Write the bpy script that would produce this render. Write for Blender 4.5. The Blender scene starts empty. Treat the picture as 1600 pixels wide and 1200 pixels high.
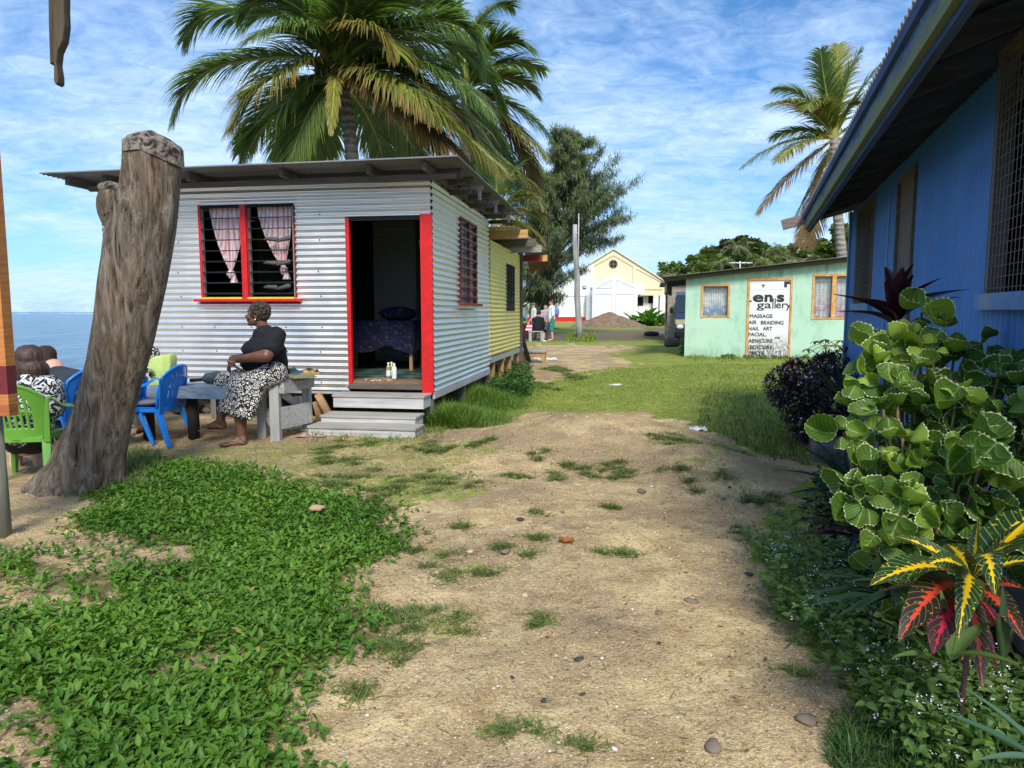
import bpy, math, random
import numpy as np
from mathutils import Vector, Matrix, noise
random.seed(7); RG = np.random.default_rng(11)
SC = bpy.context.scene
COL = SC.collection
R = math.radians
# ------------------------------------------------------------------ camera
CAMH = 1.45; FPX = 1110.0; HORY = 487.0
PITCH = math.atan((600-HORY)/FPX)
CP, SP = math.cos(PITCH), math.sin(PITCH)
cd = bpy.data.cameras.new('camera'); cam = bpy.data.objects.new('camera', cd); COL.objects.link(cam)
cam.location = (0, 0, CAMH); cam.rotation_euler = (R(90)-PITCH, 0, 0)
cd.sensor_width = 36; cd.lens = FPX/1600*36; cd.clip_start = 0.05; cd.clip_end = 40000
SC.camera = cam
def ray(px, py):
    xp = (px-800)/FPX; yp = (600-py)/FPX
    return Vector((xp, CP+yp*SP, -SP+yp*CP))
def P(px, py, Y):                       # a point of the place at depth Y
    d = ray(px, py); return Vector((0, 0, CAMH))+d*(Y/d.y)
def Gz(px, py, z=0.0):
    d = ray(px, py); return Vector((0, 0, CAMH))+d*((z-CAMH)/d.z)
def proj(x, y, z):
    z = z-CAMH
    fw = y*CP-z*SP; up = y*SP+z*CP
    return 800+FPX*x/fw, 600-FPX*up/fw
def sstep(a, b, v):
    t = np.clip((v-a)/(b-a), 0, 1); return t*t*(3-2*t)
# ------------------------------------------------------------------ ground height
BY = [-40, 0, 5, 8, 14, 31, 45, 58, 100, 200, 400, 900]
BZ = [0, 0, .03, .07, .12, .16, .42, .66, 1.2, 3.0, 5.0, 8.0]
def H(x, y):
    x = np.asarray(x, float); y = np.asarray(y, float)
    z = np.interp(y, BY, BZ)
    z = z + .12*sstep(3.2, 4.6, x)*sstep(13, 17, y)*(1-sstep(24, 32, y))
    fy = np.where(y < 7.5, 1.0, .50)
    z = z + .31*np.exp(-((x-.85)/1.25)**2-((y-7.5)/fy)**2)
    fy = np.where(y < 6.2, .8, .5)
    z = z + .17*np.exp(-((x-1.75)/.6)**2-((y-6.1)/fy)**2)
    z = z + .05*np.exp(-((x+.1)/1.0)**2-((y-5.6)/.6)**2)
    z = z - .06*np.exp(-((x-2.6)/.5)**2-((y-7.2)/1.5)**2)
    z = z + .07*np.exp(-((x-.05)/.45)**2-((y-9.6)/1.2)**2)*0
    near = 1-sstep(12, 30, y)
    z = z + near*(.012*np.sin(x*2.1+1.3*np.sin(y*1.7))+.010*np.sin(y*2.9+x*1.1)+.006*np.sin(x*5.3+y*3.1)+.004*np.sin(x*9.7-y*8.3))
    # the shore falls to the sea
    xs = -6.3+.0*y
    k = sstep(0, 3.5, xs-x); z = z*(1-k) - 1.6*k-.02*np.clip(xs-x, 0, 60)
    # wooded hill far off
    z = z + 9*np.exp(-((x-62)/38)**2-((y-150)/34)**2)
    return z
def Hs(x, y): return float(H(x, y))
# ------------------------------------------------------------------ tags
def tag(o, label=None, cat=None, group=None, kind=None):
    if label: o['label'] = label
    if cat: o['category'] = cat
    if group: o['group'] = group
    if kind: o['kind'] = kind
    return o
def thing(name, label, cat, loc=(0, 0, 0), rz=0.0, group=None):
    o = bpy.data.objects.new(name, None); COL.objects.link(o)
    o.location = loc; o.rotation_euler = (0, 0, rz); o.empty_display_size = .1
    return tag(o, label, cat, group)
def link(name, me, parent=None, loc=None):
    o = bpy.data.objects.new(name, me); COL.objects.link(o)
    if parent is not None: o.parent = parent
    if loc is not None: o.location = loc
    return o
def copy_tree(o, parent=None):
    c = o.copy(); COL.objects.link(c)
    if parent is not None: c.parent = parent
    for ch in KIDS(o): copy_tree(ch, c)
    return c
def KIDS(o): return [x for x in bpy.data.objects if x.parent == o]
# ------------------------------------------------------------------ hard-surface builder
class MB:
    def __init__(s): s.v = []; s.f = []; s.m = []; s.sm = []
    def add(s, vs, fs, m=0, smooth=False):
        b = len(s.v); s.v += [tuple(v) for v in vs]
        for f in fs: s.f.append(tuple(b+i for i in f)); s.m.append(m); s.sm.append(smooth)
        return s
    def box(s, x0, x1, y0, y1, z0, z1, m=0, M=None):
        vs = [Vector((x, y, z)) for z in (z0, z1) for y in (y0, y1) for x in (x0, x1)]
        if M is not None: vs = [M@v for v in vs]
        return s.add(vs, [(0, 2, 3, 1), (4, 5, 7, 6), (0, 1, 5, 4), (2, 6, 7, 3), (0, 4, 6, 2), (1, 3, 7, 5)], m)
    def bar(s, a, b, w, h, m=0, up=(0, 0, 1), w2=None, h2=None):   # box beam from a to b
        a = Vector(a); b = Vector(b); d = (b-a).normalized(); up = Vector(up)
        if abs(d.dot(up)) > .98: up = Vector((0, 1, 0))
        sx = d.cross(up).normalized(); sz = sx.cross(d)
        w2 = w if w2 is None else w2; h2 = h if h2 is None else h2
        vs = []
        for p, ww, hh in ((a, w, h), (b, w2, h2)):
            for i, j in ((-1, -1), (1, -1), (1, 1), (-1, 1)): vs.append(p+sx*(ww/2*i)+sz*(hh/2*j))
        return s.add(vs, [(0, 1, 2, 3), (7, 6, 5, 4), (0, 4, 5, 1), (1, 5, 6, 2), (2, 6, 7, 3), (3, 7, 4, 0)], m)
    def tube(s, pts, rad, n=8, m=0, cap=True, sq=None):
        pts = [Vector(p) for p in pts]; k = len(pts)
        if not hasattr(rad, '__len__'): rad = [rad]*k
        d0 = (pts[1]-pts[0]).normalized(); up = Vector((0, 0, 1)) if abs(d0.z) < .9 else Vector((1, 0, 0))
        sx = d0.cross(up).normalized(); vs = []
        for i, p in enumerate(pts):
            d = (pts[min(i+1, k-1)]-pts[max(i-1, 0)]).normalized()
            sx = (sx-d*sx.dot(d)).normalized(); sz = sx.cross(d)
            for j in range(n):
                a = 2*math.pi*j/n; r = rad[i]
                if sq: r2 = r*sq
                else: r2 = r
                vs.append(p+sx*(math.cos(a)*r)+sz*(math.sin(a)*r2))
        fs = [(i*n+j, i*n+(j+1) % n, (i+1)*n+(j+1) % n, (i+1)*n+j) for i in range(k-1) for j in range(n)]
        s.add(vs, fs, m, True)
        if cap:
            b = len(s.v)-len(vs)
            s.f.append(tuple(b+j for j in range(n))[::-1]); s.m.append(m); s.sm.append(False)
            s.f.append(tuple(b+(k-1)*n+j for j in range(n))); s.m.append(m); s.sm.append(False)
        return s
    def lathe(s, prof, c=(0, 0, 0), n=16, m=0, M=None, smooth=True):
        vs = []
        for r, z in prof:
            for j in range(n):
                a = 2*math.pi*j/n; v = Vector((c[0]+math.cos(a)*r, c[1]+math.sin(a)*r, c[2]+z)); vs.append(M@v if M is not None else v)
        fs = [(i*n+j, i*n+(j+1) % n, (i+1)*n+(j+1) % n, (i+1)*n+j) for i in range(len(prof)-1) for j in range(n)]
        return s.add(vs, fs, m, smooth)
    def ball(s, c, r, n=12, m=0, M=None, jit=0):
        if not hasattr(r, '__len__'): r = (r, r, r)
        vs = []; k = n//2
        for i in range(k+1):
            th = math.pi*i/k
            for j in range(n):
                a = 2*math.pi*j/n; q = Vector((math.sin(th)*math.cos(a), math.sin(th)*math.sin(a), math.cos(th)))
                q = q*(1+jit*noise.noise(q*2+Vector(c)*7)) if jit else q
                v = Vector((c[0]+q.x*r[0], c[1]+q.y*r[1], c[2]+q.z*r[2])); vs.append(M@v if M is not None else v)
        fs = [(i*n+j, (i+1)*n+j, (i+1)*n+(j+1) % n, i*n+(j+1) % n) for i in range(k) for j in range(n)]
        return s.add(vs, fs, m, True)
    def prism(s, poly, y0, y1, m=0, M=None):     # polygon in xz, thickness in y
        n = len(poly); vs = [Vector((x, y, z)) for y in (y0, y1) for x, z in poly]
        if M is not None: vs = [M@v for v in vs]
        return s.add(vs, [tuple(range(n)), tuple(range(n, 2*n))[::-1]]+[((i+1) % n, i, n+i, n+(i+1) % n) for i in range(n)], m)
    def mesh(s, name, mats, bevel=0):
        me = bpy.data.meshes.new(name); me.from_pydata(s.v, [], s.f)
        me.polygons.foreach_set('material_index', s.m); me.polygons.foreach_set('use_smooth', s.sm)
        for q in (mats if isinstance(mats, (list, tuple)) else [mats]): me.materials.append(q)
        me.update(); return me
    def build(s, name, mats, parent=None, bevel=0, loc=None, subs=0):
        o = link(name, s.mesh(name, mats), parent, loc)
        if bevel:
            b = o.modifiers.new('b', 'BEVEL'); b.width = bevel; b.segments = 2; b.limit_method = 'ANGLE'; b.angle_limit = R(40)
        if subs:
            b = o.modifiers.new('s', 'SUBSURF'); b.levels = subs; b.render_levels = subs
        return o
# ------------------------------------------------------------------ vectorised instancing into ONE mesh (leaves of one crown, one frond ...)
class NB:
    def __init__(s): s.V = []; s.L = []; s.S = []; s.U = []; s.A = []; s.Mi = []; s.n = 0
    def add(s, tpl, T, Rm, sc=None, rnd=None, mi=0):
        V, F, UV = tpl; n = len(T)
        if n == 0: return s
        T = np.asarray(T, float); Rm = np.asarray(Rm, float)
        if sc is None: sc = np.ones(n)
        sc = np.asarray(sc, float)
        W = V[None, :, :]*(sc[:, None, None] if sc.ndim == 1 else sc[:, None, :])
        W = np.einsum('nij,nkj->nki', Rm, W)+T[:, None, :]
        k = len(V)
        if rnd is None: rnd = RG.random(n)
        s.V.append(W.reshape(-1, 3)); flat = np.concatenate([np.array(f) for f in F]); sizes = np.array([len(f) for f in F])
        off = s.n+np.arange(n)*k
        s.L.append((flat[None, :]+off[:, None]).ravel()); s.S.append(np.tile(sizes, n))
        s.U.append(np.tile(UV[flat], (n, 1))); s.A.append(np.repeat(rnd, len(sizes))); s.Mi.append(np.full(n*len(sizes), mi, np.int32))
        s.n += n*k; return s
    def raw(s, V, F, UV=None, rnd=.5, mi=0):
        V = np.asarray(V, float)
        if UV is None: UV = np.zeros((len(V), 2))
        flat = np.concatenate([np.array(f) for f in F]); sizes = np.array([len(f) for f in F])
        s.V.append(V); s.L.append(flat+s.n); s.S.append(sizes); s.U.append(np.asarray(UV)[flat]); s.A.append(np.full(len(F), rnd)); s.Mi.append(np.full(len(F), mi, np.int32)); s.n += len(V); return s
    def build(s, name, mats, parent=None, smooth=True):
        V = np.concatenate(s.V); L = np.concatenate(s.L).astype(np.int32); S = np.concatenate(s.S).astype(np.int32)
        me = bpy.data.meshes.new(name); me.vertices.add(len(V)); me.vertices.foreach_set('co', V.astype(np.float32).ravel())
        me.loops.add(len(L)); me.loops.foreach_set('vertex_index', L)
        me.polygons.add(len(S)); st = np.concatenate([[0], np.cumsum(S)[:-1]]).astype(np.int32)
        me.polygons.foreach_set('loop_start', st)
        me.polygons.foreach_set('use_smooth', np.full(len(S), smooth)); me.polygons.foreach_set('material_index', np.concatenate(s.Mi))
        uv = me.uv_layers.new(name='UVMap'); uv.data.foreach_set('uv', np.concatenate(s.U).astype(np.float32).ravel())
        a = me.attributes.new('rnd', 'FLOAT', 'FACE'); a.data.foreach_set('value', np.concatenate(s.A).astype(np.float32))
        for q in (mats if isinstance(mats, (list, tuple)) else [mats]): me.materials.append(q)
        me.update(calc_edges=True); me.validate()
        return link(name, me, parent)
def leaf_tpl(w=.3, n=4, fold=.12, droop=.25, prof=None, cols=2, stem=0.0, cup=0.0, wav=0.0):
    """leaf along +x, length 1, face up +z; cols half columns each side"""
    V = []; UV = []; F = []
    C = 2*cols
    for i in range(n+1):
        t = i/n
        hw = (prof(t) if prof else math.sin(math.pi*min(1, t**.8*.97+.03))**.8)*w/2
        for j in range(C+1):
            u = -1+2*j/C
            x = stem+t*(1-stem); y = u*hw
            z = abs(u)*hw*fold*2-droop*t*t+cup*(u*u)*hw+wav*math.sin(t*14)*u*hw
            V.append((x, y, z)); UV.append((j/C, t))
    for i in range(n):
        for j in range(C):
            a = i*(C+1)+j; F.append((a, a+1, a+C+2, a+C+1))
    return np.array(V), F, np.array(UV)
def rots(az, pitch, roll=None):
    """rotation matrices: leaf +x turned to azimuth az, raised by pitch, rolled"""
    az = np.asarray(az, float); pitch = np.asarray(pitch, float); n = len(az)
    roll = np.zeros(n) if roll is None else np.asarray(roll, float)
    ca, sa, cp, sp, cr, sr = np.cos(az), np.sin(az), np.cos(pitch), np.sin(pitch), np.cos(roll), np.sin(roll)
    X = np.stack([ca*cp, sa*cp, sp], 1); Y0 = np.stack([-sa, ca, np.zeros(n)], 1); Z0 = np.cross(X, Y0)
    Y = Y0*cr[:, None]+Z0*sr[:, None]; Z = np.cross(X, Y)
    return np.stack([X, Y, Z], 2)
def dirs_rot(D, upv=None):
    """rotation matrices with +x along D and +z near upv"""
    D = np.asarray(D, float); D = D/np.linalg.norm(D, axis=1, keepdims=True)
    U = np.tile([0, 0, 1.0], (len(D), 1)) if upv is None else np.asarray(upv, float)
    Y = np.cross(U, D); ln = np.linalg.norm(Y, axis=1, keepdims=True); Y = np.where(ln < 1e-4, np.array([[0, 1.0, 0]]), Y/np.maximum(ln, 1e-6))
    Z = np.cross(D, Y); return np.stack([D, Y, Z], 2)
# ------------------------------------------------------------------ materials
class NT:
    def __init__(s, name):
        s.m = bpy.data.materials.new(name); s.m.use_nodes = True; s.t = s.m.node_tree; s.t.nodes.clear()
        s.o = s.n('ShaderNodeOutputMaterial'); s.b = s.n('ShaderNodeBsdfPrincipled'); s.l(s.b.outputs[0], s.o.inputs[0])
    def n(s, k, **kw):
        q = s.t.nodes.new(k)
        for a, v in kw.items():
            if a in q.inputs.keys() if hasattr(q.inputs, 'keys') else False: pass
            setattr(q, a, v)
        return q
    def l(s, a, b): s.t.links.new(a, b)
    def put(s, sock, v):
        if hasattr(v, 'type') and hasattr(v, 'links'): s.l(v, sock)
        else:
            if isinstance(v, (tuple, list)) and len(v) == 3 and sock.type == 'RGBA': v = (*v, 1)
            sock.default_value = v
    def obj(s): return s.n('ShaderNodeTexCoord').outputs['Object']
    def uv(s): return s.n('ShaderNodeTexCoord').outputs['UV']
    def world(s): return s.n('ShaderNodeNewGeometry').outputs['Position']
    def attr(s, name, o='Fac'): q = s.n('ShaderNodeAttribute'); q.attribute_name = name; return q.outputs[o]
    def mapv(s, v, sc=(1, 1, 1), loc=(0, 0, 0), rot=(0, 0, 0)):
        q = s.n('ShaderNodeMapping'); s.l(v, q.inputs[0]); q.inputs['Scale'].default_value = sc; q.inputs['Location'].default_value = loc; q.inputs['Rotation'].default_value = rot; return q.outputs[0]
    def noise(s, v, sc=5, det=4, rough=.55, dist=0, o='Fac'):
        q = s.n('ShaderNodeTexNoise'); s.l(v, q.inputs['Vector']); q.inputs['Scale'].default_value = sc; q.inputs['Detail'].default_value = det; q.inputs['Roughness'].default_value = rough; q.inputs['Distortion'].default_value = dist; return q.outputs[o]
    def voro(s, v, sc=5, o='Distance', rand=1, feat='F1'):
        q = s.n('ShaderNodeTexVoronoi'); q.feature = feat; s.l(v, q.inputs['Vector']); q.inputs['Scale'].default_value = sc; q.inputs['Randomness'].default_value = rand; return q.outputs[o]
    def ramp(s, f, st, mode='LINEAR'):
        q = s.n('ShaderNodeValToRGB'); q.color_ramp.interpolation = mode; e = q.color_ramp.elements
        while len(e) < len(st): e.new(.5)
        for a, (p, c) in zip(e, st):
            a.position = p; a.color = (c, c, c, 1) if not hasattr(c, '__len__') else (*c, 1)
        s.l(f, q.inputs[0]); return q.outputs[0]
    def mix(s, f, a, b, bt='MIX'):
        q = s.n('ShaderNodeMix'); q.data_type = 'RGBA'; q.blend_type = bt
        s.put(q.inputs[0], f); s.put(q.inputs[6], a); s.put(q.inputs[7], b); return q.outputs[2]
    def math(s, op, a, b=0.0, c=None):
        q = s.n('ShaderNodeMath'); q.operation = op; s.put(q.inputs[0], a); s.put(q.inputs[1], b)
        if c is not None: s.put(q.inputs[2], c)
        return q.outputs[0]
    def sep(s, v): q = s.n('ShaderNodeSeparateXYZ'); s.l(v, q.inputs[0]); return q.outputs
    def bump(s, h, st=.3, d=.01, nrm=None):
        q = s.n('ShaderNodeBump'); s.put(q.inputs['Strength'], st); q.inputs['Distance'].default_value = d; s.l(h, q.inputs['Height'])
        if nrm is not None: s.l(nrm, q.inputs['Normal'])
        s.l(q.outputs[0], s.b.inputs['Normal']); return q.outputs[0]
    def set(s, **kw):
        for k, v in kw.items(): s.put(s.b.inputs[{'col': 'Base Color', 'rough': 'Roughness', 'metal': 'Metallic', 'spec': 'Specular IOR Level', 'trans': 'Transmission Weight', 'alpha': 'Alpha', 'coat': 'Coat Weight', 'sheen': 'Sheen Weight'}[k]], v)
        return s.m
def M_plain(name, c, rough=.6, var=.15, sc=8, spec=.3, metal=0, bump=.1, dirt=None):
    t = NT(name); o = t.obj(); n1 = t.noise(o, sc, 5, .6)
    k = t.ramp(n1, [(.3, 1-var), (.7, 1+var)])
    c1 = t.mix(1.0, c, k, 'MULTIPLY')
    if dirt: c1 = t.mix(t.ramp(t.noise(o, sc*.4, 6, .7), [(.5, 0), (.75, .8)]), c1, dirt)
    if bump: t.bump(t.noise(o, sc*6, 3), bump, .004)
    return t.set(col=c1, rough=rough, spec=spec, metal=metal)
def M_leaf(name, ca, cb, trans=.35, rough=.5, vein=0, tip=None, spec=.35, extra=None):
    """foliage: colour differs from leaf to leaf (attribute rnd); light passes through"""
    t = NT(name); r = t.attr('rnd'); c = t.mix(r, ca, cb)
    uv = t.uv(); xyz = t.sep(uv)
    if vein:
        mid = t.math('ABSOLUTE', t.math('SUBTRACT', xyz[0], .5))
        c = t.mix(t.math('MULTIPLY', t.math('LESS_THAN', mid, .035), vein), c, tuple(min(1, q*2.2+.03) for q in cb))
    if tip: c = t.mix(t.ramp(t.math('ADD', xyz[1], t.math('MULTIPLY', r, .3)), [(.75, 0), (1.1, 1)]), c, tip)
    if extra: c = t.mix(t.math('GREATER_THAN', t.math('FRACT', t.math('MULTIPLY', r, 17.3)), 1-extra[0]), c, extra[1])
    t.set(col=c, rough=rough, spec=spec)
    if trans:
        tr = t.n('ShaderNodeBsdfTranslucent'); t.l(t.mix(1.0, c, (1.25, 1.35, .55), 'MULTIPLY'), tr.inputs[0])
        ms = t.n('ShaderNodeMixShader'); ms.inputs[0].default_value = trans; t.l(t.b.outputs[0], ms.inputs[1]); t.l(tr.outputs[0], ms.inputs[2]); t.l(ms.outputs[0], t.o.inputs[0])
    return t.m
def M_wood(name, c1, c2, axis='x', sc=1.0, rough=.85, bump=.5, dark=(.03, .025, .02), crack=.5):
    t = NT(name); o = t.obj(); s_ = {'x': (.6, 12, 12), 'y': (12, .6, 12), 'z': (12, 12, .6)}[axis]
    v = t.mapv(o, tuple(q*sc for q in s_)); n1 = t.noise(v, 2.2, 6, .65, .4); n2 = t.noise(o, 3*sc, 4)
    c = t.mix(t.ramp(n1, [(.3, 0), (.7, 1)]), c1, c2); c = t.mix(t.ramp(n1, [(.28, crack), (.40, 0)]), c, dark)
    c = t.mix(t.ramp(n2, [(.4, 0), (.8, .35)]), c, tuple(q*.6 for q in c1))
    t.bump(n1, bump, .006); return t.set(col=c, rough=rough, spec=.2)
# ------------------------------------------------------------------ smooth bodies out of tapered limbs
def capsule(mb, a, b, ra, rb, n=14):
    a = Vector(a); b = Vector(b); d = b-a; L = d.length
    q = d.to_track_quat('Z', 'Y').to_matrix() if L > 1e-6 else Matrix.Identity(3)
    prof = [(math.sin(t)*ra, -math.cos(t)*ra) for t in (0.01, .5, 1.0, math.pi/2)]+[(math.cos(t)*rb, L+math.sin(t)*rb) for t in (0, .55, 1.05, math.pi/2-.01)]
    vs = [a+q@Vector((r*math.cos(2*math.pi*j/n), r*math.sin(2*math.pi*j/n), z)) for r, z in prof for j in range(n)]
    k = len(prof); fs = [(i*n+j, i*n+(j+1) % n, (i+1)*n+(j+1) % n, (i+1)*n+j) for i in range(k-1) for j in range(n)]
    fs += [tuple(range(n))[::-1], tuple((k-1)*n+j for j in range(n))]
    mb.add(vs, fs, 0, True)
def ellip(mb, c, r, M=None, n=16):
    vs = []; k = n//2; c = Vector(c)
    for i in range(1, k):
        th = math.pi*i/k
        for j in range(n):
            a = 2*math.pi*j/n; v = Vector((math.sin(th)*math.cos(a)*r[0], math.sin(th)*math.sin(a)*r[1], math.cos(th)*r[2]))
            vs.append(c+(M@v if M is not None else v))
    fs = [(i*n+j, (i+1)*n+j, (i+1)*n+(j+1) % n, i*n+(j+1) % n) for i in range(k-2) for j in range(n)]
    fs += [tuple(range(n)), tuple((k-2)*n+j for j in range(n))[::-1]]
    mb.add(vs, fs, 0, True)
def fuse(name, mb, mats, parent=None, vox=.012, smooth=6, disp=None):
    me = mb.mesh('tmp', mats); o = bpy.data.objects.new('tmp', me); COL.objects.link(o)
    r = o.modifiers.new('r', 'REMESH'); r.mode = 'VOXEL'; r.voxel_size = vox; r.use_smooth_shade = True
    if smooth:
        s_ = o.modifiers.new('s', 'SMOOTH'); s_.factor = .5; s_.iterations = smooth
    dg = bpy.context.evaluated_depsgraph_get(); ev = o.evaluated_get(dg)
    m2 = bpy.data.meshes.new_from_object(ev, depsgraph=dg); m2.name = name
    bpy.data.objects.remove(o); bpy.data.meshes.remove(me)
    if disp:
        co = np.empty(len(m2.vertices)*3, np.float32); m2.vertices.foreach_get('co', co); co = co.reshape(-1, 3)
        nr = np.empty(len(m2.vertices)*3, np.float32); m2.vertices.foreach_get('normal', nr); nr = nr.reshape(-1, 3)
        for i in range(len(co)): co[i] += nr[i]*disp(co[i])
        m2.vertices.foreach_set('co', co.ravel())
    m2.polygons.foreach_set('use_smooth', [True]*len(m2.polygons)); m2.update()
    return link(name, m2, parent)
def text_mesh(body, size, bold=0.0, extr=.001):
    cu = bpy.data.curves.new('t', 'FONT'); cu.body = body; cu.size = size; cu.offset = bold; cu.extrude = extr
    o = bpy.data.objects.new('t', cu); COL.objects.link(o); bpy.context.view_layer.update()
    me = bpy.data.meshes.new_from_object(o.evaluated_get(bpy.context.evaluated_depsgraph_get()))
    bpy.data.objects.remove(o); bpy.data.curves.remove(cu); return me
def add_text(mb, body, x, z, y, size, width=None, bold=0.0, m=0, shear=0, rot=0.0, fat=0):
    """lettering standing in the xz plane facing -y; x,z the left end of the base line"""
    me = text_mesh(body, size, bold); vs = [v.co.copy() for v in me.vertices]
    if not vs: return
    x0 = min(v.x for v in vs); x1 = max(v.x for v in vs); k = (width/(x1-x0)) if width else 1
    c, s_ = math.cos(rot), math.sin(rot); out = []
    for v in vs:
        a = (v.x-x0)*k+shear*v.y; b = v.y; out.append((x+a*c-b*s_, y-v.z, z+a*s_+b*c))
    fs = [tuple(p.vertices) for p in me.polygons]; sh = [(0, 0)]
    for i, (dx, dz) in enumerate(sh if not fat else [(0, 0), (fat, 0), (-fat, 0), (0, fat), (0, -fat), (fat*.7, fat*.7), (-fat*.7, fat*.7), (fat*.7, -fat*.7), (-fat*.7, -fat*.7)]): mb.add([(p[0]+dx, p[1]-.0004*i, p[2]+dz) for p in out], fs, m)
    bpy.data.meshes.remove(me)
def corr(mb, u0, u1, v0, v1, org, U, V, N, pitch=.076, amp=.009, m=0, seg=6, nu=1, holes=(), phase=0.0, wob=0.004):
    """corrugated sheet: ribs run along U, waves march along V; rectangular holes (u0,u1,v0,v1) are left open"""
    org, U, V, N = Vector(org), Vector(U), Vector(V), Vector(N)
    us = sorted({u0, u1, *[min(max(h[i], u0), u1) for h in holes for i in (0, 1)]})
    ext = []
    for a, b in zip(us, us[1:]):
        k = max(1, int((b-a)/.6*nu)); ext += [a+(b-a)*i/k for i in range(k)]
    us = ext+[u1]
    step = pitch/seg
    vs_ = sorted({round(v0+i*step, 6) for i in range(int((v1-v0)/step)+1)}|{v1}|{min(max(h[i], v0), v1) for h in holes for i in (2, 3)})
    b = len(mb.v)
    for v in vs_:
        w = amp*math.sin(2*math.pi*(v-phase)/pitch)
        for u in us:
            d = w+wob*noise.noise(Vector((u*1.3, v*1.1, 3.1)))
            mb.v.append(tuple(org+U*u+V*v+N*d))
    n = len(us)
    for i in range(len(vs_)-1):
        vc = (vs_[i]+vs_[i+1])/2
        for j in range(n-1):
            uc = (us[j]+us[j+1])/2
            if any(h[0] < uc < h[1] and h[2] < vc < h[3] for h in holes): continue
            mb.f.append((b+i*n+j, b+i*n+j+1, b+(i+1)*n+j+1, b+(i+1)*n+j)); mb.m.append(m); mb.sm.append(True)
# ================================================================== light and sky
SUN_AZ = math.atan2(-1, .13); SUN_EL = R(43)
w = bpy.data.worlds.new('World'); SC.world = w; w.use_nodes = True; nt = w.node_tree; nt.nodes.clear()
def wn(k): return nt.nodes.new(k)
def wl(a, b): nt.links.new(a, b)
sky = wn('ShaderNodeTexSky'); sky.sky_type = 'NISHITA'; sky.sun_disc = False
sky.sun_elevation = SUN_EL; sky.sun_rotation = math.atan2(.13, -1); sky.air_density = 1.0; sky.dust_density = .6; sky.ozone_density = 1.6
tc = wn('ShaderNodeTexCoord'); sp = wn('ShaderNodeSeparateXYZ'); wl(tc.outputs['Generated'], sp.inputs[0])
def wm(op, a, b=0.0):
    q = wn('ShaderNodeMath'); q.operation = op
    for i, v in enumerate((a, b)):
        if hasattr(v, 'links'): wl(v, q.inputs[i])
        else: q.inputs[i].default_value = v
    return q.outputs[0]
zc = wm('MAXIMUM', sp.outputs[2], 0.0); den = wm('ADD', zc, .20)
cx = wm('DIVIDE', sp.outputs[0], den); cy = wm('DIVIDE', sp.outputs[1], den)
cb = wn('ShaderNodeCombineXYZ'); wl(cx, cb.inputs[0]); wl(cy, cb.inputs[1])
def wnoise(sc, det, rough, dist=0, mp=(1, 1, 1), loc=(0, 0, 0), rot=0):
    m = wn('ShaderNodeMapping'); wl(cb.outputs[0], m.inputs[0]); m.inputs['Scale'].default_value = mp; m.inputs['Location'].default_value = loc; m.inputs['Rotation'].default_value = (0, 0, rot)
    q = wn('ShaderNodeTexNoise'); wl(m.outputs[0], q.inputs[0]); q.inputs['Scale'].default_value = sc; q.inputs['Detail'].default_value = det; q.inputs['Roughness'].default_value = rough; q.inputs['Distortion'].default_value = dist; return q.outputs['Fac']
def wramp(f, st):
    q = wn('ShaderNodeValToRGB'); e = q.color_ramp.elements
    while len(e) < len(st): e.new(.5)
    for a, (p, c) in zip(e, st): a.position = p; a.color = (c, c, c, 1)
    wl(f, q.inputs[0]); return q.outputs[0]
n1 = wnoise(1.5, 7, .62, .5, (1, 1.2, 1), (3.3, 1.2, 0), .4)
n2 = wnoise(9, 6, .68, .9, (1, 1.5, 1), (0, 0, 0), .5)
n3 = wnoise(.55, 3, .5, 0, (1, 1.6, 1), (7, 2, 0))
d1 = wm('ADD', wm('MULTIPLY', n1, .70), wm('MULTIPLY', n2, .30)); d2 = wm('ADD', wm('MULTIPLY', d1, .7), wm('MULTIPLY', n3, .3))
cov = wramp(d2, [(.40, 0.0), (.485, .42), (.57, .88)])
hz = wramp(sp.outputs[2], [(0.0, .45), (.10, .25), (.3, 0.0)])
cov2 = wm('MINIMUM', wm('ADD', cov, wm('MULTIPLY', hz, .6)), .93)
br = wramp(n2, [(.3, .88), (.7, 1.0)])
ccol = wn('ShaderNodeMix'); ccol.data_type = 'RGBA'; ccol.blend_type = 'MULTIPLY'; ccol.inputs[0].default_value = 1; wl(br, ccol.inputs[6]); ccol.inputs[7].default_value = (5.2, 6.8, 9.2, 1)
blu = wn('ShaderNodeMix'); blu.data_type = 'RGBA'; blu.blend_type = 'MULTIPLY'; blu.inputs[0].default_value = 1; wl(sky.outputs[0], blu.inputs[6]); blu.inputs[7].default_value = (.47, .82, 1.14, 1)
mx = wn('ShaderNodeMix'); mx.data_type = 'RGBA'; wl(cov2, mx.inputs[0]); wl(blu.outputs[2], mx.inputs[6]); wl(ccol.outputs[2], mx.inputs[7])
bg = wn('ShaderNodeBackground'); bg.inputs[1].default_value = .122; wl(mx.outputs[2], bg.inputs[0])
wo = wn('ShaderNodeOutputWorld'); wl(bg.outputs[0], wo.inputs[0])
sd = bpy.data.lights.new('sun', 'SUN'); sd.energy = 3.5; sd.angle = R(16); sd.color = (1, .955, .88)
sun = bpy.data.objects.new('sun', sd); COL.objects.link(sun)
sv = Vector((math.cos(SUN_AZ)*math.cos(SUN_EL), math.sin(SUN_AZ)*math.cos(SUN_EL), math.sin(SUN_EL)))
sun.rotation_euler = sv.to_track_quat('Z', 'Y').to_euler()
SC.view_settings.view_transform = 'Standard'; SC.view_settings.look = 'None'; SC.view_settings.gamma = 1; SC.view_settings.exposure = 0.30
SC.cycles.max_bounces = 6; SC.cycles.diffuse_bounces = 3; SC.cycles.glossy_bounces = 3; SC.cycles.transparent_max_bounces = 8; SC.cycles.transmission_bounces = 4
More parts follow.
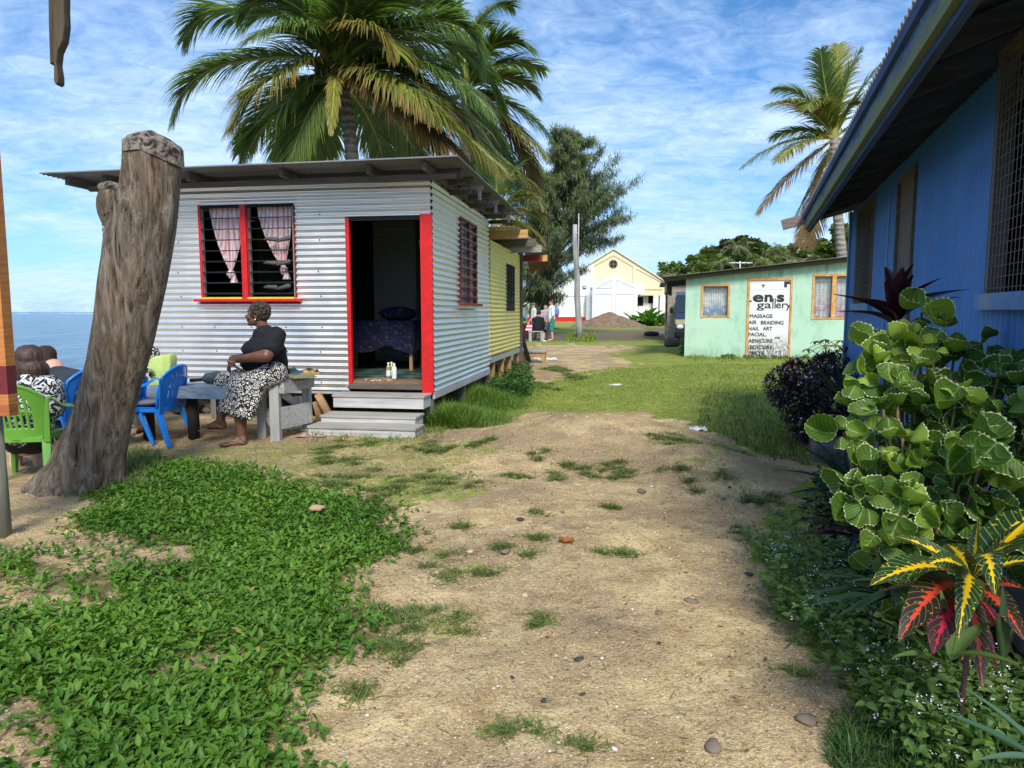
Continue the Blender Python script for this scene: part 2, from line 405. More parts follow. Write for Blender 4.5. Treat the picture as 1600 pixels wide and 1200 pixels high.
SC.cycles.use_denoising = True; SC.cycles.sample_clamp_indirect = 6
# ================================================================== ground
def in_poly(px, py, poly):
    px = np.asarray(px); py = np.asarray(py); c = np.zeros(px.shape, bool); n = len(poly)
    for i in range(n):
        x1, y1 = poly[i]; x2, y2 = poly[(i+1) % n]
        if y1 == y2: continue
        k = ((y1 > py) != (y2 > py)) & (px < (x2-x1)*(py-y1)/(y2-y1)+x1); c ^= k
    return c
COVER = [(-700, 1020), (-60, 880), (60, 850), (150, 800), (185, 760), (225, 724), (300, 722), (400, 738), (470, 762), (560, 775), (625, 800), (618, 850), (560, 885), (520, 905), (560, 960), (570, 1000), (520, 1010), (455, 1060), (415, 1110), (425, 1165), (470, 1215), (480, 1500), (-900, 1500)]
BARE = [(35, 1165, 130, 85), (330, 1035, 85, 36), (270, 868, 60, 18), (110, 850, 90, 30), (60, 940, 90, 20), (170, 880, 60, 14), (90, 985, 60, 14), (20, 905, 75, 14), (40, 1010, 60, 14), (200, 920, 36, 10)]
LAWN = [(560, 700), (640, 672), (740, 655), (830, 645), (1000, 643), (1100, 668), (1180, 705), (1290, 730), (1420, 720), (1420, 560), (1060, 556), (960, 552), (880, 556), (830, 575), (835, 600), (800, 600), (720, 590), (600, 668)]
LAWN2 = [(1000, 535), (1140, 530), (1140, 560), (960, 556)]
FARG = [(560, 540), (1130, 540), (1130, 500), (560, 495)]
DIRTF = [(790, 560), (830, 548), (900, 552), (960, 556), (990, 570), (930, 580), (880, 590), (860, 602), (820, 612), (800, 590)]
WEED = [(1180, 830), (1230, 800), (1300, 720), (1420, 720), (1900, 900), (1900, 1500), (1440, 1500), (1330, 1060), (1240, 1000), (1190, 900)]
MID = [(270, 700), (480, 690), (640, 682), (780, 700), (700, 740), (600, 780), (440, 742), (240, 722)]
MID2 = [(560, 745), (700, 742), (760, 770), (640, 800), (600, 785)]
TUFTS = [(530, 700, 60, 10), (680, 752, 90, 18), (858, 748, 26, 8), (838, 715, 20, 8), (890, 728, 22, 7), (960, 705, 44, 8), (975, 738, 36, 9), (838, 801, 22, 9), (720, 820, 22, 9), (680, 866, 42, 14), (760, 888, 78, 14), (835, 840, 30, 9), (785, 855, 26, 9), (955, 862, 52, 9), (955, 795, 18, 6), (855, 972, 42, 16), (660, 975, 120, 42), (600, 1010, 75, 35), (620, 960, 80, 30), (720, 960, 50, 20), (520, 755, 90, 16), (620, 765, 80, 14), (500, 720, 70, 8), (650, 700, 50, 7), (930, 745, 40, 6), (1090, 720, 60, 12), (1200, 790, 40, 18), (800, 745, 40, 6), (1190, 850, 30, 20), (700, 900, 40, 8), (900, 728, 30, 5), (770, 1140, 62, 26), (1165, 770, 20, 14), (1168, 832, 22, 10), (1245, 1052, 18, 8), (590, 745, 90, 12), (740, 692, 70, 8), (560, 1075, 60, 20), (910, 1168, 24, 7), (1060, 690, 70, 12), (1130, 700, 50, 12), (870, 578, 26, 5), (900, 590, 24, 5), (850, 603, 30, 5), (830, 665, 40, 5)]
def jit(x, y):
    return 16*np.sin(x*7.1+y*5.3+2*np.sin(y*9.7))+10*np.sin(x*17.3-y*13.7), 5*np.sin(x*9.3-y*6.1)+4*np.sin(y*19.1+x*5.1)
def masks(x, y):
    x = np.asarray(x, float); y = np.asarray(y, float); yy = np.maximum(y, 1.0)
    px, py = proj(x, yy, H(x, y)); jx, jy = jit(x, y); a = px+jx; b = py+jy*np.clip(3/yy, .3, 1)
    g = np.zeros(x.shape); lawn = in_poly(a, b, LAWN); g[lawn] = 1
    g[in_poly(a, b, LAWN2)] = .9; g[in_poly(a, b, FARG)] = .8; g[in_poly(a, b, DIRTF)] = .12
    g[in_poly(a, b, MID)] = np.maximum(g[in_poly(a, b, MID)], .5); g[in_poly(a, b, MID2)] = .6
    g[in_poly(a, b, WEED)] = .9
    for cx_, cy_, rx, ry in TUFTS: k = ((px-cx_)/(rx*.9))**2+((py-cy_)/(ry*.8))**2; g = np.maximum(g, .6*np.exp(-k*1.2))
    cov = in_poly(a, b, COVER)
    for cx_, cy_, rx, ry in BARE: cov &= ~(((a-cx_)/rx)**2+((b-cy_)/ry)**2 < 1)
    g[cov] = .75
    g = np.where(y < 1.2, np.where((x < -.9) | (x > 1.2), .8, 0), g)
    out = ((y > 20) & ((px < 600) | (px > 1130))) | (y > 70); g[out] = 1
    road = in_poly(px, py, [(500, 528), (760, 526), (900, 518), (1030, 512), (1300, 506), (1300, 515), (1060, 524), (1000, 532), (870, 533), (500, 545)])
    return g, cov, lawn, road
def axis(lo, hi, fine_lo, fine_hi, st, grow=1.13):
    a = list(np.arange(fine_lo, fine_hi, st)); s_ = st; q = a[-1]
    while q < hi: s_ = min(s_*grow, 60); q += s_; a.append(q)
    s_ = st; q = a[0]
    while q > lo: s_ = min(s_*grow, 60); q -= s_; a.insert(0, q)
    return np.array(a)
ax = axis(-260, 700, -5.6, 4.4, .05); ay = axis(-30, 900, 1.3, 13.5, .05)
X, Y = np.meshgrid(ax, ay); Z = H(X, Y); Z = Z+(Y < 14)*(.004*np.random.default_rng(3).standard_normal(Z.shape)+.006*np.sin(X*17+3*np.sin(Y*11))*np.sin(Y*15+2*np.sin(X*9))+.005*np.sin(X*31+Y*7)*np.sin(Y*27-X*5))
g_, cov_, lawn_, road_ = masks(X, Y); nx, ny = len(ax), len(ay)
gm = bpy.data.meshes.new('ground'); gm.vertices.add(nx*ny); gm.vertices.foreach_set('co', np.stack([X, Y, Z], -1).astype(np.float32).ravel())
ii, jj = np.meshgrid(np.arange(ny-1), np.arange(nx-1), indexing='ij'); q0 = (ii*nx+jj).ravel()
lp = np.stack([q0, q0+1, q0+nx+1, q0+nx], 1).astype(np.int32)
gm.loops.add(lp.size); gm.loops.foreach_set('vertex_index', lp.ravel()); gm.polygons.add(len(lp)); gm.polygons.foreach_set('loop_start', np.arange(0, lp.size, 4, dtype=np.int32))
gm.polygons.foreach_set('use_smooth', np.ones(len(lp), bool))
at = gm.attributes.new('green', 'FLOAT', 'POINT'); at.data.foreach_set('value', g_.astype(np.float32).ravel())
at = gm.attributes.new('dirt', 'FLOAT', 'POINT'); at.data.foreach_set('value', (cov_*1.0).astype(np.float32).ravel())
at = gm.attributes.new('track', 'FLOAT', 'POINT'); at.data.foreach_set('value', (road_*1.0).astype(np.float32).ravel())
gm.update(calc_edges=True)
t = NT('ground_sand'); wp = t.world()
nbig = t.noise(wp, .9, 5, .6); nmid = t.noise(wp, 3.5, 5, .65, .3); nfine = t.noise(wp, 55, 3, .75); ngr = t.noise(wp, 14, 5, .7)
sand = t.mix(t.ramp(nmid, [(.34, 0), (.64, 1)]), (.41, .275, .125), (.76, .565, .285))
sand = t.mix(t.ramp(nbig, [(.40, 0), (.60, .80)]), sand, (.31, .21, .12))
sand = t.mix(t.ramp(nfine, [(.3, .8), (.50, 0)]), sand, (.15, .10, .055))
sand = t.mix(t.ramp(t.noise(wp, 110, 2, .6), [(.58, 0), (.70, .85)]), sand, (.78, .66, .47))
sand = t.mix(t.ramp(t.noise(t.mapv(wp, (1, 1, 1), (31, 7, 0)), 2.1, 6, .7), [(.56, 0), (.66, .6)]), sand, (.20, .145, .10))
vv = t.voro(t.mapv(wp, (1, 1, .3)), 26, 'Distance'); vc = t.voro(t.mapv(wp, (1, 1, .3)), 26, 'Color')
vs3 = t.sep(vc); peb = t.math('MULTIPLY', t.math('LESS_THAN', vv, .16), t.math('GREATER_THAN', vs3[0], .86))
sand = t.mix(t.math('MULTIPLY', peb, .8), sand, t.mix(t.math('GREATER_THAN', vs3[1], .45), (.55, .50, .42), (.07, .055, .05)))
gr = t.mix(t.ramp(nmid, [(.3, 0), (.7, 1)]), (.20, .245, .04), (.40, .43, .085))
gr = t.mix(t.ramp(nfine, [(.35, .6), (.6, 0)]), gr, (.06, .085, .018))
gr = t.mix(t.ramp(t.noise(wp, 1.6, 5, .7), [(.52, 0), (.72, .6)]), gr, (.40, .33, .15))
gk = t.math('ADD', t.attr('green'), t.math('MULTIPLY', t.math('SUBTRACT', ngr, .5), 1.5))
gk = t.ramp(t.math('MULTIPLY', gk, 1.0), [(.42, 0), (.68, 1)])
base = t.mix(gk, sand, gr)
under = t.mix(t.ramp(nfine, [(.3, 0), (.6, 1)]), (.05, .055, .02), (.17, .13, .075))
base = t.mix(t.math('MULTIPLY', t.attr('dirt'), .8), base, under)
base = t.mix(t.math('MULTIPLY', t.attr('track'), t.ramp(nmid, [(.3, .6), (.6, 1)])), base, (.15, .115, .085))
hh = t.math('ADD', t.math('MULTIPLY', nfine, .5), t.math('ADD', t.math('MULTIPLY', nmid, 1.6), t.math('MULTIPLY', ngr, 1.0)))
hh = t.math('ADD', hh, t.math('MULTIPLY', t.noise(wp, 160, 2, .6), .25))
t.bump(hh, .75, .035); t.set(col=base, rough=.95, spec=.12)
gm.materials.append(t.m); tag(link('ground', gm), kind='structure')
# ================================================================== sea
t = NT('sea_water'); wp = t.world()
mp = t.mapv(wp, (1.0, .18, 1)); a1 = t.noise(mp, 1.1, 8, .72, .4); a2 = t.noise(t.mapv(wp, (.25, .05, 1)), .8, 7, .7)
c = t.mix(t.ramp(a2, [(.35, 0), (.65, 1)]), (.075, .165, .24), (.15, .28, .37)); c = t.mix(t.ramp(a1, [(.42, .85), (.54, 0)]), c, (.03, .09, .15))
t.bump(a1, .9, .35); t.set(col=c, rough=.22, spec=.45)
sm = MB(); sm.add([(-15000, -400, 0), (15000, -400, 0), (15000, 20000, 0), (-15000, 20000, 0)], [(0, 1, 2, 3)])
so = sm.build('sea', t.m, loc=(0, 0, -.95)); tag(so, kind='structure')
# a pale line of surf on the reef
sf = MB()
for i in range(60):
    x = -900+i*16+random.uniform(-3, 3); y = 880+60*math.sin(i*.4)
    sf.box(x, x+15.5, y, y+random.uniform(4, 10), -.93, -.93+random.uniform(.15, .55))
tag(sf.build('surf', M_plain('surf_white', (.55, .62, .66), .8, bump=0)), kind='stuff')
# ================================================================== materials of the buildings
def M_metal(name, c, streak=(.35, .33, .30), rough=.42, metal=.55, rust=0, axis='u', grime=.4):
    t = NT(name); o = t.obj(); n1 = t.noise(o, 1.3, 5, .6); n2 = t.noise(t.mapv(o, (6, 6, .7)), 2.5, 5, .65)
    cc = t.mix(t.ramp(n1, [(.4, 0), (.75, grime)]), c, streak); cc = t.mix(t.ramp(n2, [(.5, 0), (.8, grime)]), cc, tuple(q*.6 for q in c))
    sc_ = t.voro(o, 23, 'Distance'); cc = t.mix(t.ramp(sc_, [(.03, .35), (.07, 0)]), cc, (.12, .11, .10))
    if rust: cc = t.mix(t.ramp(t.noise(o, 4, 6, .7), [(.55, 0), (.7, rust)]), cc, (.16, .065, .03))
    t.bump(t.noise(o, 18, 3), .12, .004); return t.set(col=cc, rough=t.ramp(n1, [(.3, rough-.08), (.7, rough+.15)]), metal=metal, spec=.5)
m_silver = M_metal('painted_iron_silver', (.99, .94, .87), rough=.36, metal=1.0, grime=.10)
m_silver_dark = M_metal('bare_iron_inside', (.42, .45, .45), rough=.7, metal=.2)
m_zinc = M_metal('weathered_zinc', (.82, .83, .82), rough=.36, metal=.9, grime=.2)
m_yellow = M_metal('painted_iron_yellow', (.80, .67, .20), rough=.55, metal=.1, streak=(.5, .48, .25), grime=.4)
m_roof = M_metal('roof_iron_grey', (.17, .165, .16), rough=.6, metal=.3, rust=.5)
m_red = M_plain('red_paint', (.62, .012, .014), .45, .18, 14, .4, dirt=(.22, .03, .02)); m_red_d = M_plain('dark_red_paint', (.22, .025, .02), .6, .2, 10)
m_yel = M_plain('yellow_paint', (.75, .50, .03), .5)
m_dkwood = M_wood('old_dark_timber', (.09, .07, .055), (.17, .145, .12), 'x')
m_dkwoody = M_wood('old_dark_timber_y', (.10, .08, .065), (.20, .17, .14), 'y')
m_greywood = M_wood('weathered_grey_timber', (.30, .29, .27), (.52, .51, .48), 'x', crack=.5)
m_greywoodz = M_wood('weathered_grey_timber_up', (.30, .29, .27), (.50, .49, .46), 'z', crack=.5)
m_newwood = M_wood('fresh_timber', (.50, .27, .10), (.66, .40, .17), 'x', crack=.2); m_newwoodz = M_wood('fresh_timber_up', (.42, .23, .10), (.55, .33, .16), 'z', crack=.2)
m_floor = M_wood('floor_boards', (.17, .10, .06), (.30, .19, .12), 'y')
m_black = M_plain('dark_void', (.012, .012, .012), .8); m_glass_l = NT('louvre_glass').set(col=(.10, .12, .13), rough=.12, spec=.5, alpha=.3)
m_white = M_plain('white_paint', (.80, .80, .78), .6, .06, 3, dirt=(.6, .58, .5)); m_cream = M_plain('cream_paint', (.78, .66, .42), .7, .08, 3, dirt=(.62, .52, .33))
A9 = -R(9)
def gf(empty, px, py, plane='front', off=0.0):
    """where the view ray meets the front (local y=off) or side (local x=off) plane of a building, in its own coordinates"""
    Mi = (Matrix.Translation(empty.location)@Matrix.Rotation(empty.rotation_euler.z, 4, 'Z')).inverted()
    o = Mi@Vector((0, 0, CAMH)); d = Mi.to_3x3()@ray(px, py)
    tt = (off-o.y)/d.y if plane == 'front' else (off-o.x)/d.x
    return o+d*tt
# ================================================================== silver shed
c0 = P(676, 612, 8.6); shed = thing('iron_shed', 'silver corrugated iron shed with a red door frame and a flat overhanging roof', 'shed', (c0.x, c0.y, 0), A9)
Z0, Z1, SL, SD = c0.z, 3.05, -4.35, 3.6
w0 = gf(shed, 316, 466); w1 = gf(shed, 460, 317); dd0 = gf(shed, 546, 612); dd1 = gf(shed, 657, 339); DT = gf(shed, 668, 336).z
WX0, WX1, WZ0, WZ1 = w0.x, w1.x, w0.z, w1.z
DX0, DX1, FZ = dd0.x, dd1.x, gf(shed, 600, 596).z
mb = MB(); X_, Y_, Z_ = (1, 0, 0), (0, 1, 0), (0, 0, 1)
corr(mb, SL, 0, Z0, Z1, (0, 0, 0), X_, Z_, (0, -1, 0), holes=[(WX0, WX1, WZ0, WZ1), (DX0, 5, 0, DT)], seg=8, amp=.0125)
mb.build('front_wall', m_silver, shed)
# nail heads in rows
mb = MB()
for i in range(10):
    for k in range(8):
        x = SL+.12+i*.47; z = Z0+.1+k*.34
        if WX0-.07 < x < WX1+.07 and WZ0-.1 < z < WZ1+.06 or x > DX0-.05 and z < DT+.06: continue
        z = Z0+round((z-Z0)/.076)*.076+.019; mb.ball((x+random.uniform(-.02, .02), -.014, z), (.011, .006, .011), 6)
mb.build('nail_heads', m_roof, shed)
s0 = gf(shed, 717, 473, 'side'); s1 = gf(shed, 742, 352, 'side'); SY0, SY1, SZ0, SZ1 = s0.y, s1.y, s0.z, s1.z
mb = MB(); corr(mb, 0.0, SD, Z0, Z1-.02, (0.012, .015, 0), Y_, Z_, X_, holes=[(SY0, SY1, SZ0, SZ1)], seg=8, amp=.0125, wob=.01); mb.build('side_wall', m_zinc, shed)
mb = MB(); corr(mb, 0.0, SD, Z0, Z1-.05, (SL, 0, 0), Y_, Z_, X_, seg=4); mb.build('left_wall', m_zinc, shed)
bwa, bwb = gf(shed, 318, 468, 'front', SD), gf(shed, 353, 392, 'front', SD); bw = (bwa.x, bwb.x, bwa.z, bwb.z)
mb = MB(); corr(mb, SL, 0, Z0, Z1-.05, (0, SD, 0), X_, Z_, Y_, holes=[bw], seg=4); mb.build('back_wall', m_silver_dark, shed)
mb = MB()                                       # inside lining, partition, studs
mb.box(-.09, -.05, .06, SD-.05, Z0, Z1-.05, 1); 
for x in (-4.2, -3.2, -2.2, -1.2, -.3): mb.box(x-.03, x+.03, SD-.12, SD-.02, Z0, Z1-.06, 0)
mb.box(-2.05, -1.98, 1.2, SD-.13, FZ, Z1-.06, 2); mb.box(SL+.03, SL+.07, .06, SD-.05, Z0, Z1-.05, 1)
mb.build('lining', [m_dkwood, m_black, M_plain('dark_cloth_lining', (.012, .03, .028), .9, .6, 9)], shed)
mb = MB(); mb.box(SL+.02, -.02, .03, SD-.02, FZ-.045, FZ); mb.build('floor', m_floor, shed)
t = NT('lino'); o = t.obj(); ch = t.n('ShaderNodeTexChecker'); t.l(t.mapv(o, (1, 1, 0), rot=(0, 0, .8)), ch.inputs[0]); ch.inputs['Scale'].default_value = 3.2
n1 = t.noise(o, 9, 5, .7); c = t.mix(ch.outputs[1], (.02, .06, .05), (.10, .17, .145)); c = t.mix(t.ramp(n1, [(.5, 0), (.65, .8)]), c, (.06, .045, .03)); t.set(col=c, rough=.45)
mb = MB(); mb.box(DX0-.9, -.12, .32, 2.6, FZ+.003, FZ+.007); mb.build('floor_covering', t.m, shed)
mb = MB(); mb.box(DX0-.02, DX1+.02, -.006, .03, Z0+.02, FZ-.03); mb.build('door_sill_board', m_dkwood, shed)
# door frame
mb = MB(); z_ = Z0-.02
mb.box(DX1, 0.018, -.032, .012, z_, DT+.012, 0); mb.build('right_door_post', m_red, shed, bevel=.004)
mb = MB(); mb.box(DX0-.005, DX0+.045, -.012, .05, FZ-.03, DT-.01, 0); mb.build('left_door_post', m_red, shed, bevel=.004)
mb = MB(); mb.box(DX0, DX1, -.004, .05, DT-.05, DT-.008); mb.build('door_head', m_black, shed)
# window with red frame, louvres
win = link('window', (lambda b: (b.box(WX0, WX0+.035, -.02, .05, WZ0, WZ1), b)[1])(MB()).mesh('window_jamb', m_red), shed)
xm = (gf(shed, 384, 400).x)
mb = MB(); mb.box(xm-.045, xm+.03, -.035, .05, WZ0, WZ1-.005); mb.build('mullion', m_red, win, bevel=.004)
mb = MB(); mb.box(WX1-.03, WX1-.008, .0, .05, WZ0, WZ1); mb.box(WX0+.035, WX1-.03, -.01, .05, WZ1-.035, WZ1-.005, 1); mb.box(xm+.03, xm+.055, -.012, .04, WZ0, WZ1-.036, 0); mb.build('frame', [m_red_d, m_black], win)
mb = MB(); mb.box(WX0-.06, WX1+.06, -.10, .0, WZ0-.045, WZ0-.012); mb.build('sill', m_red, win, bevel=.005)
mb = MB(); mb.box(WX0+.02, xm-.05, -.05, .0, WZ0-.011, WZ0+.012); mb.box(xm+.035, WX1-.02, -.05, .0, WZ0-.011, WZ0+.012); mb.build('sill_strip', m_yel, win)
n = 9
for a, b in ((WX0+.04, xm-.05), (xm+.06, WX1-.035)):
    for i in range(n):
        z = WZ0+.06+(WZ1-WZ0-.09)*i/(n-1)
        mb = MB(); M = Matrix.Translation((0, .02, z))@Matrix.Rotation(R(8), 4, 'X')
        mb.box(a, b, -.05, .05, -.004, .004, 0, M); mb.box(a, b, -.054, -.05, -.006, .006, 1, M); mb.build('louvre_blade', [m_glass_l, m_black], win)
    mb = MB(); 
    for x in (a-.012, b): mb.box(x, x+.012, -.005, .045, WZ0+.02, WZ1-.04)
    mb.build('louvre_track', M_plain('louvre_track_grey', (.25, .24, .22), .5), win)
# side window
sw = link('window', (lambda b: (b.box(0.005, .035, SY0, SY0+.04, SZ0, SZ1), b)[1])(MB()).mesh('side_jamb', m_red_d), shed)
mb = MB(); mb.box(0.005, .035, SY1-.04, SY1, SZ0, SZ1); ym = (SY0+SY1)/2; mb.box(0.005, .04, ym-.035, ym+.035, SZ0, SZ1); mb.box(.0, .03, SY0+.04, SY1-.04, SZ1-.04, SZ1-.002); mb.build('frame', m_red_d, sw)
mb = MB(); mb.box(0.0, .11, SY0-.05, SY1+.05, SZ0-.04, SZ0-.005); mb.build('sill', m_red_d, sw)
for i in range(9):
    z = SZ0+.07+(SZ1-SZ0-.12)*i/8
    for a, b in ((SY0+.05, ym-.04), (ym+.04, SY1-.05)):
        mb = MB(); M = Matrix.Translation((.02, 0, z))@Matrix.Rotation(R(-50), 4, 'Y'); mb.box(-.05, .05, a, b, -.004, .004, 0, M); mb.build('louvre_blade', m_glass_l, sw)
    mb = MB(); mb.tube([(.045, SY0, z), (.045, SY1, z)], .006, 5); mb.build('bar', m_black, sw)
mb = MB(); mb.box(-.045, -.03, SY0-.1, SY1+.1, SZ0-.1, SZ1+.1); mb.build('window_net', M_plain('window_net_grey', (.30, .30, .31), .9), sw)
# roof on rafters, overhang seen from below
r0 = gf(shed, 715, 243, 'front', -.62); RZ = r0.z; RX1 = r0.x; RX0 = gf(shed, 60, 270, 'front', -.62).x; ZL = gf(shed, 60, 270, 'front', -.62).z; RYB = SD+.55
slope = (RZ-ZL)/(RX1-RX0); kk = math.sqrt(1+slope**2)
mb = MB(); corr(mb, 0, (RX1-RX0)*kk, -.62, RYB, (RX0, 0, ZL), (1/kk, 0, slope/kk), Y_, (-slope/kk, 0, 1/kk), amp=.011, seg=8)
roof = mb.build('roof', m_roof, shed)
sol = roof.modifiers.new('s', 'SOLIDIFY'); sol.thickness = .003
zr = lambda x: ZL+(x-RX0)*slope-.012
for px in (100, 158, 290, 437, 573, 664):
    x = gf(shed, px, 262, 'front', -.45).x; mb = MB()
    mb.bar((x, -.42 if px != 664 else -.5, zr(x)-.055), (x, RYB-.3, zr(x)-.055), .05, .09); mb.build('rafter', m_dkwoody, shed)
for y in (-.22, .9, 2.1, 3.3, RYB-.18):
    mb = MB(); mb.bar((RX0+.35, y, zr(RX0+.35)-.125), (RX1-.12, y, zr(RX1-.12)-.125), .05, .06); mb.build('purlin', m_dkwood, shed)
mb = MB(); mb.bar((-.02, .03, Z1+.02), (RX1-.10, .03, Z1+.02), .09, .10); mb.build('beam_end', m_dkwood, shed, bevel=.008)
for i in range(6):
    y = .55+i*.6; mb = MB(); mb.bar((-.1, y, Z1-.03), (.40, y, Z1+.06), .05, .07); mb.bar((.36, y, Z1+.06), (.36, y, Z1-.12), .04, .04); mb.build('eave_bracket', m_greywood if i % 2 else m_dkwood, shed)
mb = MB(); mb.box(-.02, .02, .02, SD, Z1-.02, Z1+.09, 0); mb.box(SL, -.02, .01, .04, Z1-.01, Z1+.07); mb.build('wall_plate', m_dkwood, shed)
# understructure
mb = MB(); mb.box(SL, DX0, .01, .07, Z0-.05, Z0-.005); mb.box(.0, .03, 0.0, SD, Z0-.09, Z0-.01); mb.build('bearer', m_greywood, shed)
mb = MB(); 
for x in (-4.25, -2.9, -1.75, -.05):
    for y in (.06, 1.8, 3.5): mb.box(x-.05, x+.05, y-.05, y+.05, -.2, Z0-.09)
mb.build('stumps', M_wood('stump_timber', (.12, .10, .08), (.24, .21, .18), 'z'), shed)
mb = MB()
for i in range(46):                             # rubble foundation stones beneath the left part
    x = random.uniform(SL-.1, -1.9); z = random.uniform(-.05, Z0-.2); y = .25+random.uniform(0, .12)
    mb.ball((x, y, z+.03), (random.uniform(.08, .15), .1, random.uniform(.05, .1)), 8, jit=.5)
mb.build('foundation_stones', M_plain('foundation_rock', (.15, .125, .10), .95, .35, 6, bump=.6), shed)
t = NT('curtain_pink'); o = t.obj(); wv = t.n('ShaderNodeTexWave'); t.l(t.mapv(o, (1, .1, .08), rot=(0, 0, 0)), wv.inputs[0]); wv.inputs['Scale'].default_value = 9; wv.inputs['Distortion'].default_value = 4
c = t.mix(t.ramp(wv.outputs[1], [(.25, 0), (.55, 1)]), (.80, .36, .38), (.95, .86, .84)); t.set(col=c, rough=.9, sheen=.3); m_curt = t.m
def curtain(px0, px1, pyt, pkx, pky, name, parent, lab=None, y=.10):
    a = gf(shed, px0, pyt, 'front', y); b = gf(shed, px1, pyt, 'front', y); k = gf(shed, pkx, pky, 'front', y); mb = MB(); nu, nv = 46, 26; vs = []
    for j in range(nv+1):
        v = j/nv; q = (1-v**1.7)*.96+.04
        for i in range(nu+1):
            u = i/nu; x = k.x+(a.x+(b.x-a.x)*u-k.x)*q; z = a.z+(k.z-a.z)*v+.02*math.sin(u*9)*(1-v)
            vs.append((x, y+.022*math.sin(u*34+.8*math.sin(v*5+u*8))*(.4+.6*q)+.01*math.sin(u*11), z))
    mb.add(vs, [(j*(nu+1)+i, j*(nu+1)+i+1, (j+1)*(nu+1)+i+1, (j+1)*(nu+1)+i) for j in range(nv) for i in range(nu)], 0, True)
    r = .05; mb.ball((k.x, y-.01, k.z-.02), (r, r, r*1.15), 12, jit=.3)
    mb.lathe([(.018, -.02), (.035, -.08), (.05, -.13)], (k.x+.03, y, k.z), 10)
    o = mb.build(name, m_curt, parent); return o
tag(curtain(326, 382, 322, 362, 426, 'curtain', None), 'pink striped curtain knotted at the bottom, behind the first pane from the tree stump', 'curtain', 'knotted pink curtains')
bpy.data.objects['curtain'].location = shed.location; bpy.data.objects['curtain'].rotation_euler = shed.rotation_euler
q = curtain(401, 456, 322, 444, 420, 'curtain', None); tag(q, 'greyish pink curtain knotted at one side, behind the window pane beside the red door', 'curtain', 'knotted pink curtains'); q.location = shed.location; q.rotation_euler = shed.rotation_euler
m_stonegrey = M_plain('carved_grey', (.085, .083, .08), .6, .3, 12)
for i, (y_, lab) in enumerate(((374, 'pair of smooth grey oblong carvings on the upper louvre in front of the curtain'), (411, 'pair of brown grey oblong carvings on the middle louvre below the curtain'), (449, 'pair of thick grey oblong carvings on the bottom louvre of the window'))):
    e = thing('window_carving', lab, 'ornament', shed.location, A9, 'grey carvings set on the window louvres')
    for s, x_ in ((-1, 424), (1, 444)):
        p = gf(shed, x_, y_, 'front', -.02); mb = MB(); M = Matrix.Translation(p)@Matrix.Rotation(R(-8*s), 4, 'Y')
        capsule(mb, (-.055, 0, .0), (.06, 0, .008), .022, .030); capsule(mb, (-.10*s*0-.09, 0, -.012), (-.055, 0, 0), .012, .021)
        mb.v = [tuple(M@Vector(v)) for v in mb.v]; mb.build('carving', m_stonegrey, e)
# ------------------------------------------------ things inside the shed
def shed_thing(name, lab, cat, group=None): return thing(name, lab, cat, shed.location, A9, group)
t = NT('blue_floral_cloth'); o = t.obj(); v = t.voro(t.mapv(o, (1, 1, 1)), 9, 'Distance'); n1 = t.noise(o, 13, 4, .6, 2.0)
c = t.mix(t.ramp(n1, [(.54, 0), (.60, .85)]), (.004, .007, .035), (.06, .07, .12)); t.set(col=c, rough=.9); m_bfl = t.m
tb = shed_thing('cloth_covered_table', 'small table under a blue and white floral cloth inside the open doorway', 'table')
tx0, tx1, ty, tz = DX0-.8, DX0+.36, 1.55, FZ+.72
mb = MB(); nu, nv = 60, 20; vs = []
per = [(tx0, ty), (tx1, ty), (tx1, ty+.7)]; L1 = tx1-tx0; LT = L1+.7
for j in range(nv+1):
    for i in range(nu+1):
        s_ = LT*i/nu; v = j/nv
        x, y = (tx0+s_, ty) if s_ < L1 else (tx1, ty+s_-L1); nx_, ny_ = (0, -1) if s_ < L1 else (1, 0)
        dpp = (.34+.12*abs(math.sin(s_*4.1)))*v; f = .028*math.sin(s_*23+math.sin(s_*7)*2)*v
        vs.append((x+nx_*(f+.02*v), y+ny_*(f+.02*v), tz-dpp))
mb.add(vs, [(j*(nu+1)+i, j*(nu+1)+i+1, (j+1)*(nu+1)+i+1, (j+1)*(nu+1)+i) for j in range(nv) for i in range(nu)], 0, True)
mb.box(tx0, tx1, ty, ty+.7, tz-.004, tz+.004); mb.build('cloth', m_bfl, tb)
mb = MB(); mb.box(tx0+.02, tx1-.02, ty+.02, ty+.68, tz-.03, tz-.006); mb.build('tabletop', m_newwood, tb)
for x in (tx0+.05, tx1-.05):
    for y in (ty+.05, ty+.62): mb = MB(); mb.box(x-.022, x+.022, y-.022, y+.022, FZ, tz-.03); mb.build('leg', m_newwoodz, tb)
pil = MB(); pil.ball((tx1-.30, ty+.22, tz+.10), (.28, .2, .11), 18, jit=.25); o = pil.build('cushion', m_bfl); o.location = shed.location; o.rotation_euler = (0, 0, A9); tag(o, 'blue and white floral cushion lying on the cloth covered table', 'cushion')
mb = MB(); nu, nv = 24, 20; vs = []
for j in range(nv+1):
    for i in range(nu+1):
        u = i/nu; v = j/nv; wdt = .10+.40*v**1.3; x = DX0+.40+.26*v+(u-.5)*wdt*.9; vs.append((x, 1.9+.03*math.sin(u*20+v*3), 2.5-v*(2.5-FZ-.35)))
mb.add(vs, [(j*(nu+1)+i, j*(nu+1)+i+1, (j+1)*(nu+1)+i+1, (j+1)*(nu+1)+i) for j in range(nv) for i in range(nu)], 0, True)
o = mb.build('hanging_net', M_plain('pale_net', (.80, .78, .72), .9)); o.location = shed.location; o.rotation_euler = (0, 0, A9); tag(o, 'pale net curtain hanging gathered inside the dark doorway', 'curtain')
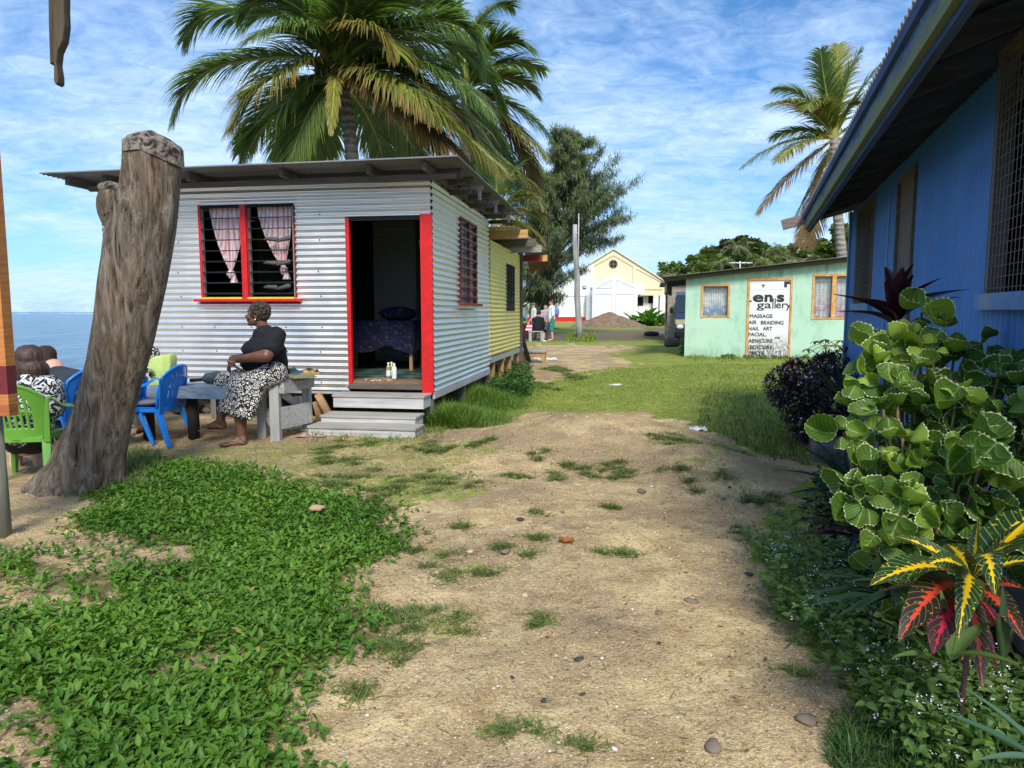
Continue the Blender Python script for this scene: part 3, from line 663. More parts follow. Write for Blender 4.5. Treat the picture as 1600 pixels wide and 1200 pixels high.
mb = MB(); mb.ball((-.28, 1.15, FZ+.23), (.10, .15, .23), 14, jit=.3); o = mb.build('white_sack', M_plain('sack_white', (.55, .54, .5), .9)); o.location = shed.location; o.rotation_euler = (0, 0, A9); tag(o, 'pale sack leaning inside the doorway by the side wall', 'sack')
m_cap = M_plain('white_cap', (.8, .8, .8), .4, bump=0); m_oil = NT('oil').set(col=(.30, .27, .07), rough=.12, spec=.6); m_lbl = M_plain('label_paper', (.72, .76, .78), .6, .3, 60)
for i, (px, dy, lab, cc) in enumerate(((607, .36, 'yellow oil bottle with a white cap, furthest left of the three in the doorway', m_oil), (612, .46, 'oil bottle half hidden behind the two others in the doorway', m_oil), (616, .24, 'clear bottle with pale label, the one closest to the door step', m_cap))):
    p = gf(shed, px, 580, 'front', dy); e = thing('bottle', lab, 'bottle', shed.matrix_basis@Vector((p.x, dy, FZ+.008)), 0, 'bottles in the doorway')
    mb = MB(); mb.lathe([(.0, 0), (.030, .002), (.031, .02), (.031, .13), (.026, .15), (.012, .17), (.012, .18), (0, .181)], n=14); mb.build('bottle_body', cc, e)
    mb = MB(); mb.lathe([(.0315, .03), (.0315, .10)], n=14); mb.build('label', m_lbl, e)
    mb = MB(); mb.lathe([(.014, .176), (.014, .20), (0, .201)], n=12); mb.build('cap', m_cap, e)
t = NT('shell_mat'); o = t.obj(); v = t.voro(o, 34, 'Distance'); n1 = t.noise(o, 30, 3); c = t.mix(t.ramp(v, [(.25, 1), (.45, 0)]), (.10, .06, .04), (.75, .62, .45)); c = t.mix(t.ramp(n1, [(.55, 0), (.6, .8)]), c, (.5, .14, .08)); t.set(col=c, rough=.8)
p = gf(shed, 592, 590, 'front', .18); mb = MB(); mb.lathe([(.0, .016), (.10, .014), (.16, .018), (.20, .012), (.205, .0)], n=26); o = mb.build('round_mat', t.m); o.location = shed.matrix_basis@Vector((p.x, .2, FZ+.001)); o.scale = (1, .75, 1); tag(o, 'round woven mat of cream, black and rust on the doorway floor', 'mat')
# ------------------------------------------------ steps (each board a part)
st = thing('wooden_steps', 'three weathered white and grey wooden steps below the red door frame', 'steps', shed.location, A9)
mw = M_wood('step_white', (.36, .355, .34), (.66, .655, .63), 'x', crack=.6); mtop = M_wood('step_tread', (.28, .255, .22), (.48, .45, .40), 'x', crack=.5)
def stepbox(px0, px1, pyt, pyb, yf, dep, hh):
    a = gf(shed, px0, pyt, 'front', yf); b = gf(shed, px1, pyt, 'front', yf); mb = MB(); mb.box(a.x, b.x, yf-.01, yf+dep, a.z, a.z+.028); mb.build('tread', mtop, st, bevel=.004)
    mb = MB(); mb.box(a.x+.012, b.x-.012, yf+.003, yf+.028, a.z-hh, a.z-.002); mb.build('riser', mw, st)
    mb = MB(); mb.box(b.x-.04, b.x-.014, yf+.03, yf+dep-.01, a.z-hh, a.z-.002); mb.box(a.x+.014, a.x+.04, yf+.03, yf+dep-.01, a.z-hh, a.z-.002); mb.build('side_board', mw, st); return a
stepbox(519, 663, 620, 636, -.36, .34, .125); stepbox(500, 650, 652, 664, -.68, .34, .12); stepbox(480, 650, 669, 676, -.98, .31, .10)
# firewood beneath the shed
for i, (px, py, ln, an, lab) in enumerate(((505, 632, .30, 1.1, 'pale split firewood block, top of the pile beside the steps'), (499, 645, .3, 1.35, 'split firewood block leaning in the middle of the pile by the steps'), (496, 660, .24, .4, 'short firewood chunk lying at the bottom of the pile by the steps'), (508, 652, .22, 1.2, 'darker firewood chunk behind the others under the shed'))):
    p = gf(shed, px, py, 'front', -.05+.07*i); q = shed.matrix_basis@p; e = MB(); M = Matrix.Translation((q.x, q.y, q.z))@Matrix.Rotation(an, 4, 'Y')@Matrix.Rotation(.5*i, 4, 'X')
    e.box(-ln/2, ln/2, -.045, .045, -.035, .04, 0, M); tag(e.build('firewood_block', M_wood('firewood%d' % i, (.40, .22, .10), (.62, .40, .22), 'x', crack=.2), bevel=.006), lab, 'firewood', 'firewood pile beneath the shed')
# ================================================================== yellow shed
yc = P(768, 557, 12.35); ys = thing('iron_shed', 'small yellow corrugated iron shed on timber posts behind the silver one', 'shed', (yc.x-.02, yc.y, 0), A9)
YL = 3.3; yz0 = yc.z; yzt = gf(ys, 768, 376, 'side').z
e0 = gf(ys, 812, 404, 'side'); YL = e0.y; yzt2 = e0.z
q0_ = gf(ys, 791, 486, 'side'); q1_ = gf(ys, 803, 416, 'side')
mb = MB(); corr(mb, 0, YL, yz0, yzt, (0, 0, 0), Y_, Z_, X_, holes=[(q0_.y, q1_.y, q0_.z, q1_.z)], seg=6, amp=.010, wob=.012); mb.build('side_wall', m_yellow, ys)
mb = MB(); corr(mb, -3.6, 0.0, yz0, yzt, (0, 0, 0), X_, Z_, (0, -1, 0), seg=4); mb.build('front_wall', m_yellow, ys)
mb = MB(); corr(mb, -3.6, 0.0, yz0, yzt-.05, (0, YL, 0), X_, Z_, Y_, seg=4); mb.box(-3.6, 0, .05, YL-.05, yz0, yz0+.04, 0); mb.build('back_wall', m_yellow, ys)
yw = link('window', (lambda b: (b.box(-.03, -.01, q0_.y, q1_.y, q0_.z, q1_.z, 0), b)[1])(MB()).mesh('dark_pane', m_black), ys)
mb = MB(); 
for k in range(4): y = q0_.y+.02+(q1_.y-q0_.y-.04)*k/3; mb.box(-.005, .02, y-.02, y+.02, q0_.z, q1_.z)
mb.build('frame', m_dkwood, yw); mb = MB()
for k in range(7): z = q0_.z+.05+(q1_.z-q0_.z-.1)*k/6; mb.tube([(.03, q0_.y, z), (.03, q1_.y, z)], .008, 5)
mb.build('bars', m_black, yw)
mb = MB(); corr(mb, 0, YL+1.2, 0, 4.4, (-3.9, -.25, yzt+.20), Y_, X_, Z_, seg=4); o = mb.build('roof', m_zinc, ys)
for k, (y, col, zz, ln) in enumerate(((.25, m_newwood, .10, .62), (1.3, m_dkwood, .05, .68), (2.3, m_greywood, .02, .72), (YL+.2, m_red_d, -.06, .62), (YL+.55, m_newwood, -.04, .75))):
    mb = MB(); mb.bar((-.6, y, yzt+zz), (ln-.05*k, y, yzt+zz+.02), .06, .14); mb.build('rafter', col, ys)
mb = MB(); mb.box(-3.5, .02, -.02, .05, yz0-.06, yz0-.01); mb.box(-.06, .0, 0, YL, yz0-.12, yz0-.02)
mb.build('bearer', m_greywood, ys)
for y in (.5, 1.5, 2.4, YL): mb = MB(); mb.box(-.12, -.02, y-.06, y+.06, -.1, yz0-.12); mb.build('post', m_newwoodz, ys)
mb = MB(); mb.box(-.05, .05, YL+.06, YL+.16, 0, yzt+.1); mb.build('corner_post', m_dkwood, ys)
# box bench and leaning pole beyond the yellow shed
p = Gz(828, 567, .12); bb = thing('box_bench', 'low brown plank box beneath the end of the yellow shed', 'box', (p.x, p.y, Hs(p.x, p.y)), A9)
mb = MB(); mb.box(-.45, .42, -.2, .25, .27, .31); mb.build('top', m_greywood, bb); mb = MB()
for x in (-.42, -.06, .36): mb.box(x, x+.05, -.17, -.12, 0, .27); mb.box(x, x+.05, .15, .2, 0, .27)
mb.box(-.42, .36, -.16, -.14, .16, .27); mb.box(-.42, -.06, -.162, -.142, 0.0, .16); mb.build('frame', m_newwoodz, bb)
a = P(811, 508, p.y-.15); mb = MB(); mb.tube([(a.x, a.y, a.z), (P(827, 565, p.y-.3).x, p.y-.3, Hs(p.x, p.y-.3)+.02)], .055, 10); tag(mb.build('leaning_post', M_plain('charred_wood', (.02, .02, .022), .8)), 'black round post leaning against the plank box', 'post')
# ================================================================== green shop
gc = P(1069, 558, 19.0); A14 = -R(14.5); GZ0 = Hs(gc.x+.5, gc.y)-.05
shop = thing('green_shop', 'mint green rendered shop with orange window frames and a painted white door', 'shop', (gc.x, gc.y, 0), A14)
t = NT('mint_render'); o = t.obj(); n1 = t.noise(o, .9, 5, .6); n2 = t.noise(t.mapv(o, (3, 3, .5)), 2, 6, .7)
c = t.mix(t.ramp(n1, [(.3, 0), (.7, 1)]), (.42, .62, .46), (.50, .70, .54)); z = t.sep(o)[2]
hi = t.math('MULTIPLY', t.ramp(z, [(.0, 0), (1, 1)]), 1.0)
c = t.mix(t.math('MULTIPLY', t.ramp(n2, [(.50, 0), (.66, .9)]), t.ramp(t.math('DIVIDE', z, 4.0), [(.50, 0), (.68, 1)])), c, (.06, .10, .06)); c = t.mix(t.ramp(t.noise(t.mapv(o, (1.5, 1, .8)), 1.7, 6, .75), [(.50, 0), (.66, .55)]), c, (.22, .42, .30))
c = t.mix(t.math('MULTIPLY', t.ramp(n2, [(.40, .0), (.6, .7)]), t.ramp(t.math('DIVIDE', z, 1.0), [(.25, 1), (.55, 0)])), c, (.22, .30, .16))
t.bump(t.noise(o, 12, 5), .25, .01); m_mint = t.set(col=c, rough=.85, spec=.2)
def gfs(px, py, off=0): return gf(shop, px, py, 'front', off)
tl = gfs(1070, 433).z; trp = gfs(1320, 406); GW = 6.2; gs = (trp.z-tl)/trp.x; topz = lambda x: tl+gs*x
wA0, wA1 = gfs(1098, 493), gfs(1138, 447); dA0, dA1 = gfs(1167, 560), gfs(1239, 434); wB0, wB1 = gfs(1271, 496), gfs(1345, 431)
def wall_with_holes(mb, x0, x1, z0, top, holes, y0, y1, m=0):
    xs = sorted({x0, x1, *[h[0] for h in holes], *[h[1] for h in holes]})
    for a, b in zip(xs, xs[1:]):
        hh = sorted([h for h in holes if h[0] <= a+1e-6 and h[1] >= b-1e-6], key=lambda h: h[2]); z = z0
        for h in hh: 
            if h[2] > z+1e-4: mb.prism([(a, z), (b, z), (b, h[2]), (a, h[2])], y0, y1, m)
            z = h[3]
        mb.prism([(a, z), (b, z), (b, top(b)), (a, top(a))], y0, y1, m)
HA = (wA0.x, wA1.x, wA0.z, wA1.z); HB = (wB0.x, wB1.x, wB0.z, wB1.z); HD = (dA0.x, dA1.x, GZ0-.3, dA1.z)
mb = MB(); wall_with_holes(mb, 0, GW, GZ0-.3, topz, [HA, HD, HB], 0, .14); mb.build('front_wall', m_mint, shop)
mb = MB(); mb.box(0, .14, .14, 4.0, GZ0-.3, tl-.05); mb.box(GW-.14, GW, .14, 4.0, GZ0-.3, topz(GW)-.05); mb.box(.14, GW-.14, 3.9, 4.0, GZ0-.3, tl-.05); mb.build('side_walls', m_mint, shop)
rl = gfs(1035, 433, -.35); mb = MB(); xr0 = rl.x-.05
M = Matrix.Translation((0, 0, 0)); ang = math.atan(gs)
corr(mb, -.35, 4.3, 0, (GW+.5-xr0)/math.cos(ang), (xr0, 0, topz(xr0)+.05), Y_, (math.cos(ang), 0, math.sin(ang)), (-math.sin(ang), 0, math.cos(ang)), seg=4); o = mb.build('roof', m_roof, shop)
s_ = o.modifiers.new('s', 'SOLIDIFY'); s_.thickness = .01; s_.offset = -1
for y in (-.15, 1.2, 2.5, 3.8): mb = MB(); mb.bar((xr0+.08, y, topz(xr0+.08)-.02), (GW+.3, y, topz(GW+.3)-.02), .05, .09); mb.build('roof_beam', m_dkwood, shop)
mb = MB(); mb.box(xr0+.1, xr0+.16, -.12, 4, topz(xr0)-.34, topz(xr0)-.03); mb.build('fascia', m_dkwood, shop)
m_orange = M_plain('orange_timber', (.62, .30, .075), .6, .3, 12, dirt=(.70, .60, .48)); m_pane = NT('window_pane').set(col=(.35, .42, .45), rough=.08, spec=.6, alpha=.2)
def shopwin(h, y=-.02, mull=None, cur=None):
    x0, x1, z0, z1 = h; f = .055; mb = MB(); mb.box(x0-f, x0, y, .1, z0-f, z1+f); wn_ = mb.build('window', m_orange, shop); mb = MB(); mb.box(x1, x1+f, y, .1, z0-f, z1+f); mb.box(x0, x1, y+.002, .1, z1, z1+f); mb.box(x0, x1, y+.002, .1, z0-f*.7, z0)
    if mull: mb.box(mull-.05, mull+.05, y-.002, .1, z0, z1)
    mb.build('frame', m_orange, wn_); mb = MB(); k = 7
    for i in range(k): z = z0+(z1-z0)*(i+.5)/k; mb.box(x0, x1, .05, .058, z-(z1-z0)/k*.46, z+(z1-z0)/k*.46, 0, Matrix.Translation((0, 0, 0)))
    mb.build('louvre_panes', m_pane, wn_); return wn_
t = NT('net_curtain'); o = t.obj(); n1 = t.noise(o, 5, 5, .6, 1); c = t.mix(t.ramp(n1, [(.42, 0), (.55, 1)]), (.60, .60, .60), (.85, .85, .85)); z = t.sep(o)[2]; k = t.ramp(t.math('SUBTRACT', z, wA0.z), [(.12, 1), (.40, 0)])
c = t.mix(t.math('MULTIPLY', t.ramp(t.noise(o, 7, 4), [(.42, 0), (.5, 1)]), k), c, (.15, .27, .5)); t.set(col=c, rough=.9); m_netb = t.m
t = NT('net_curtain_pink'); o = t.obj(); n1 = t.noise(t.mapv(o, (6, 1, .6)), 3, 5, .6, 1); c = t.mix(t.ramp(n1, [(.42, 0), (.6, 1)]), (.52, .50, .50), (.80, .78, .78)); z = t.sep(o)[2]; k = t.ramp(t.math('SUBTRACT', z, wB0.z), [(.20, 1), (.5, 0)])
c = t.mix(t.math('MULTIPLY', t.ramp(t.noise(o, 7, 4), [(.42, 0), (.5, 1)]), k), c, (.55, .2, .25)); t.set(col=c, rough=.9); m_netp = t.m
def net(h, mat, lab):
    x0, x1, z0, z1 = h; mb = MB(); n = 60; vs = []
    for i in range(n+1): x = x0+(x1-x0)*i/n; vs += [(x, .17+.02*math.sin(i*1.1), z0), (x, .17+.012*math.sin(i*1.1+.4), z1)]
    mb.add(vs, [(2*i, 2*i+2, 2*i+3, 2*i+1) for i in range(n)], 0, True); o = mb.build('net_curtain', mat); o.location = shop.location; o.rotation_euler = shop.rotation_euler; tag(o, lab, 'curtain')
shopwin(HA); shopwin(HB, mull=gfs(1303, 460).x)
net(HA, m_netb, 'white and blue net curtain in the single small window of the green shop'); net(HB, m_netp, 'white and pink gathered net curtain in the wide window of the green shop')
mb = MB(); x0, x1, z1 = dA0.x, dA1.x, dA1.z
mb.box(x0-.04, x0+.015, -.03, .1, GZ0-.02, z1); mb.box(x1-.05, x1, -.03, .1, GZ0-.02, z1); mb.box(x0+.015, x1-.05, -.028, .1, z1-.06, z1); mb.build('door_frame', m_orange, shop)
t = NT('sign_white'); o = t.obj(); n1 = t.noise(t.mapv(o, (9, 1, 3)), 3, 6, .75); z = t.math('SUBTRACT', t.sep(o)[2], GZ0); n2 = t.noise(o, 3, 5, .6)
c = t.mix(t.ramp(n2, [(.3, 0), (.8, .3)]), (.78, .78, .76), (.55, .55, .52)); c = t.mix(t.math('MULTIPLY', t.ramp(n1, [(.42, 0), (.56, 1)]), t.ramp(t.math('ADD', z, t.math('MULTIPLY', n2, -.5)), [(.0, 1), (.50, 0)])), c, (.10, .075, .06)); m_sign = t.set(col=c, rough=.7)
mb = MB(); zt = gfs(1200, 453).z; mb.box(x0+.02, x1-.06, -.012, .05, GZ0+.02, zt); door = mb.build('door', m_sign, shop); mb = MB(); mb.box(x0+.02, x1-.06, .0, .05, zt+.006, z1-.075); mb.build('upper_board', m_sign, door)
m_ink = M_plain('sign_ink', (.035, .038, .042), .7, .3, 30); mb = MB()
def ptxt(body, px0, px1, pyb, size_px, bold=0, shear=0, y=-.014, rot=0):
    a = gfs(px0+.9, pyb); b = gfs(px1+.9, pyb); s_ = (gfs(px0, pyb-size_px).z-a.z)/.72; add_text(mb, body, a.x, a.z, y, s_, b.x-a.x, 0, 0, shear, rot, bold or .0035)
ptxt('e', 1176, 1191, 471, 15.4, .014); ptxt('n', 1194.5, 1205, 471, 15.4, .017); ptxt('s', 1213.5, 1223.5, 471, 15.4, .016); ptxt('.', 1171, 1173, 471.5, 12, .01)
ptxt('ga', 1181.5, 1204, 481.5, 11.5, .0); ptxt('ll', 1205.8, 1210.6, 482, 16.5, .003); ptxt('ery', 1211.5, 1235, 481.5, 11.5, .0)
ptxt('MASSAGE', 1170.5, 1206, 496.5, 5.6); ptxt("'AIR", 1167.5, 1181, 506.3, 5.8); ptxt('BRAIDING', 1188, 1223, 506.8, 5.8); ptxt('NAIL', 1168.3, 1185, 516, 5.6); ptxt('ART', 1191, 1205.5, 516, 5.6); ptxt('FACIAL.', 1168.5, 1196.5, 525, 5.6)
ptxt('AENICURE', 1168.5, 1206, 535, 5.6); ptxt("'EDICURE", 1169, 1206, 545, 5.6); ptxt('PAETIS', 1169, 1193.5, 554, 5.2); ptxt('vs', 1209, 1217, 529, 3.5)
mb.build('lettering', m_ink, door)
mb = MB(); a = gfs(1190, 450); b = gfs(1195, 450); zz = gfs(1190, 446.5).z; mb.box(a.x, b.x, -.004, -.001, zz, zz+.03); mb.box((a.x+b.x)/2-.012, (a.x+b.x)/2+.012, -.004, -.001, zz-.05, zz)
a = gfs(1227, 450); b = gfs(1237, 450); zz = gfs(1227, 441).z; mb.box(a.x-.03, x1-.065, -.004, -.001, zz-.05, zz+.02); mb.box(a.x-.03, a.x+.04, -.004, -.001, zz-.13, zz-.05); mb.build('lettering', m_ink, door)
# aerial on the roof
p = P(1156, 424, 21.5); an = thing('tv_aerial', 'thin white television aerial standing above the green shop roof', 'aerial', (p.x, p.y, 2.6)); mb = MB(); mb.tube([(0, 0, -.5), (0, 0, .35)], .02, 6); mb.tube([(-.32, 0, .3), (.36, 0, .3)], .018, 6)
for x in (-.3, -.15, 0, .15, .3): mb.tube([(x, -.2, .3), (x, .2, .3)], .01, 5)
mb.build('aerial_rods', m_white, an)
# ================================================================== concrete block house, van, tyre, dirt heap, church, pole
def pix(px, pyg, Y): p = P(px, pyg, Y); return p
bp = P(1042, 531, 30); bl = thing('block_house', 'bare grey brown concrete block house beyond the green shop', 'house', (bp.x, bp.y, 0), -R(11))
t = NT('concrete_block'); o = t.obj(); br_ = t.n('ShaderNodeTexBrick'); t.l(t.mapv(o, (1, 1, 1), rot=(R(90), 0, 0)), br_.inputs[0]); br_.inputs['Scale'].default_value = 1; br_.inputs['Brick Width'].default_value = .4; br_.inputs['Row Height'].default_value = .2; br_.inputs['Mortar Size'].default_value = .012
br_.inputs['Color1'].default_value = (.33, .27, .21, 1); br_.inputs['Color2'].default_value = (.40, .33, .26, 1); br_.inputs['Mortar'].default_value = (.22, .19, .15, 1)
c = t.mix(t.ramp(t.noise(o, 1.2, 5), [(.4, 0), (.7, .5)]), br_.outputs[0], (.24, .20, .16)); m_block = t.set(col=c, rough=.95)
zt = P(1042, 446, 30).z; g0 = Hs(bp.x, bp.y)-.1
mb = MB(); mb.box(0, 5, 0, .2, g0, zt+.1); mb.box(0, .2, .2, 5, g0, zt+.1); mb.box(4.8, 5, .2, 5, g0, zt); mb.box(.2, 4.8, 4.8, 5, g0, zt); mb.build('walls', m_block, bl)
mb = MB(); mb.box(-.02, -.004, 1.2, 2.4, 1.0, 2.3); mb.build('window', m_black, bl); mb = MB(); mb.box(-.3, 5.2, -.2, 5.3, zt+.1, zt+.17); mb.build('roof', m_roof, bl)
# van
p = P(1054, 532, 25.5); van = thing('van', 'dark blue van with a beige band parked behind the green shop', 'van', (p.x, p.y, Hs(p.x, p.y)), -R(13.5))
m_navy = NT('navy_paint').set(col=(.012, .022, .055), rough=.25, spec=.5, coat=.6); m_beige = NT('beige_paint').set(col=(.45, .38, .24), rough=.35); m_wg = NT('van_glass').set(col=(.02, .03, .04), rough=.05, spec=.8); m_rub = M_plain('tyre_rubber', (.02, .02, .02), .85)
Wv = 1.65; mb = MB(); prof = [(-.0, .42), (0.0, .95), (.12, 1.12), (.62, 1.80), (.9, 1.92), (4.1, 1.95), (4.3, 1.8), (4.35, .4)]
vs = [(x, y, z) for x in (0, Wv) for y, z in prof]; k = len(prof)
mb.add(vs, [tuple(range(k)), tuple(range(k, 2*k))[::-1]]+[((i+1) % k, i, k+i, k+(i+1) % k) for i in range(k)]); body = mb.build('body', m_navy, van, bevel=.05)
mb = MB(); mb.box(-.012, Wv+.012, .06, 4.3, .80, .95); mb.box(.02, Wv-.02, -.012, .05, .74, .92); mb.build('band', m_beige, van)
mb = MB(); mb.add([(.1, .135, 1.17), (Wv-.1, .135, 1.17), (Wv-.15, .575, 1.76), (.15, .575, 1.76)], [(0, 1, 2, 3)]); mb.build('windscreen', m_wg, van)
for x in (-.012, Wv+.004):
    mb = MB(); mb.box(x, x+.008, .55, 1.45, 1.12, 1.70); mb.box(x, x+.008, 1.6, 2.7, 1.12, 1.72); mb.box(x, x+.008, 2.85, 4.0, 1.12, 1.72); mb.build('side_windows', m_wg, van)
mb = MB(); mb.box(.05, Wv-.05, -.07, .06, .30, .50); mb.build('bumper', m_black, van, bevel=.02)
for x in (.18, Wv-.18): mb = MB(); mb.ball((x, -.01, .66), (.13, .04, .08), 12); mb.build('headlight', NT('lamp_glass').set(col=(.7, .7, .68), rough=.1), van)
for x in (-.14, Wv+.14): mb = MB(); mb.ball((x, .45, 1.25), (.07, .05, .12), 10); mb.tube([(x, .45, 1.2), (x*.2+(Wv*.8 if x > 1 else 0), .5, 1.12)], .015, 6); mb.build('mirror', m_black, van)
for x in (-.01, Wv-.17):
    for y in (.75, 3.5):
        e = MB(); Mx = Matrix.Translation((x, y, .31))@Matrix.Rotation(R(90), 4, 'Y'); e.lathe([(.19, .0), (.30, .0), (.31, .03), (.31, .15), (.30, .18), (.19, .18)], n=22, M=Mx); wh = e.build('wheel', m_rub, van)
        e = MB(); e.lathe([(0, .03), (.12, .02), (.19, .01), (.19, .17), (0, .17)], n=18, M=Mx); e.build('rim', M_plain('rim_grey', (.35, .35, .36), .4), wh)
p = Gz(1018, 519, .43); mb = MB()
pr = [(.17+.0*i, 0) for i in range(1)]; mb.lathe([(.20, .02), (.30, 0), (.36, .04), (.37, .10), (.36, .16), (.30, .20), (.20, .18), (.20, .02)], n=26); o = mb.build('tyre', m_rub); o.location = (p.x, p.y, Hs(p.x, p.y)); o.rotation_euler = (R(4), 0, 0); tag(o, 'old black tyre lying flat on the grass before the church', 'tyre')
# boulder at the van
p = P(1051, 531, 24.2); mb = MB(); mb.ball((0, 0, .12), (.28, .2, .19), 14, jit=.35); o = mb.build('boulder', M_plain('dark_rock', (.10, .085, .07), .95, .3)); o.location = (p.x, p.y, Hs(p.x, p.y)); tag(o, 'dark rounded boulder on the grass in front of the blue van', 'boulder')
# dirt heap
hp = P(953, 506, 47); mb = MB(); n = 60; vs = []; hz0 = Hs(hp.x, hp.y)
for j in range(n+1):
    for i in range(n+1):
        u = -1+2*i/n; v = -1+2*j/n; r = math.sqrt(u*u+v*v); x = u*2.7; y = v*1.7
        h = max(0, 1-r)**.85*1.05+(.14 if r < .85 else 0)*noise.noise(Vector((x*2, y*2, 3)))+.04*noise.noise(Vector((x*7, y*7, 1)))
        if u < 0: h *= 1+.15*u
        vs.append((x, y, h-.06))
mb.add(vs, [(j*(n+1)+i, j*(n+1)+i+1, (j+1)*(n+1)+i+1, (j+1)*(n+1)+i) for j in range(n) for i in range(n)], 0, True)
o = mb.build('dirt_heap', M_plain('heap_soil', (.20, .135, .085), .95, .35, 3, bump=.8)); o.location = (hp.x-.1, hp.y, hz0); tag(o, 'brown heap of soil dumped in front of the white church', 'heap')
# church
cp = P(957, 500, 58); gz = Hs(cp.x, cp.y)-.1; ch = thing('church', 'white and cream gabled church with a round window under the peak', 'church', (cp.x, cp.y, 0), 0)
S58 = 58/FPX; zz = lambda py: CAMH+(HORY-py)*S58; xx = lambda px: (px-957)*S58
apex = zz(392); sl = .615; HWL, HWR = 6.9, 6.9; roofz = lambda x: apex-abs(x)*sl
mb = MB(); xb = xx(926)
mb.prism([(-HWL, gz), (xb, gz), (xb, roofz(xb)), (-HWL, roofz(-HWL))], 0, .25); mb.build('white_gable_wall', m_white, ch)
mb = MB(); mb.prism([(xb, zz(462)), (0, zz(462)), (0, apex), (xb, roofz(xb))], .0, .25); mb.prism([(0, zz(462)), (xx(1037), zz(462)), (xx(1037), roofz(xx(1037))), (0, apex)], .0, .25); mb.box(xx(1037), HWR, 0, .25, gz, roofz(HWR))
mb.build('cream_gable_wall', m_cream, ch)
mb = MB(); mb.box(xb, HWR, .8, 1.0, gz, zz(462)+.1, 0); mb.build('recessed_wall', m_white, ch)
for px in (990, 1024, 1034): mb = MB(); mb.box(xx(px)-.2, xx(px)+.2, .003, .25, gz, zz(462)); mb.build('pillar', m_white, ch)
mb = MB(); mb.box(xx(997), xx(1007), .78, .8, zz(478), zz(464)); mb.box(xx(1015), xx(1026), .78, .8, zz(474), zz(462.5)); mb.build('openings', m_black, ch)
mb = MB(); mb.lathe([(0, 0), (.32, 0)], n=24, M=Matrix.Translation((0, -.012, zz(414)))@Matrix.Rotation(R(90), 4, 'X')); rw = mb.build('round_window', m_black, ch); mb = MB(); mb.lathe([(.30, 0), (.34, .03), (.37, 0)], n=24, M=Matrix.Translation((0, -.014, zz(414)))@Matrix.Rotation(R(90), 4, 'X')); mb.box(-.02, .02, -.03, -.015, zz(414)-.3, zz(414)+.3); mb.box(-.3, .3, -.03, -.015, zz(414)-.02, zz(414)+.02); mb.build('window_bars', M_plain('brown_trim', (.30, .22, .13), .7), rw)
mgr = M_plain('groove_line', (.42, .33, .20), .8, bump=0); mgw = M_plain('groove_white', (.50, .51, .52), .8, bump=0); mb = MB()
def line(mb, a, b, w=.07, y=-.01): mb.bar((xx(a[0]), y, zz(a[1])), (xx(b[0]), y, zz(b[1])), .03, w, 0, (0, 0, 1))
for a, b in (((928, 417), (957, 401)), ((957, 401), (987, 418)), ((987, 418), (987, 443)), ((992, 421), (1034, 443)), ((1003, 453), (1034, 453))): line(mb, a, b)
mb.build('cream_groove', mgr, ch); mb = MB()
for a, b in (((920, 422), (868, 452)), ((867, 463), (916, 463))): line(mb, a, b)
mb.build('white_groove', mgw, ch)
# porch with its own small gable
pl, pr_, pz = xx(921), xx(1001), zz(452); mb = MB(); pp = [(xx(922), gz), (xx(990), gz), (xx(990), zz(461)), (xx(1001), zz(461)), (xx(1001), zz(447)), (xx(984), zz(447)), (xx(955), zz(430)), (xx(922), zz(449))]
mb.prism(pp, -1.6, -1.4); mb.box(xx(922), xx(930), -1.4, 0, gz, zz(452)); mb.box(xx(986), xx(990), -1.4, 0, gz, zz(461)); mb.box(xx(922), xx(1001), -1.4, 0, zz(452)-.05, zz(449)); por = mb.build('porch', M_plain('porch_white', (.76, .78, .80), .6, .05), ch)
mb = MB()
for a, b in (((928, 452), (951, 439)), ((951, 439), (951, 451)), ((928, 452), (951, 451.5)), ((958, 439), (984, 451)), ((958, 439), (958, 451)), ((926, 461), (951, 461)), ((951, 461), (951, 488)), ((957, 461), (984, 461)), ((957, 461), (957, 490)), ((984, 461), (984, 500)), ((926, 461), (926, 495))): line(mb, a, b, .06, -1.61)
mb.build('porch_groove', mgw, por)
mb = MB(); mb.box(xx(914), xx(922), -.9, -.1, gz, zz(462), 0); mb.build('side_recess', M_plain('recess_grey', (.45, .47, .5), .8), ch)
mb = MB(); mb.box(-HWL-.02, xx(918), -.03, -.002, gz, zz(495)); mb.build('red_base', m_red, ch)
mb = MB(); mb.box(xx(910), xx(915.5), -.08, -.002, zz(451.5), zz(447)); fl = mb.build('floodlight', m_black, ch); mb = MB(); mb.box(xx(911), xx(914.7), -.09, -.08, zz(450.5), zz(448)); mb.build('lamp_glass', M_plain('lamp_white', (.6, .6, .6)), fl)
mb = MB(); a = (0, apex+.03)
for sgn in (-1, 1):
    e = sgn*(HWL+.3); mb.add([(0, -.15, apex+.02), (e, -.15, roofz(e)+.02), (e, 20, roofz(e)+.02), (0, 20, apex+.02), (0, -.15, apex+.12), (e, -.15, roofz(e)+.12), (e, 20, roofz(e)+.12), (0, 20, apex+.12)], [(0, 1, 2, 3), (7, 6, 5, 4), (0, 4, 5, 1), (1, 5, 6, 2), (2, 6, 7, 3)])
mb.build('roof', M_plain('church_roof', (.66, .64, .58), .6), ch); mb = MB(); mb.box(-HWL, -HWL+.2, .25, 20, gz, roofz(HWL)); mb.box(HWR-.2, HWR, .25, 20, gz, roofz(HWR)); mb.box(-HWL+.2, HWR-.2, 19.8, 20, gz, roofz(HWR)); mb.build('side_walls', m_white, ch)
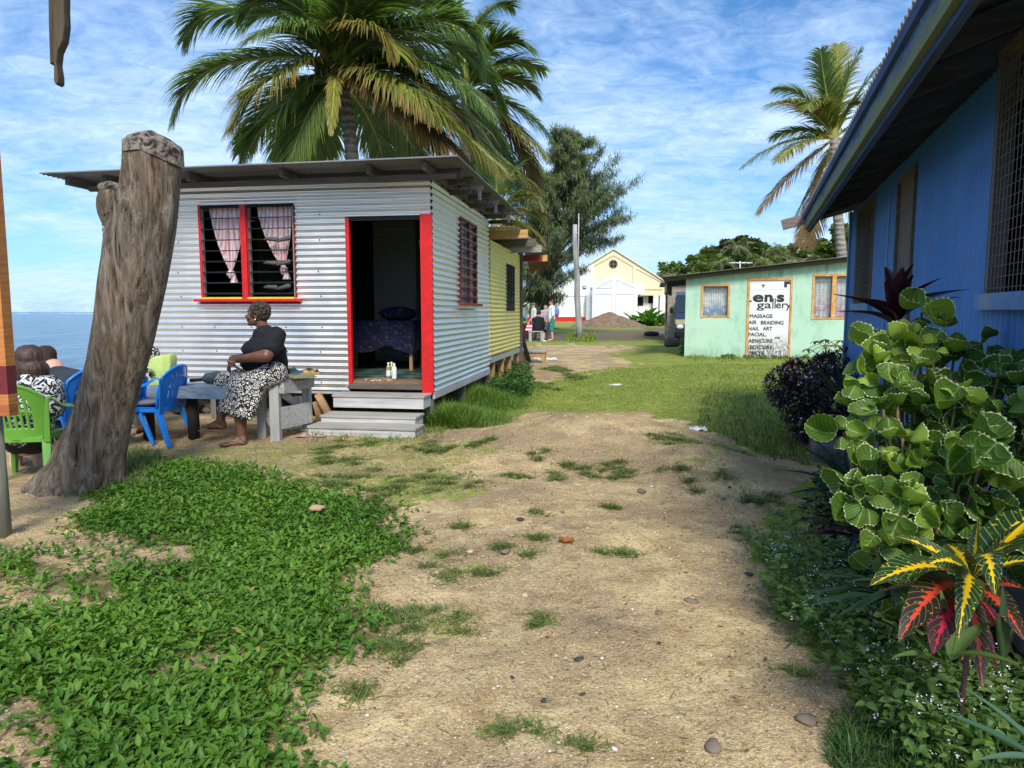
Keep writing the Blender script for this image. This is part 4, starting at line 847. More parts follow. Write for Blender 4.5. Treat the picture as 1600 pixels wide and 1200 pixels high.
# wooden pole
pp = Gz(905, 531, .17); pz = Hs(pp.x, pp.y); pole = thing('utility_pole', 'tall weathered grey wooden pole with a thin rod, standing in a grass tuft', 'pole', (pp.x, pp.y, pz)); hp_ = P(898, 351, pp.y).z-pz; dxp = P(898, 351, pp.y).x-pp.x
mb = MB(); mb.tube([(dxp*i/8+.02*math.sin(i*1.7), 0, hp_*i/8) for i in range(9)], [.15-.045*i/8+.006*math.sin(i*2.3) for i in range(9)], 12); mb.build('post', M_wood('pole_wood', (.20, .185, .165), (.50, .48, .45), 'z', .6, crack=.7), pole)
ha = P(903, 334, pp.y).z-pz; mb = MB(); mb.tube([(dxp+.17, -.1, hp_-2.0), (dxp+.17, -.1, ha)], .02, 6); mb.tube([(dxp, -.1, hp_-.4), (dxp+.17, -.1, hp_-.4)], .02, 6); mb.build('rod', M_plain('rod_grey', (.55, .54, .52), .5), pole)
# ================================================================== blue house (long wall, eave)
BA = R(18.7); be = thing('blue_house', 'long blue corrugated iron house with a deep eave and mesh windows', 'house', (0, 0, 0), -BA)
# local frame: y along the wall (away), x across; wall line x = bx
kA = math.tan(math.atan(.336)); ang_ = math.atan(.336); be.rotation_euler = (0, 0, -ang_)
bx = 1.2*math.cos(ang_); by1 = 8.9/math.cos(ang_)+bx*math.tan(ang_)*0
Rl = lambda px, py: gf(be, px, py, 'side', bx)
by1 = Rl(1327, 480).y; by0 = 2.50; WT = 2.66; BZ0 = .30
nw0 = Rl(1600, 452); nwL = Rl(1546, 455); nwz0 = Rl(1546, 458).z; fw0, fw1 = Rl(1337, 473), Rl(1371, 300)
dp0, dp1 = Rl(1403, 400), Rl(1428, 400); NW = (nwL.y-1.5, nwL.y, nwz0, 2.72); FW = (fw1.y, fw0.y, nwz0, Rl(1371, 303).z)
m_blue = M_metal('blue_painted_iron', (.05, .195, .51), streak=(.03, .14, .38), rough=.5, metal=0, rust=.3, grime=.5)
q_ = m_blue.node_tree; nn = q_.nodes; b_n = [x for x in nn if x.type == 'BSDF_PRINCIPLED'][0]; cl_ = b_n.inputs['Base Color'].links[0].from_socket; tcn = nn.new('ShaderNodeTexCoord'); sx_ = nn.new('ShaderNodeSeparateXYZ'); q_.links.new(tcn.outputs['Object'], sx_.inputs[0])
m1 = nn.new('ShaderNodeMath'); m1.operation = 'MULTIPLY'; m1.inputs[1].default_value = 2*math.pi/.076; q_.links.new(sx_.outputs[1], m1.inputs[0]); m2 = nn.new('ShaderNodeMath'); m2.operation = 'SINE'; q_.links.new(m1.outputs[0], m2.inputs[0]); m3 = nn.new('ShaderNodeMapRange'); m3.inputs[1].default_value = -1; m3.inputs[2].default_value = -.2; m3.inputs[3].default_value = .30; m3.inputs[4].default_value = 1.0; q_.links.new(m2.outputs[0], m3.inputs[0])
mm_ = nn.new('ShaderNodeMix'); mm_.data_type = 'RGBA'; mm_.blend_type = 'MULTIPLY'; mm_.inputs[0].default_value = 1; q_.links.new(cl_, mm_.inputs[6]); q_.links.new(m3.outputs[0], mm_.inputs[7]); q_.links.new(mm_.outputs[2], b_n.inputs['Base Color'])   # shade put into the colour of the rib valleys so the ribs show
_ = 0; m_bluew = M_plain('blue_timber', (.07, .20, .45), .6, .25, 9, dirt=(.30, .30, .28))
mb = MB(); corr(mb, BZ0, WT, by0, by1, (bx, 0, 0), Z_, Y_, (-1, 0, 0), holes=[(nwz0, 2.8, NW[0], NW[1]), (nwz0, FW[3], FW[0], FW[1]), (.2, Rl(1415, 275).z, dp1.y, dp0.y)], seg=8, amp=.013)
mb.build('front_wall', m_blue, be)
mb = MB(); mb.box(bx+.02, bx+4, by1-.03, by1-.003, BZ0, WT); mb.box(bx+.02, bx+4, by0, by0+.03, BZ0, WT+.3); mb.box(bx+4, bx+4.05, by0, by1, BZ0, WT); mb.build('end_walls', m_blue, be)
mb = MB(); mb.box(bx+.3, bx+.33, by0+.05, by1-.05, BZ0, WT); mb.build('dark_inner_wall', m_black, be)
mb = MB(); mb.box(bx-.04, bx+.10, by1-.004, by1+.09, .1, WT); mb.build('corner_board', m_bluew, be)
dz = Rl(1415, 275).z
mb = MB(); mb.box(bx-.005, bx+.03, dp1.y+.03, dp0.y-.01, .35, dz-.04); dr = mb.build('door', M_wood('door_grey', (.10, .095, .09), (.17, .16, .15), 'z', crack=.2), be); mb = MB(); mb.box(bx-.03, bx+.05, dp1.y-.02, dp1.y+.03, .3, dz); mb.box(bx-.03, bx+.05, dp0.y-.01, dp0.y+.03, .3, dz); mb.box(bx-.028, bx+.05, dp1.y+.03, dp0.y-.01, dz-.04, dz); mb.build('frame', m_dkwood, dr)
for y in (dp0.y+.42,): mb = MB(); mb.box(bx-.016, bx-.004, y, y+.05, .3, WT); mb.build('cover_strip', m_bluew, be)
m_frd = M_wood('window_timber_dark', (.10, .09, .08), (.20, .18, .16), 'z')
def meshwin(y0, y1, z0, z1):
    m_greywoodz = m_frd
    mb = MB(); mb.box(bx-.02, bx+.05, y1-.04, y1, z0, z1); wn_ = mb.build('window', m_greywoodz, be); mb = MB(); mb.box(bx-.02, bx+.05, y0, y0+.04, z0, z1); mb.box(bx-.018, bx+.05, y0+.04, y1-.04, z1-.04, z1); mb.build('frame', m_greywoodz, wn_)
    mb = MB(); mb.box(bx-.05, bx+.02, y0-.06, y1+.06, z0-.085, z0-.005); mb.build('sill', m_bluew, wn_)
    mb = MB(); z = z0+.02
    while z < z1: mb.tube([(bx-.028, y0, z), (bx-.028, y1, z)], .0022, 4, cap=False); z += .052
    y = y0+.02
    while y < y1: mb.tube([(bx-.031, y, z0), (bx-.031, y, z1)], .0022, 4, cap=False); y += .052
    mb.build('wire_mesh', NT('galvanised_wire').set(col=(.16, .15, .14), rough=.6, metal=.3), wn_); mb = MB()
    y = y0+.25
    while y < y1-.1: mb.box(bx+.06, bx+.10, y, y+.06, z0, z1, 0); y += .42
    k = z0+.1
    while k < z1: mb.box(bx+.055, bx+.12, y0+.04, y1-.04, k, k+.007, 1, Matrix.Identity(4)); k += .15
    mb.build('louvres', [m_dkwoody, m_glass_l], wn_)
meshwin(*NW); meshwin(*FW)
# roof: slopes up from the eave towards the ridge
ex = gf(be, 1254, 335, 'side', 0); ey1 = by1+.35; ex_ = 0.0
# eave line from the picture: x/y = .409 at the far tip
er = ray(1254, 335); loc = Matrix.Rotation(ang_, 4, 'Z')@Vector((er.x, er.y, er.z)); ey1 = by1+.28; ex_ = loc.x/loc.y*ey1; EZ = CAMH+loc.z/loc.y*ey1
RS = .36
mb = MB(); cs = math.atan(RS); ridge = 3.2
corr(mb, 0, ridge/math.cos(cs), by0-.1, ey1, (ex_, 0, EZ), (math.cos(cs), 0, math.sin(cs)), Y_, (-math.sin(cs), 0, math.cos(cs)), seg=6, amp=.010)
o = mb.build('roof', M_metal('roof_iron_white_edge', (.50, .50, .50), rough=.5, metal=.4), be); s_ = o.modifiers.new('s', 'SOLIDIFY'); s_.thickness = .004
mb = MB(); mb.add([(ex_+ridge, by0-.1, EZ+RS*ridge), (ex_+ridge, ey1, EZ+RS*ridge), (ex_+2*ridge, ey1, EZ), (ex_+2*ridge, by0-.1, EZ)], [(0, 1, 2, 3)]); mb.build('far_roof_slope', m_roof, be)
mb = MB(); mb.box(ex_+.03, ex_+.06, by0-.08, ey1-.03, EZ-.20, EZ-.012)
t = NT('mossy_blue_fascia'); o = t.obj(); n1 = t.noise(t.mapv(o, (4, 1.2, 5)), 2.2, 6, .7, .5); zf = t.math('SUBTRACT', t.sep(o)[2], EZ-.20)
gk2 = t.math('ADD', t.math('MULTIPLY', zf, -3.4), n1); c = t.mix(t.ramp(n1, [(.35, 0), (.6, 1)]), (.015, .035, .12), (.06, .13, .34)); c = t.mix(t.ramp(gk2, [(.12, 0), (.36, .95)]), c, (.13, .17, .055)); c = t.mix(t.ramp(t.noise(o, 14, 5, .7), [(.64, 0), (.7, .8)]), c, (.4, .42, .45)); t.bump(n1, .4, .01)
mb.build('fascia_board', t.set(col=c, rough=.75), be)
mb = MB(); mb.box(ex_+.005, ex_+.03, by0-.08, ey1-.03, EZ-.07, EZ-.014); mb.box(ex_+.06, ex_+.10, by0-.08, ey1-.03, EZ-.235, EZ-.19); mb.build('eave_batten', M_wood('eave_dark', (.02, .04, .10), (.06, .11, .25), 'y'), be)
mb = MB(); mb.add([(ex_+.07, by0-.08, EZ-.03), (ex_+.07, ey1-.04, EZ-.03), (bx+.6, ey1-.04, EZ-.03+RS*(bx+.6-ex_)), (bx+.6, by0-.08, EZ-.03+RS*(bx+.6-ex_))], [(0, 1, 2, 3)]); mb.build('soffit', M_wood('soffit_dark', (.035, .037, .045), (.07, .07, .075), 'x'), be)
y = by0; m_eave = M_wood('eave_rafter', (.04, .045, .06), (.09, .095, .115), 'x')
while y < ey1-.05:
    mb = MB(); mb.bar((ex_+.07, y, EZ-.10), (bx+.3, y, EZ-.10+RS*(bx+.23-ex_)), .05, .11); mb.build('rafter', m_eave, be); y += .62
a = gf(be, 1222, 352, 'front', ey1-.03); mb = MB(); mb.bar((a.x, ey1-.03, a.z), (bx+.3, ey1-.03, a.z+.26*(bx+.3-a.x)), .05, .13, 0); mb.build('end_beam', M_wood('beam_worn', (.14, .11, .10), (.30, .25, .22), 'x'), be, bevel=.004)
mb = MB(); mb.prism([(bx+.02, WT), (bx+4, WT), (bx+4, EZ+.9), (bx+.6, EZ+RS*.9)], by1-.02, by1+.02); mb.build('gable_fill', m_bluew, be)
mb = MB(); mb.box(bx-.10, bx+3.9, by0, by1-.1, -.1, BZ0-.004); mb.box(bx-.05, bx+3.9, by0, by1-.05, BZ0-.004, BZ0+.0); mb.build('foundation', M_plain('foundation_grey', (.16, .15, .14), .9, .3), be)
# low concrete kerb block by the path
kp = Gz(1300, 715, .02); k0 = thing('kerb_block', 'dark mossy concrete block edging the plant bed', 'kerb', (kp.x+.1, kp.y+.2, Hs(kp.x, kp.y)-.05), -ang_)
t = NT('mossy_concrete'); o = t.obj(); n1 = t.noise(o, 4, 6, .7); c = t.mix(t.ramp(n1, [(.4, 0), (.62, 1)]), (.085, .085, .09), (.13, .125, .12)); c = t.mix(t.ramp(t.noise(o, 6, 5), [(.55, 0), (.68, .8)]), c, (.16, .15, .03)); t.bump(n1, .5, .02); t.set(col=c, rough=.9)
mb = MB(); mb.box(-.22, .55, -.45, 1.1, 0, .20); mb.build('block', t.m, k0, bevel=.03)
# ================================================================== orange boarded hut at the edge, post, hanging driftwood
oh = thing('boarded_screen', 'orange and maroon boarded screen raised on a round post by the green chair', 'screen', (0, 0, 0), 0)
t = NT('orange_boards'); o = t.obj(); n1 = t.noise(t.mapv(o, (3, 3, 30)), 2, 6, .7); z = t.sep(o)[2]
c = t.mix(t.ramp(n1, [(.35, 0), (.65, 1)]), (.42, .13, .03), (.62, .25, .06)); q = t.math('LESS_THAN', t.math('ABSOLUTE', t.math('SUBTRACT', z, 1.045)), .085); c = t.mix(q, c, (.17, .015, .02)); c = t.mix(t.math('MULTIPLY', t.math('LESS_THAN', z, .90), .5), c, (.25, .03, .02)); t.bump(n1, .3, .008); m_ob = t.set(col=c, rough=.7)
hx = P(6, 500, 4.2).x; ztop = 2.42; zb = P(10, 650, 4.2).z
mb = MB(); z = zb; i = 0
while z < ztop:
    mb.box(hx-.5, hx-.02, 4.20, 4.24, z, z+.165); mb.box(hx-.5, hx-.03, 4.215, 4.245, z+.165, z+.185); z += .187
mb.box(hx-.04, hx, 4.19, 4.27, zb, ztop); mb.build('board_wall', m_ob, oh)
xo = P(8, 800, 4.35).x; mb = MB(); mb.tube([(xo-.02, 4.35, -.1), (xo-.03, 4.35, zb)], .05, 10); mb.build('post', M_wood('mossy_post', (.10, .10, .07), (.22, .21, .16), 'z'), oh); mb = MB(); mb.tube([(hx-.42, 4.3, -.1), (hx-.42, 4.3, 3.62)], .05, 8); mb.build('back_post', m_dkwood, oh)
mb = MB(); mb.bar((hx-.42, 4.36, 3.55), (-1.3, 2.65, 3.55), .06, .09); mb.build('roof_beam', m_dkwood, oh)
m_drift = M_wood('driftwood', (.045, .032, .022), (.16, .12, .075), 'z', crack=.9)
def X3(px, py): p = P(px, py, 3.0); return (p.x, p.z)
poly = [X3(*q) for q in ((82, -60), (108, -60), (107, 20), (108, 42), (105, 66), (97, 84), (95, 102), (98, 122), (98, 132), (94, 136), (91, 130), (91, 103), (88, 102), (85, 104), (83, 40))]
mb = MB(); mb.prism(poly, 2.97, 3.015); tag(mb.build('driftwood_hanging', m_drift, bevel=.006), 'dark split piece of driftwood hanging down with a thin pointed tail', 'driftwood')
mb = MB(); a = P(95, -60, 3); mb.tube([(a.x, 2.99, a.z-.05), (a.x+.0, 2.99, 3.52)], .012, 6); tag(mb.build('rope', m_dkwood), 'short dark cord holding the hanging driftwood to the beam', 'cord')
# ================================================================== old tree stump post
t = NT('dead_wood'); o = t.obj(); n1 = t.noise(t.mapv(o, (6, 6, 1.2)), 2.0, 8, .74, .9); n2 = t.noise(o, 2.0, 5, .6); n3 = t.noise(t.mapv(o, (26, 26, 2.2)), 2.0, 5, .7, .4); z = t.sep(o)[2]
c = t.mix(t.ramp(n1, [(.36, 0), (.62, 1)]), (.12, .078, .052), (.36, .275, .20)); c = t.mix(t.ramp(n3, [(.34, 1), (.47, 0)]), c, (.03, .02, .015)); c = t.mix(t.ramp(n2, [(.52, 0), (.7, .6)]), c, (.17, .10, .065))
c = t.mix(t.math('MULTIPLY', t.ramp(n1, [(.50, 0), (.60, 1)]), .35), c, (.44, .39, .33))
hb = t.math('ADD', t.math('MULTIPLY', n1, 1.2), t.math('MULTIPLY', n3, .5)); t.bump(hb, 1.0, .045); m_dead = t.set(col=c, rough=.93, spec=.15)
t = NT('cut_wood_end'); o = t.obj(); n1 = t.noise(o, 11, 6, .75, .6); c = t.mix(t.ramp(n1, [(.42, 0), (.56, 1)]), (.035, .026, .02), (.30, .255, .205)); t.bump(n1, .9, .04); m_cut = t.set(col=c, rough=.95, spec=.1)
TD = 5.75; bpt = P(125, 752, TD); stump = thing('tree_stump', 'tall leaning dead tree trunk with a sawn top and flared root, bare grey wood', 'tree trunk', (bpt.x, bpt.y, Hs(bpt.x, bpt.y)))
sec = [(767, 45, 196), (745, 62, 190), (715, 82, 190), (680, 100, 198), (640, 118, 206), (600, 128, 216), (560, 138, 229), (500, 148, 243), (440, 156, 257), (400, 163, 265), (360, 168, 272), (320, 180, 277), (290, 190, 280), (260, 194, 283), (236, 195, 284)]
mb = MB(); n = 44; vs = []; rows = []
for py, xl, xr in sec:
    a, b = P(xl, py, TD), P(xr, py, TD); c_ = (a+b)/2; r = (b-a).length/2; rows.append((c_-Vector(stump.location), r))
fine = []
for i in range(len(rows)-1):
    for k in range(4):
        q = k/4; fine.append((rows[i][0].lerp(rows[i+1][0], q), rows[i][1]*(1-q)+rows[i+1][1]*q))
fine.append(rows[-1])
for i, (c_, r) in enumerate(fine):
    fl = max(0, 1-i/12)
    for j in range(n):
        a = 2*math.pi*j/n; k = 1+.10*noise.noise(Vector((math.cos(a)*2.2, math.sin(a)*2.2, c_.z*.5)))+.035*noise.noise(Vector((math.cos(a)*7, math.sin(a)*7, c_.z*.9)))-.025*abs(math.sin(a*3.5+c_.z*.35))
        k += fl*.16*(abs(math.sin(a*2.5+.6))-.5)
        vs.append((c_.x+math.cos(a)*r*k, c_.y+math.sin(a)*r*k*.85, c_.z))
m = len(fine)
mb.add(vs, [(i*n+j, i*n+(j+1) % n, (i+1)*n+(j+1) % n, (i+1)*n+j) for i in range(m-1) for j in range(n)], 0, True); mb.build('trunk', m_dead, stump)
tc_, tr_ = fine[-1]; mb = MB(); vs = []; rr = 10
for q in range(rr+1):
    for j in range(n):
        a = 2*math.pi*j/n; k = (1.03-.02*q/rr if q < 2 else 1)*(1-q/rr) if q else 1.04
        k = 1.005*math.cos(q/rr*math.pi/2); x = math.cos(a)*tr_*k; zt_ = tc_.z+.03*(q > 0)+(.13*max(0,1-k)**.6)-.30*x*1.0*(1-k*.35)*.6+.012*noise.noise(Vector((x*22, math.sin(a)*5*k, q)))
        if q == 0: zt_ = tc_.z-.03-.10*max(0, x/tr_)
        vs.append((tc_.x+x, tc_.y+math.sin(a)*tr_*.87*k, zt_))
mb.add(vs, [(i*n+j, i*n+(j+1) % n, (i+1)*n+(j+1) % n, (i+1)*n+j) for i in range(rr) for j in range(n)], 0, True); mb.build('sawn_top', m_cut, stump)
mb = MB(); a = P(176, 355, TD-.05)-stump.location; b = P(172, 312, TD-.1)-stump.location; c2 = P(173, 290, TD-.1)-stump.location
mb.tube([a+Vector((.08, 0, -.12)), a, (a+b)/2+Vector((-.01, 0, 0)), b, c2], [.03, .06, .10, .105, .07], 14); o = mb.build('side_stub', m_dead, stump, subs=1)
mb = MB(); mb.ball(c2+Vector((0, 0, -.02)), (.085, .07, .055), 14, jit=.3); mb.build('stub_end', m_cut, stump)
for x0, y0, x1, y1, r in ((110, 745, 38, 768, .13), (150, 752, 130, 775, .10)):
    a = P(x0, y0-15, TD-.1)-stump.location; b = Gz(x1, y1, .02)-stump.location; b.z = -.02; mb = MB(); mb.tube([a, (a+b)/2+Vector((0, 0, .01)), b], [r, r*.75, r*.35], 12); mb.build('root', m_dead, stump)
# ================================================================== plastic chairs
def M_plastic(name, c): t = NT(name); o = t.obj(); n1 = t.noise(o, 6, 4); return t.set(col=t.mix(t.ramp(n1, [(.35, 0), (.8, .3)]), c, tuple(q*.7 for q in c)), rough=.32, spec=.5)
m_cblue = M_plastic('blue_plastic', (.012, .21, .72)); m_cgreen = M_plastic('green_plastic', (.14, .37, .045))
def solid(o, th, off=0):
    s_ = o.modifiers.new('s', 'SOLIDIFY'); s_.thickness = th; s_.offset = off; b = o.modifiers.new('b', 'SUBSURF'); b.levels = 1; b.render_levels = 1
def make_chair(mat, loc, rz, lab, slots='v'):
    """faces +x in its own frame"""
    c = thing('plastic_chair', lab, 'chair', loc, rz, None); sh = .42
    # seat
    mb = MB(); n = 10; vs = []
    for j in range(n+1):
        for i in range(n+1):
            u = -1+2*i/n; v = j/n; x = -.21+.45*v; hw = .205+.035*v; vs.append((x, u*hw, sh-.015-.018*(1-u*u)+.012*v-.03*max(0, v-.85)*6*.5))
    mb.add(vs, [(j*(n+1)+i, j*(n+1)+i+1, (j+1)*(n+1)+i+1, (j+1)*(n+1)+i) for j in range(n) for i in range(n)], 0, True); o = mb.build('seat', mat, c); solid(o, .012)
    mb = MB(); mb.box(-.20, .23, -.215, -.205, sh-.06, sh-.02); mb.box(-.20, .23, .205, .215, sh-.06, sh-.02); mb.box(.225, .235, -.22, .22, sh-.07, sh-.02); mb.box(-.21, -.20, -.2, .2, sh-.06, sh-.02); mb.build('seat_rim', mat, c, bevel=.003)
    # back: curved shell, arched top, slots cut through
    mb = MB(); nu, nv = 44, 30; vs = []
    def bp_(u, v):
        top = 1-.22*abs(u)**2.4; zz_ = sh-.05+(.47*top)*v; x = -.205-.13*v**1.25+.085*u*u*(.5+.5*v); return (x, u*(.215+.03*math.sin(v*2.6)), zz_)
    for j in range(nv+1):
        for i in range(nu+1): vs.append(bp_(-1+2*i/nu, j/nv))
    fs = []
    for j in range(nv):
        for i in range(nu):
            u = (i+.5)/nu; v = (j+.5)/nv; cu = abs(u-.5)*2
            if slots == 'v': cut = (.22 < v < .50 or .56 < v < .84) and cu < .62-.35*max(0, v-.5) and i % 4 in (1, 2) 
            else: cut = (.25 < v < .85) and cu < .66-.3*max(0, v-.5) and (i % 6 in (1, 2)) and (int(v*30) % 7 > 1)
            if not cut: fs.append((j*(nu+1)+i, j*(nu+1)+i+1, (j+1)*(nu+1)+i+1, (j+1)*(nu+1)+i))
    mb.add(vs, fs, 0, True); o = mb.build('backrest', mat, c); s_ = o.modifiers.new('s', 'SOLIDIFY'); s_.thickness = .011; s_.offset = 0
    mb = MB(); ed = [bp_(-1, v) for v in (0, .3, .6, .85)]+[bp_(-1+2*i/16, 1) for i in range(17)]+[bp_(1, v) for v in (.85, .6, .3, 0)]; mb.tube(ed, .014, 8); mb.build('back_rim', mat, c)
    for s_ in (-1, 1):
        mb = MB(); a = bp_(s_, .93); pts = [(a[0]+.02, a[1], a[2]-.02), (-.22, s_*.265, sh+.33), (-.12, s_*.285, sh+.24), (.0, s_*.285, sh+.205), (.14, s_*.28, sh+.20), (.20, s_*.27, sh+.17), (.215, s_*.26, sh+.10), (.215, s_*.235, sh-.03)]
        mb.tube(pts, [.016, .022, .026, .030, .030, .024, .022, .02], 10, sq=.45); o = mb.build('armrest', mat, c, subs=1)
        mb = MB(); mb.bar((.19, s_*.22, sh-.03), (.25, s_*.265, 0), .070, .045, w2=.045, h2=.035); mb.build('leg', mat, c, bevel=.006)
        mb = MB(); mb.bar((-.17, s_*.21, sh-.03), (-.30, s_*.255, 0), .070, .045, w2=.04, h2=.035); mb.build('leg', mat, c, bevel=.006)
        mb = MB(); mb.bar((-.21, s_*.232, sh-.06), (-.24, s_*.262, sh+.30), .012, .05, w2=.012, h2=.03); mb.build('side_stay', mat, c, bevel=.003)
    return c
def gp(px, py, z=.03): p = Gz(px, py, z); return (p.x, p.y, Hs(p.x, p.y))
A = gp(243, 694); bch = make_chair(m_cblue, A, R(176), 'blue plastic armchair beside the tree stump, a grey cushion on its seat', 'h')
B = P(52, 700, 5.86); gch = make_chair(m_cgreen, (B.x-.02, B.y, Hs(B.x, B.y)), R(98), 'bright green plastic armchair with a slotted back at the edge of the hut')
C = P(108, 700, 6.9); bc2 = make_chair(m_cblue, (C.x-.02, C.y, Hs(C.x, C.y)), R(172), 'blue plastic armchair the man in the dark shirt sits on')
D = gp(172, 704); bc3 = make_chair(m_cblue, (D[0], D[1]+.02, D[2]), R(165), 'blue plastic chair hidden behind the tree stump but for one leg')
mb = MB(); mb.ball((0, 0, 0), (.20, .20, .05), 18, jit=.25); o = mb.build('seat_cushion', M_plain('grey_cushion', (.16, .16, .19), .9, .25, 9, bump=.3), subs=1); o.location = (A[0]-.02, A[1]-.03, A[2]+.455); tag(o, 'dark grey cushion slumped on the blue chair seat beside the stump', 'cushion')
mb = MB(); mb.ball((0, 0, .11), (.17, .13, .12), 14, jit=.3); o = mb.build('dark_bag', M_plain('black_bag', (.03, .03, .032), .8)); p = gp(212, 668); o.location = p; tag(o, 'black bag on the ground behind the blue chair by the stump', 'bag')
# ================================================================== plank table and bench
WF = Matrix.Translation((c0.x, c0.y, 0))@Matrix.Rotation(A9, 4, 'Z')
def loc_of(px, py, Y): return P(px, py, Y)
ta = thing('plank_table', 'blue grey painted plank table by the silver shed wall', 'table', (0, 0, 0)); m_tb = M_wood('table_planks', (.16, .22, .30), (.34, .40, .46), 'x', crack=.3)
t0, t1 = P(222, 604, 7.95), P(352, 601, 7.75); u_ = (t1-t0).normalized(); tv = Vector((-u_.y, u_.x, 0)).normalized(); zt_ = P(300, 617, 7.5).z
mb = MB(); base_ = Vector((t0.x, t0.y, 0)); L_ = (t1-t0).length+.3; topz_ = P(300, 598, 8.0).z
for k in range(3):
    a = base_+tv*(-.16+.17*k); mb.bar((a.x, a.y, topz_-.02), (a.x+u_.x*L_, a.y+u_.y*L_, topz_-.02), .162, .03)
a = base_-tv*.245; mb.bar((a.x, a.y, topz_-.06), (a.x+u_.x*L_, a.y+u_.y*L_, topz_-.06), .025, .13); mb.build('tabletop', m_tb, ta)
for px in (302, 232): q = P(px, 650, 7.75); mb = MB(); mb.tube([(q.x, q.y, Hs(q.x, q.y)-.03), (q.x, q.y, topz_-.04)], .062, 12); mb.build('leg', M_plain('tarred_leg', (.03, .027, .025), .8), ta)
bn = thing('wooden_bench', 'weathered grey timber bench with braced legs holding folded clothes', 'bench', (0, 0, 0)); bz = P(470, 588, 7.75).z
def B3(px, py, Y): p = P(px, py, Y); return (p.x, p.y, p.z)
f0, f1, k0_, k1_ = P(404, 594, 7.62), P(441, 594, 7.48), P(430, 585, 8.35), P(489, 590, 8.15)
bz = f1.z-.0; mb = MB()
def ip(a, b, q): return (a[0]+(b[0]-a[0])*q, a[1]+(b[1]-a[1])*q, bz)
for k in range(5):
    q0, q1 = k/5+.004, (k+1)/5-.004; A_, B_, C_, D_ = ip(f0, k0_, q0), ip(f1, k1_, q0), ip(f1, k1_, q1), ip(f0, k0_, q1)
    mb.add([(x, y, z-.03) for x, y, z in (A_, B_, C_, D_)]+[A_, B_, C_, D_], [(3, 2, 1, 0), (4, 5, 6, 7), (0, 1, 5, 4), (1, 2, 6, 5), (2, 3, 7, 6), (3, 0, 4, 7)])
mb.build('seat', m_greywood, bn)
z1_, z0_ = bz-.032, bz-.145
mb = MB(); mb.bar((f0.x, f0.y+.02, (z0_+z1_)/2), (f1.x, f1.y+.02, (z0_+z1_)/2), .03, .11); mb.build('front_apron', m_greywood, bn)
mb = MB(); mb.bar((f1.x+.0, f1.y+.01, (z0_+z1_)/2), (k1_.x, k1_.y, (z0_+z1_)/2), .03, .11); mb.build('end_apron', M_wood('weathered_grey_y', (.30, .29, .27), (.50, .49, .46), 'y'), bn)
def leg(px, Y, pyb, w=.10): a = P(px, pyb, Y); mb = MB(); mb.bar((a.x, a.y, Hs(a.x, a.y)-.05), (a.x, a.y, bz-.035), w, w, up=(0, 1, 0)); mb.build('leg', m_greywoodz, bn, bevel=.006); return a
la = leg(432, 7.53, 683); lb = leg(480, 8.07, 640, .09); lc = leg(411, 7.68, 683, .09); ld = leg(432, 8.25, 640, .09)
mb = MB(); mb.bar((la.x+.03, la.y-.0, P(440, 655, 7.5).z), (lb.x+.05, lb.y-.02, P(484, 645, 8.0).z), .03, .235); mb.build('end_board', m_greywood, bn)
mb = MB(); mb.bar((la.x-.02, la.y+.03, la.z+.10), (P(404, 628, 7.72).x, 7.72, P(404, 628, 7.72).z), .03, .09); mb.build('brace', m_greywood, bn)
mb = MB(); mb.bar((P(440, 612, 7.6).x, 7.6, P(440, 614, 7.6).z), (P(467, 634, 8.0).x, 8.0, P(467, 634, 8.0).z), .03, .08); mb.build('brace', m_greywood, bn)
# clothes in a heap on the bench
cl = [(458, 582, 7.85, (.16, .045, .10), (.035, .085, .10), 'teal folded cloth on the bench beside the seated woman'), (478, 583, 7.95, (.13, .04, .12), (.42, .24, .06), 'mustard brown cloth, topmost of the heap on the bench end'), (468, 588, 7.75, (.17, .035, .12), (.18, .17, .11), 'olive striped cloth spread under the others on the bench'), (485, 578, 8.1, (.10, .04, .1), (.03, .035, .05), 'dark navy cloth at the back corner of the bench'), (446, 574, 8.1, (.14, .05, .10), (.05, .09, .12), 'slate blue cloth bundle behind the seated woman')]
for px, py, Y, r, c, lab in cl:
    p = P(px, py, Y); mb = MB(); n = 30; vs = []
    for j in range(n+1):
        for i in range(n+1):
            u = -1+2*i/n; v = -1+2*j/n; d = max(abs(u), abs(v)); q = noise.noise(Vector((u*2.5+px, v*2.5, py)))+.5*noise.noise(Vector((u*6+px, v*6, py)))
            vs.append((p.x+u*r[0]*(1+.2*noise.noise(Vector((u, v, px)))), p.y+v*r[2], bz+.003+max(0, r[1]*(1.1-d**3)*(1+.8*q))+.012*(py < 585)))
    mb.add(vs, [(j*(n+1)+i, j*(n+1)+i+1, (j+1)*(n+1)+i+1, (j+1)*(n+1)+i) for j in range(n) for i in range(n)], 0, True); tag(mb.build('folded_cloth', M_plain('cloth_%d' % px, c, .95, .5, 14, bump=.4)), lab, 'cloth', 'clothes heaped on the bench')
# umbrella on the table
a, b, c_ = P(297, 595, 7.9), P(318, 592, 7.9), P(345, 591, 7.85); mb = MB(); zt2 = topz_
um = thing('folded_umbrella', 'folded dark grey umbrella lying on the plank table beside the woman', 'umbrella', (0, 0, 0)); mb.tube([(a.x, a.y, zt2+.035), (b.x, b.y, zt2+.045)], .02, 10); mb.build('handle', m_black, um)
mb = MB(); mb.tube([(b.x-.01, b.y, zt2+.045), (b.x+.04, b.y, zt2+.06), (c_.x-.04, c_.y, zt2+.075), (c_.x+.12, c_.y, zt2+.05)], [.025, .058, .072, .05], 14); mb.build('canopy', M_plain('umbrella_cloth', (.06, .08, .095), .85, .4, 30, bump=.5), um)
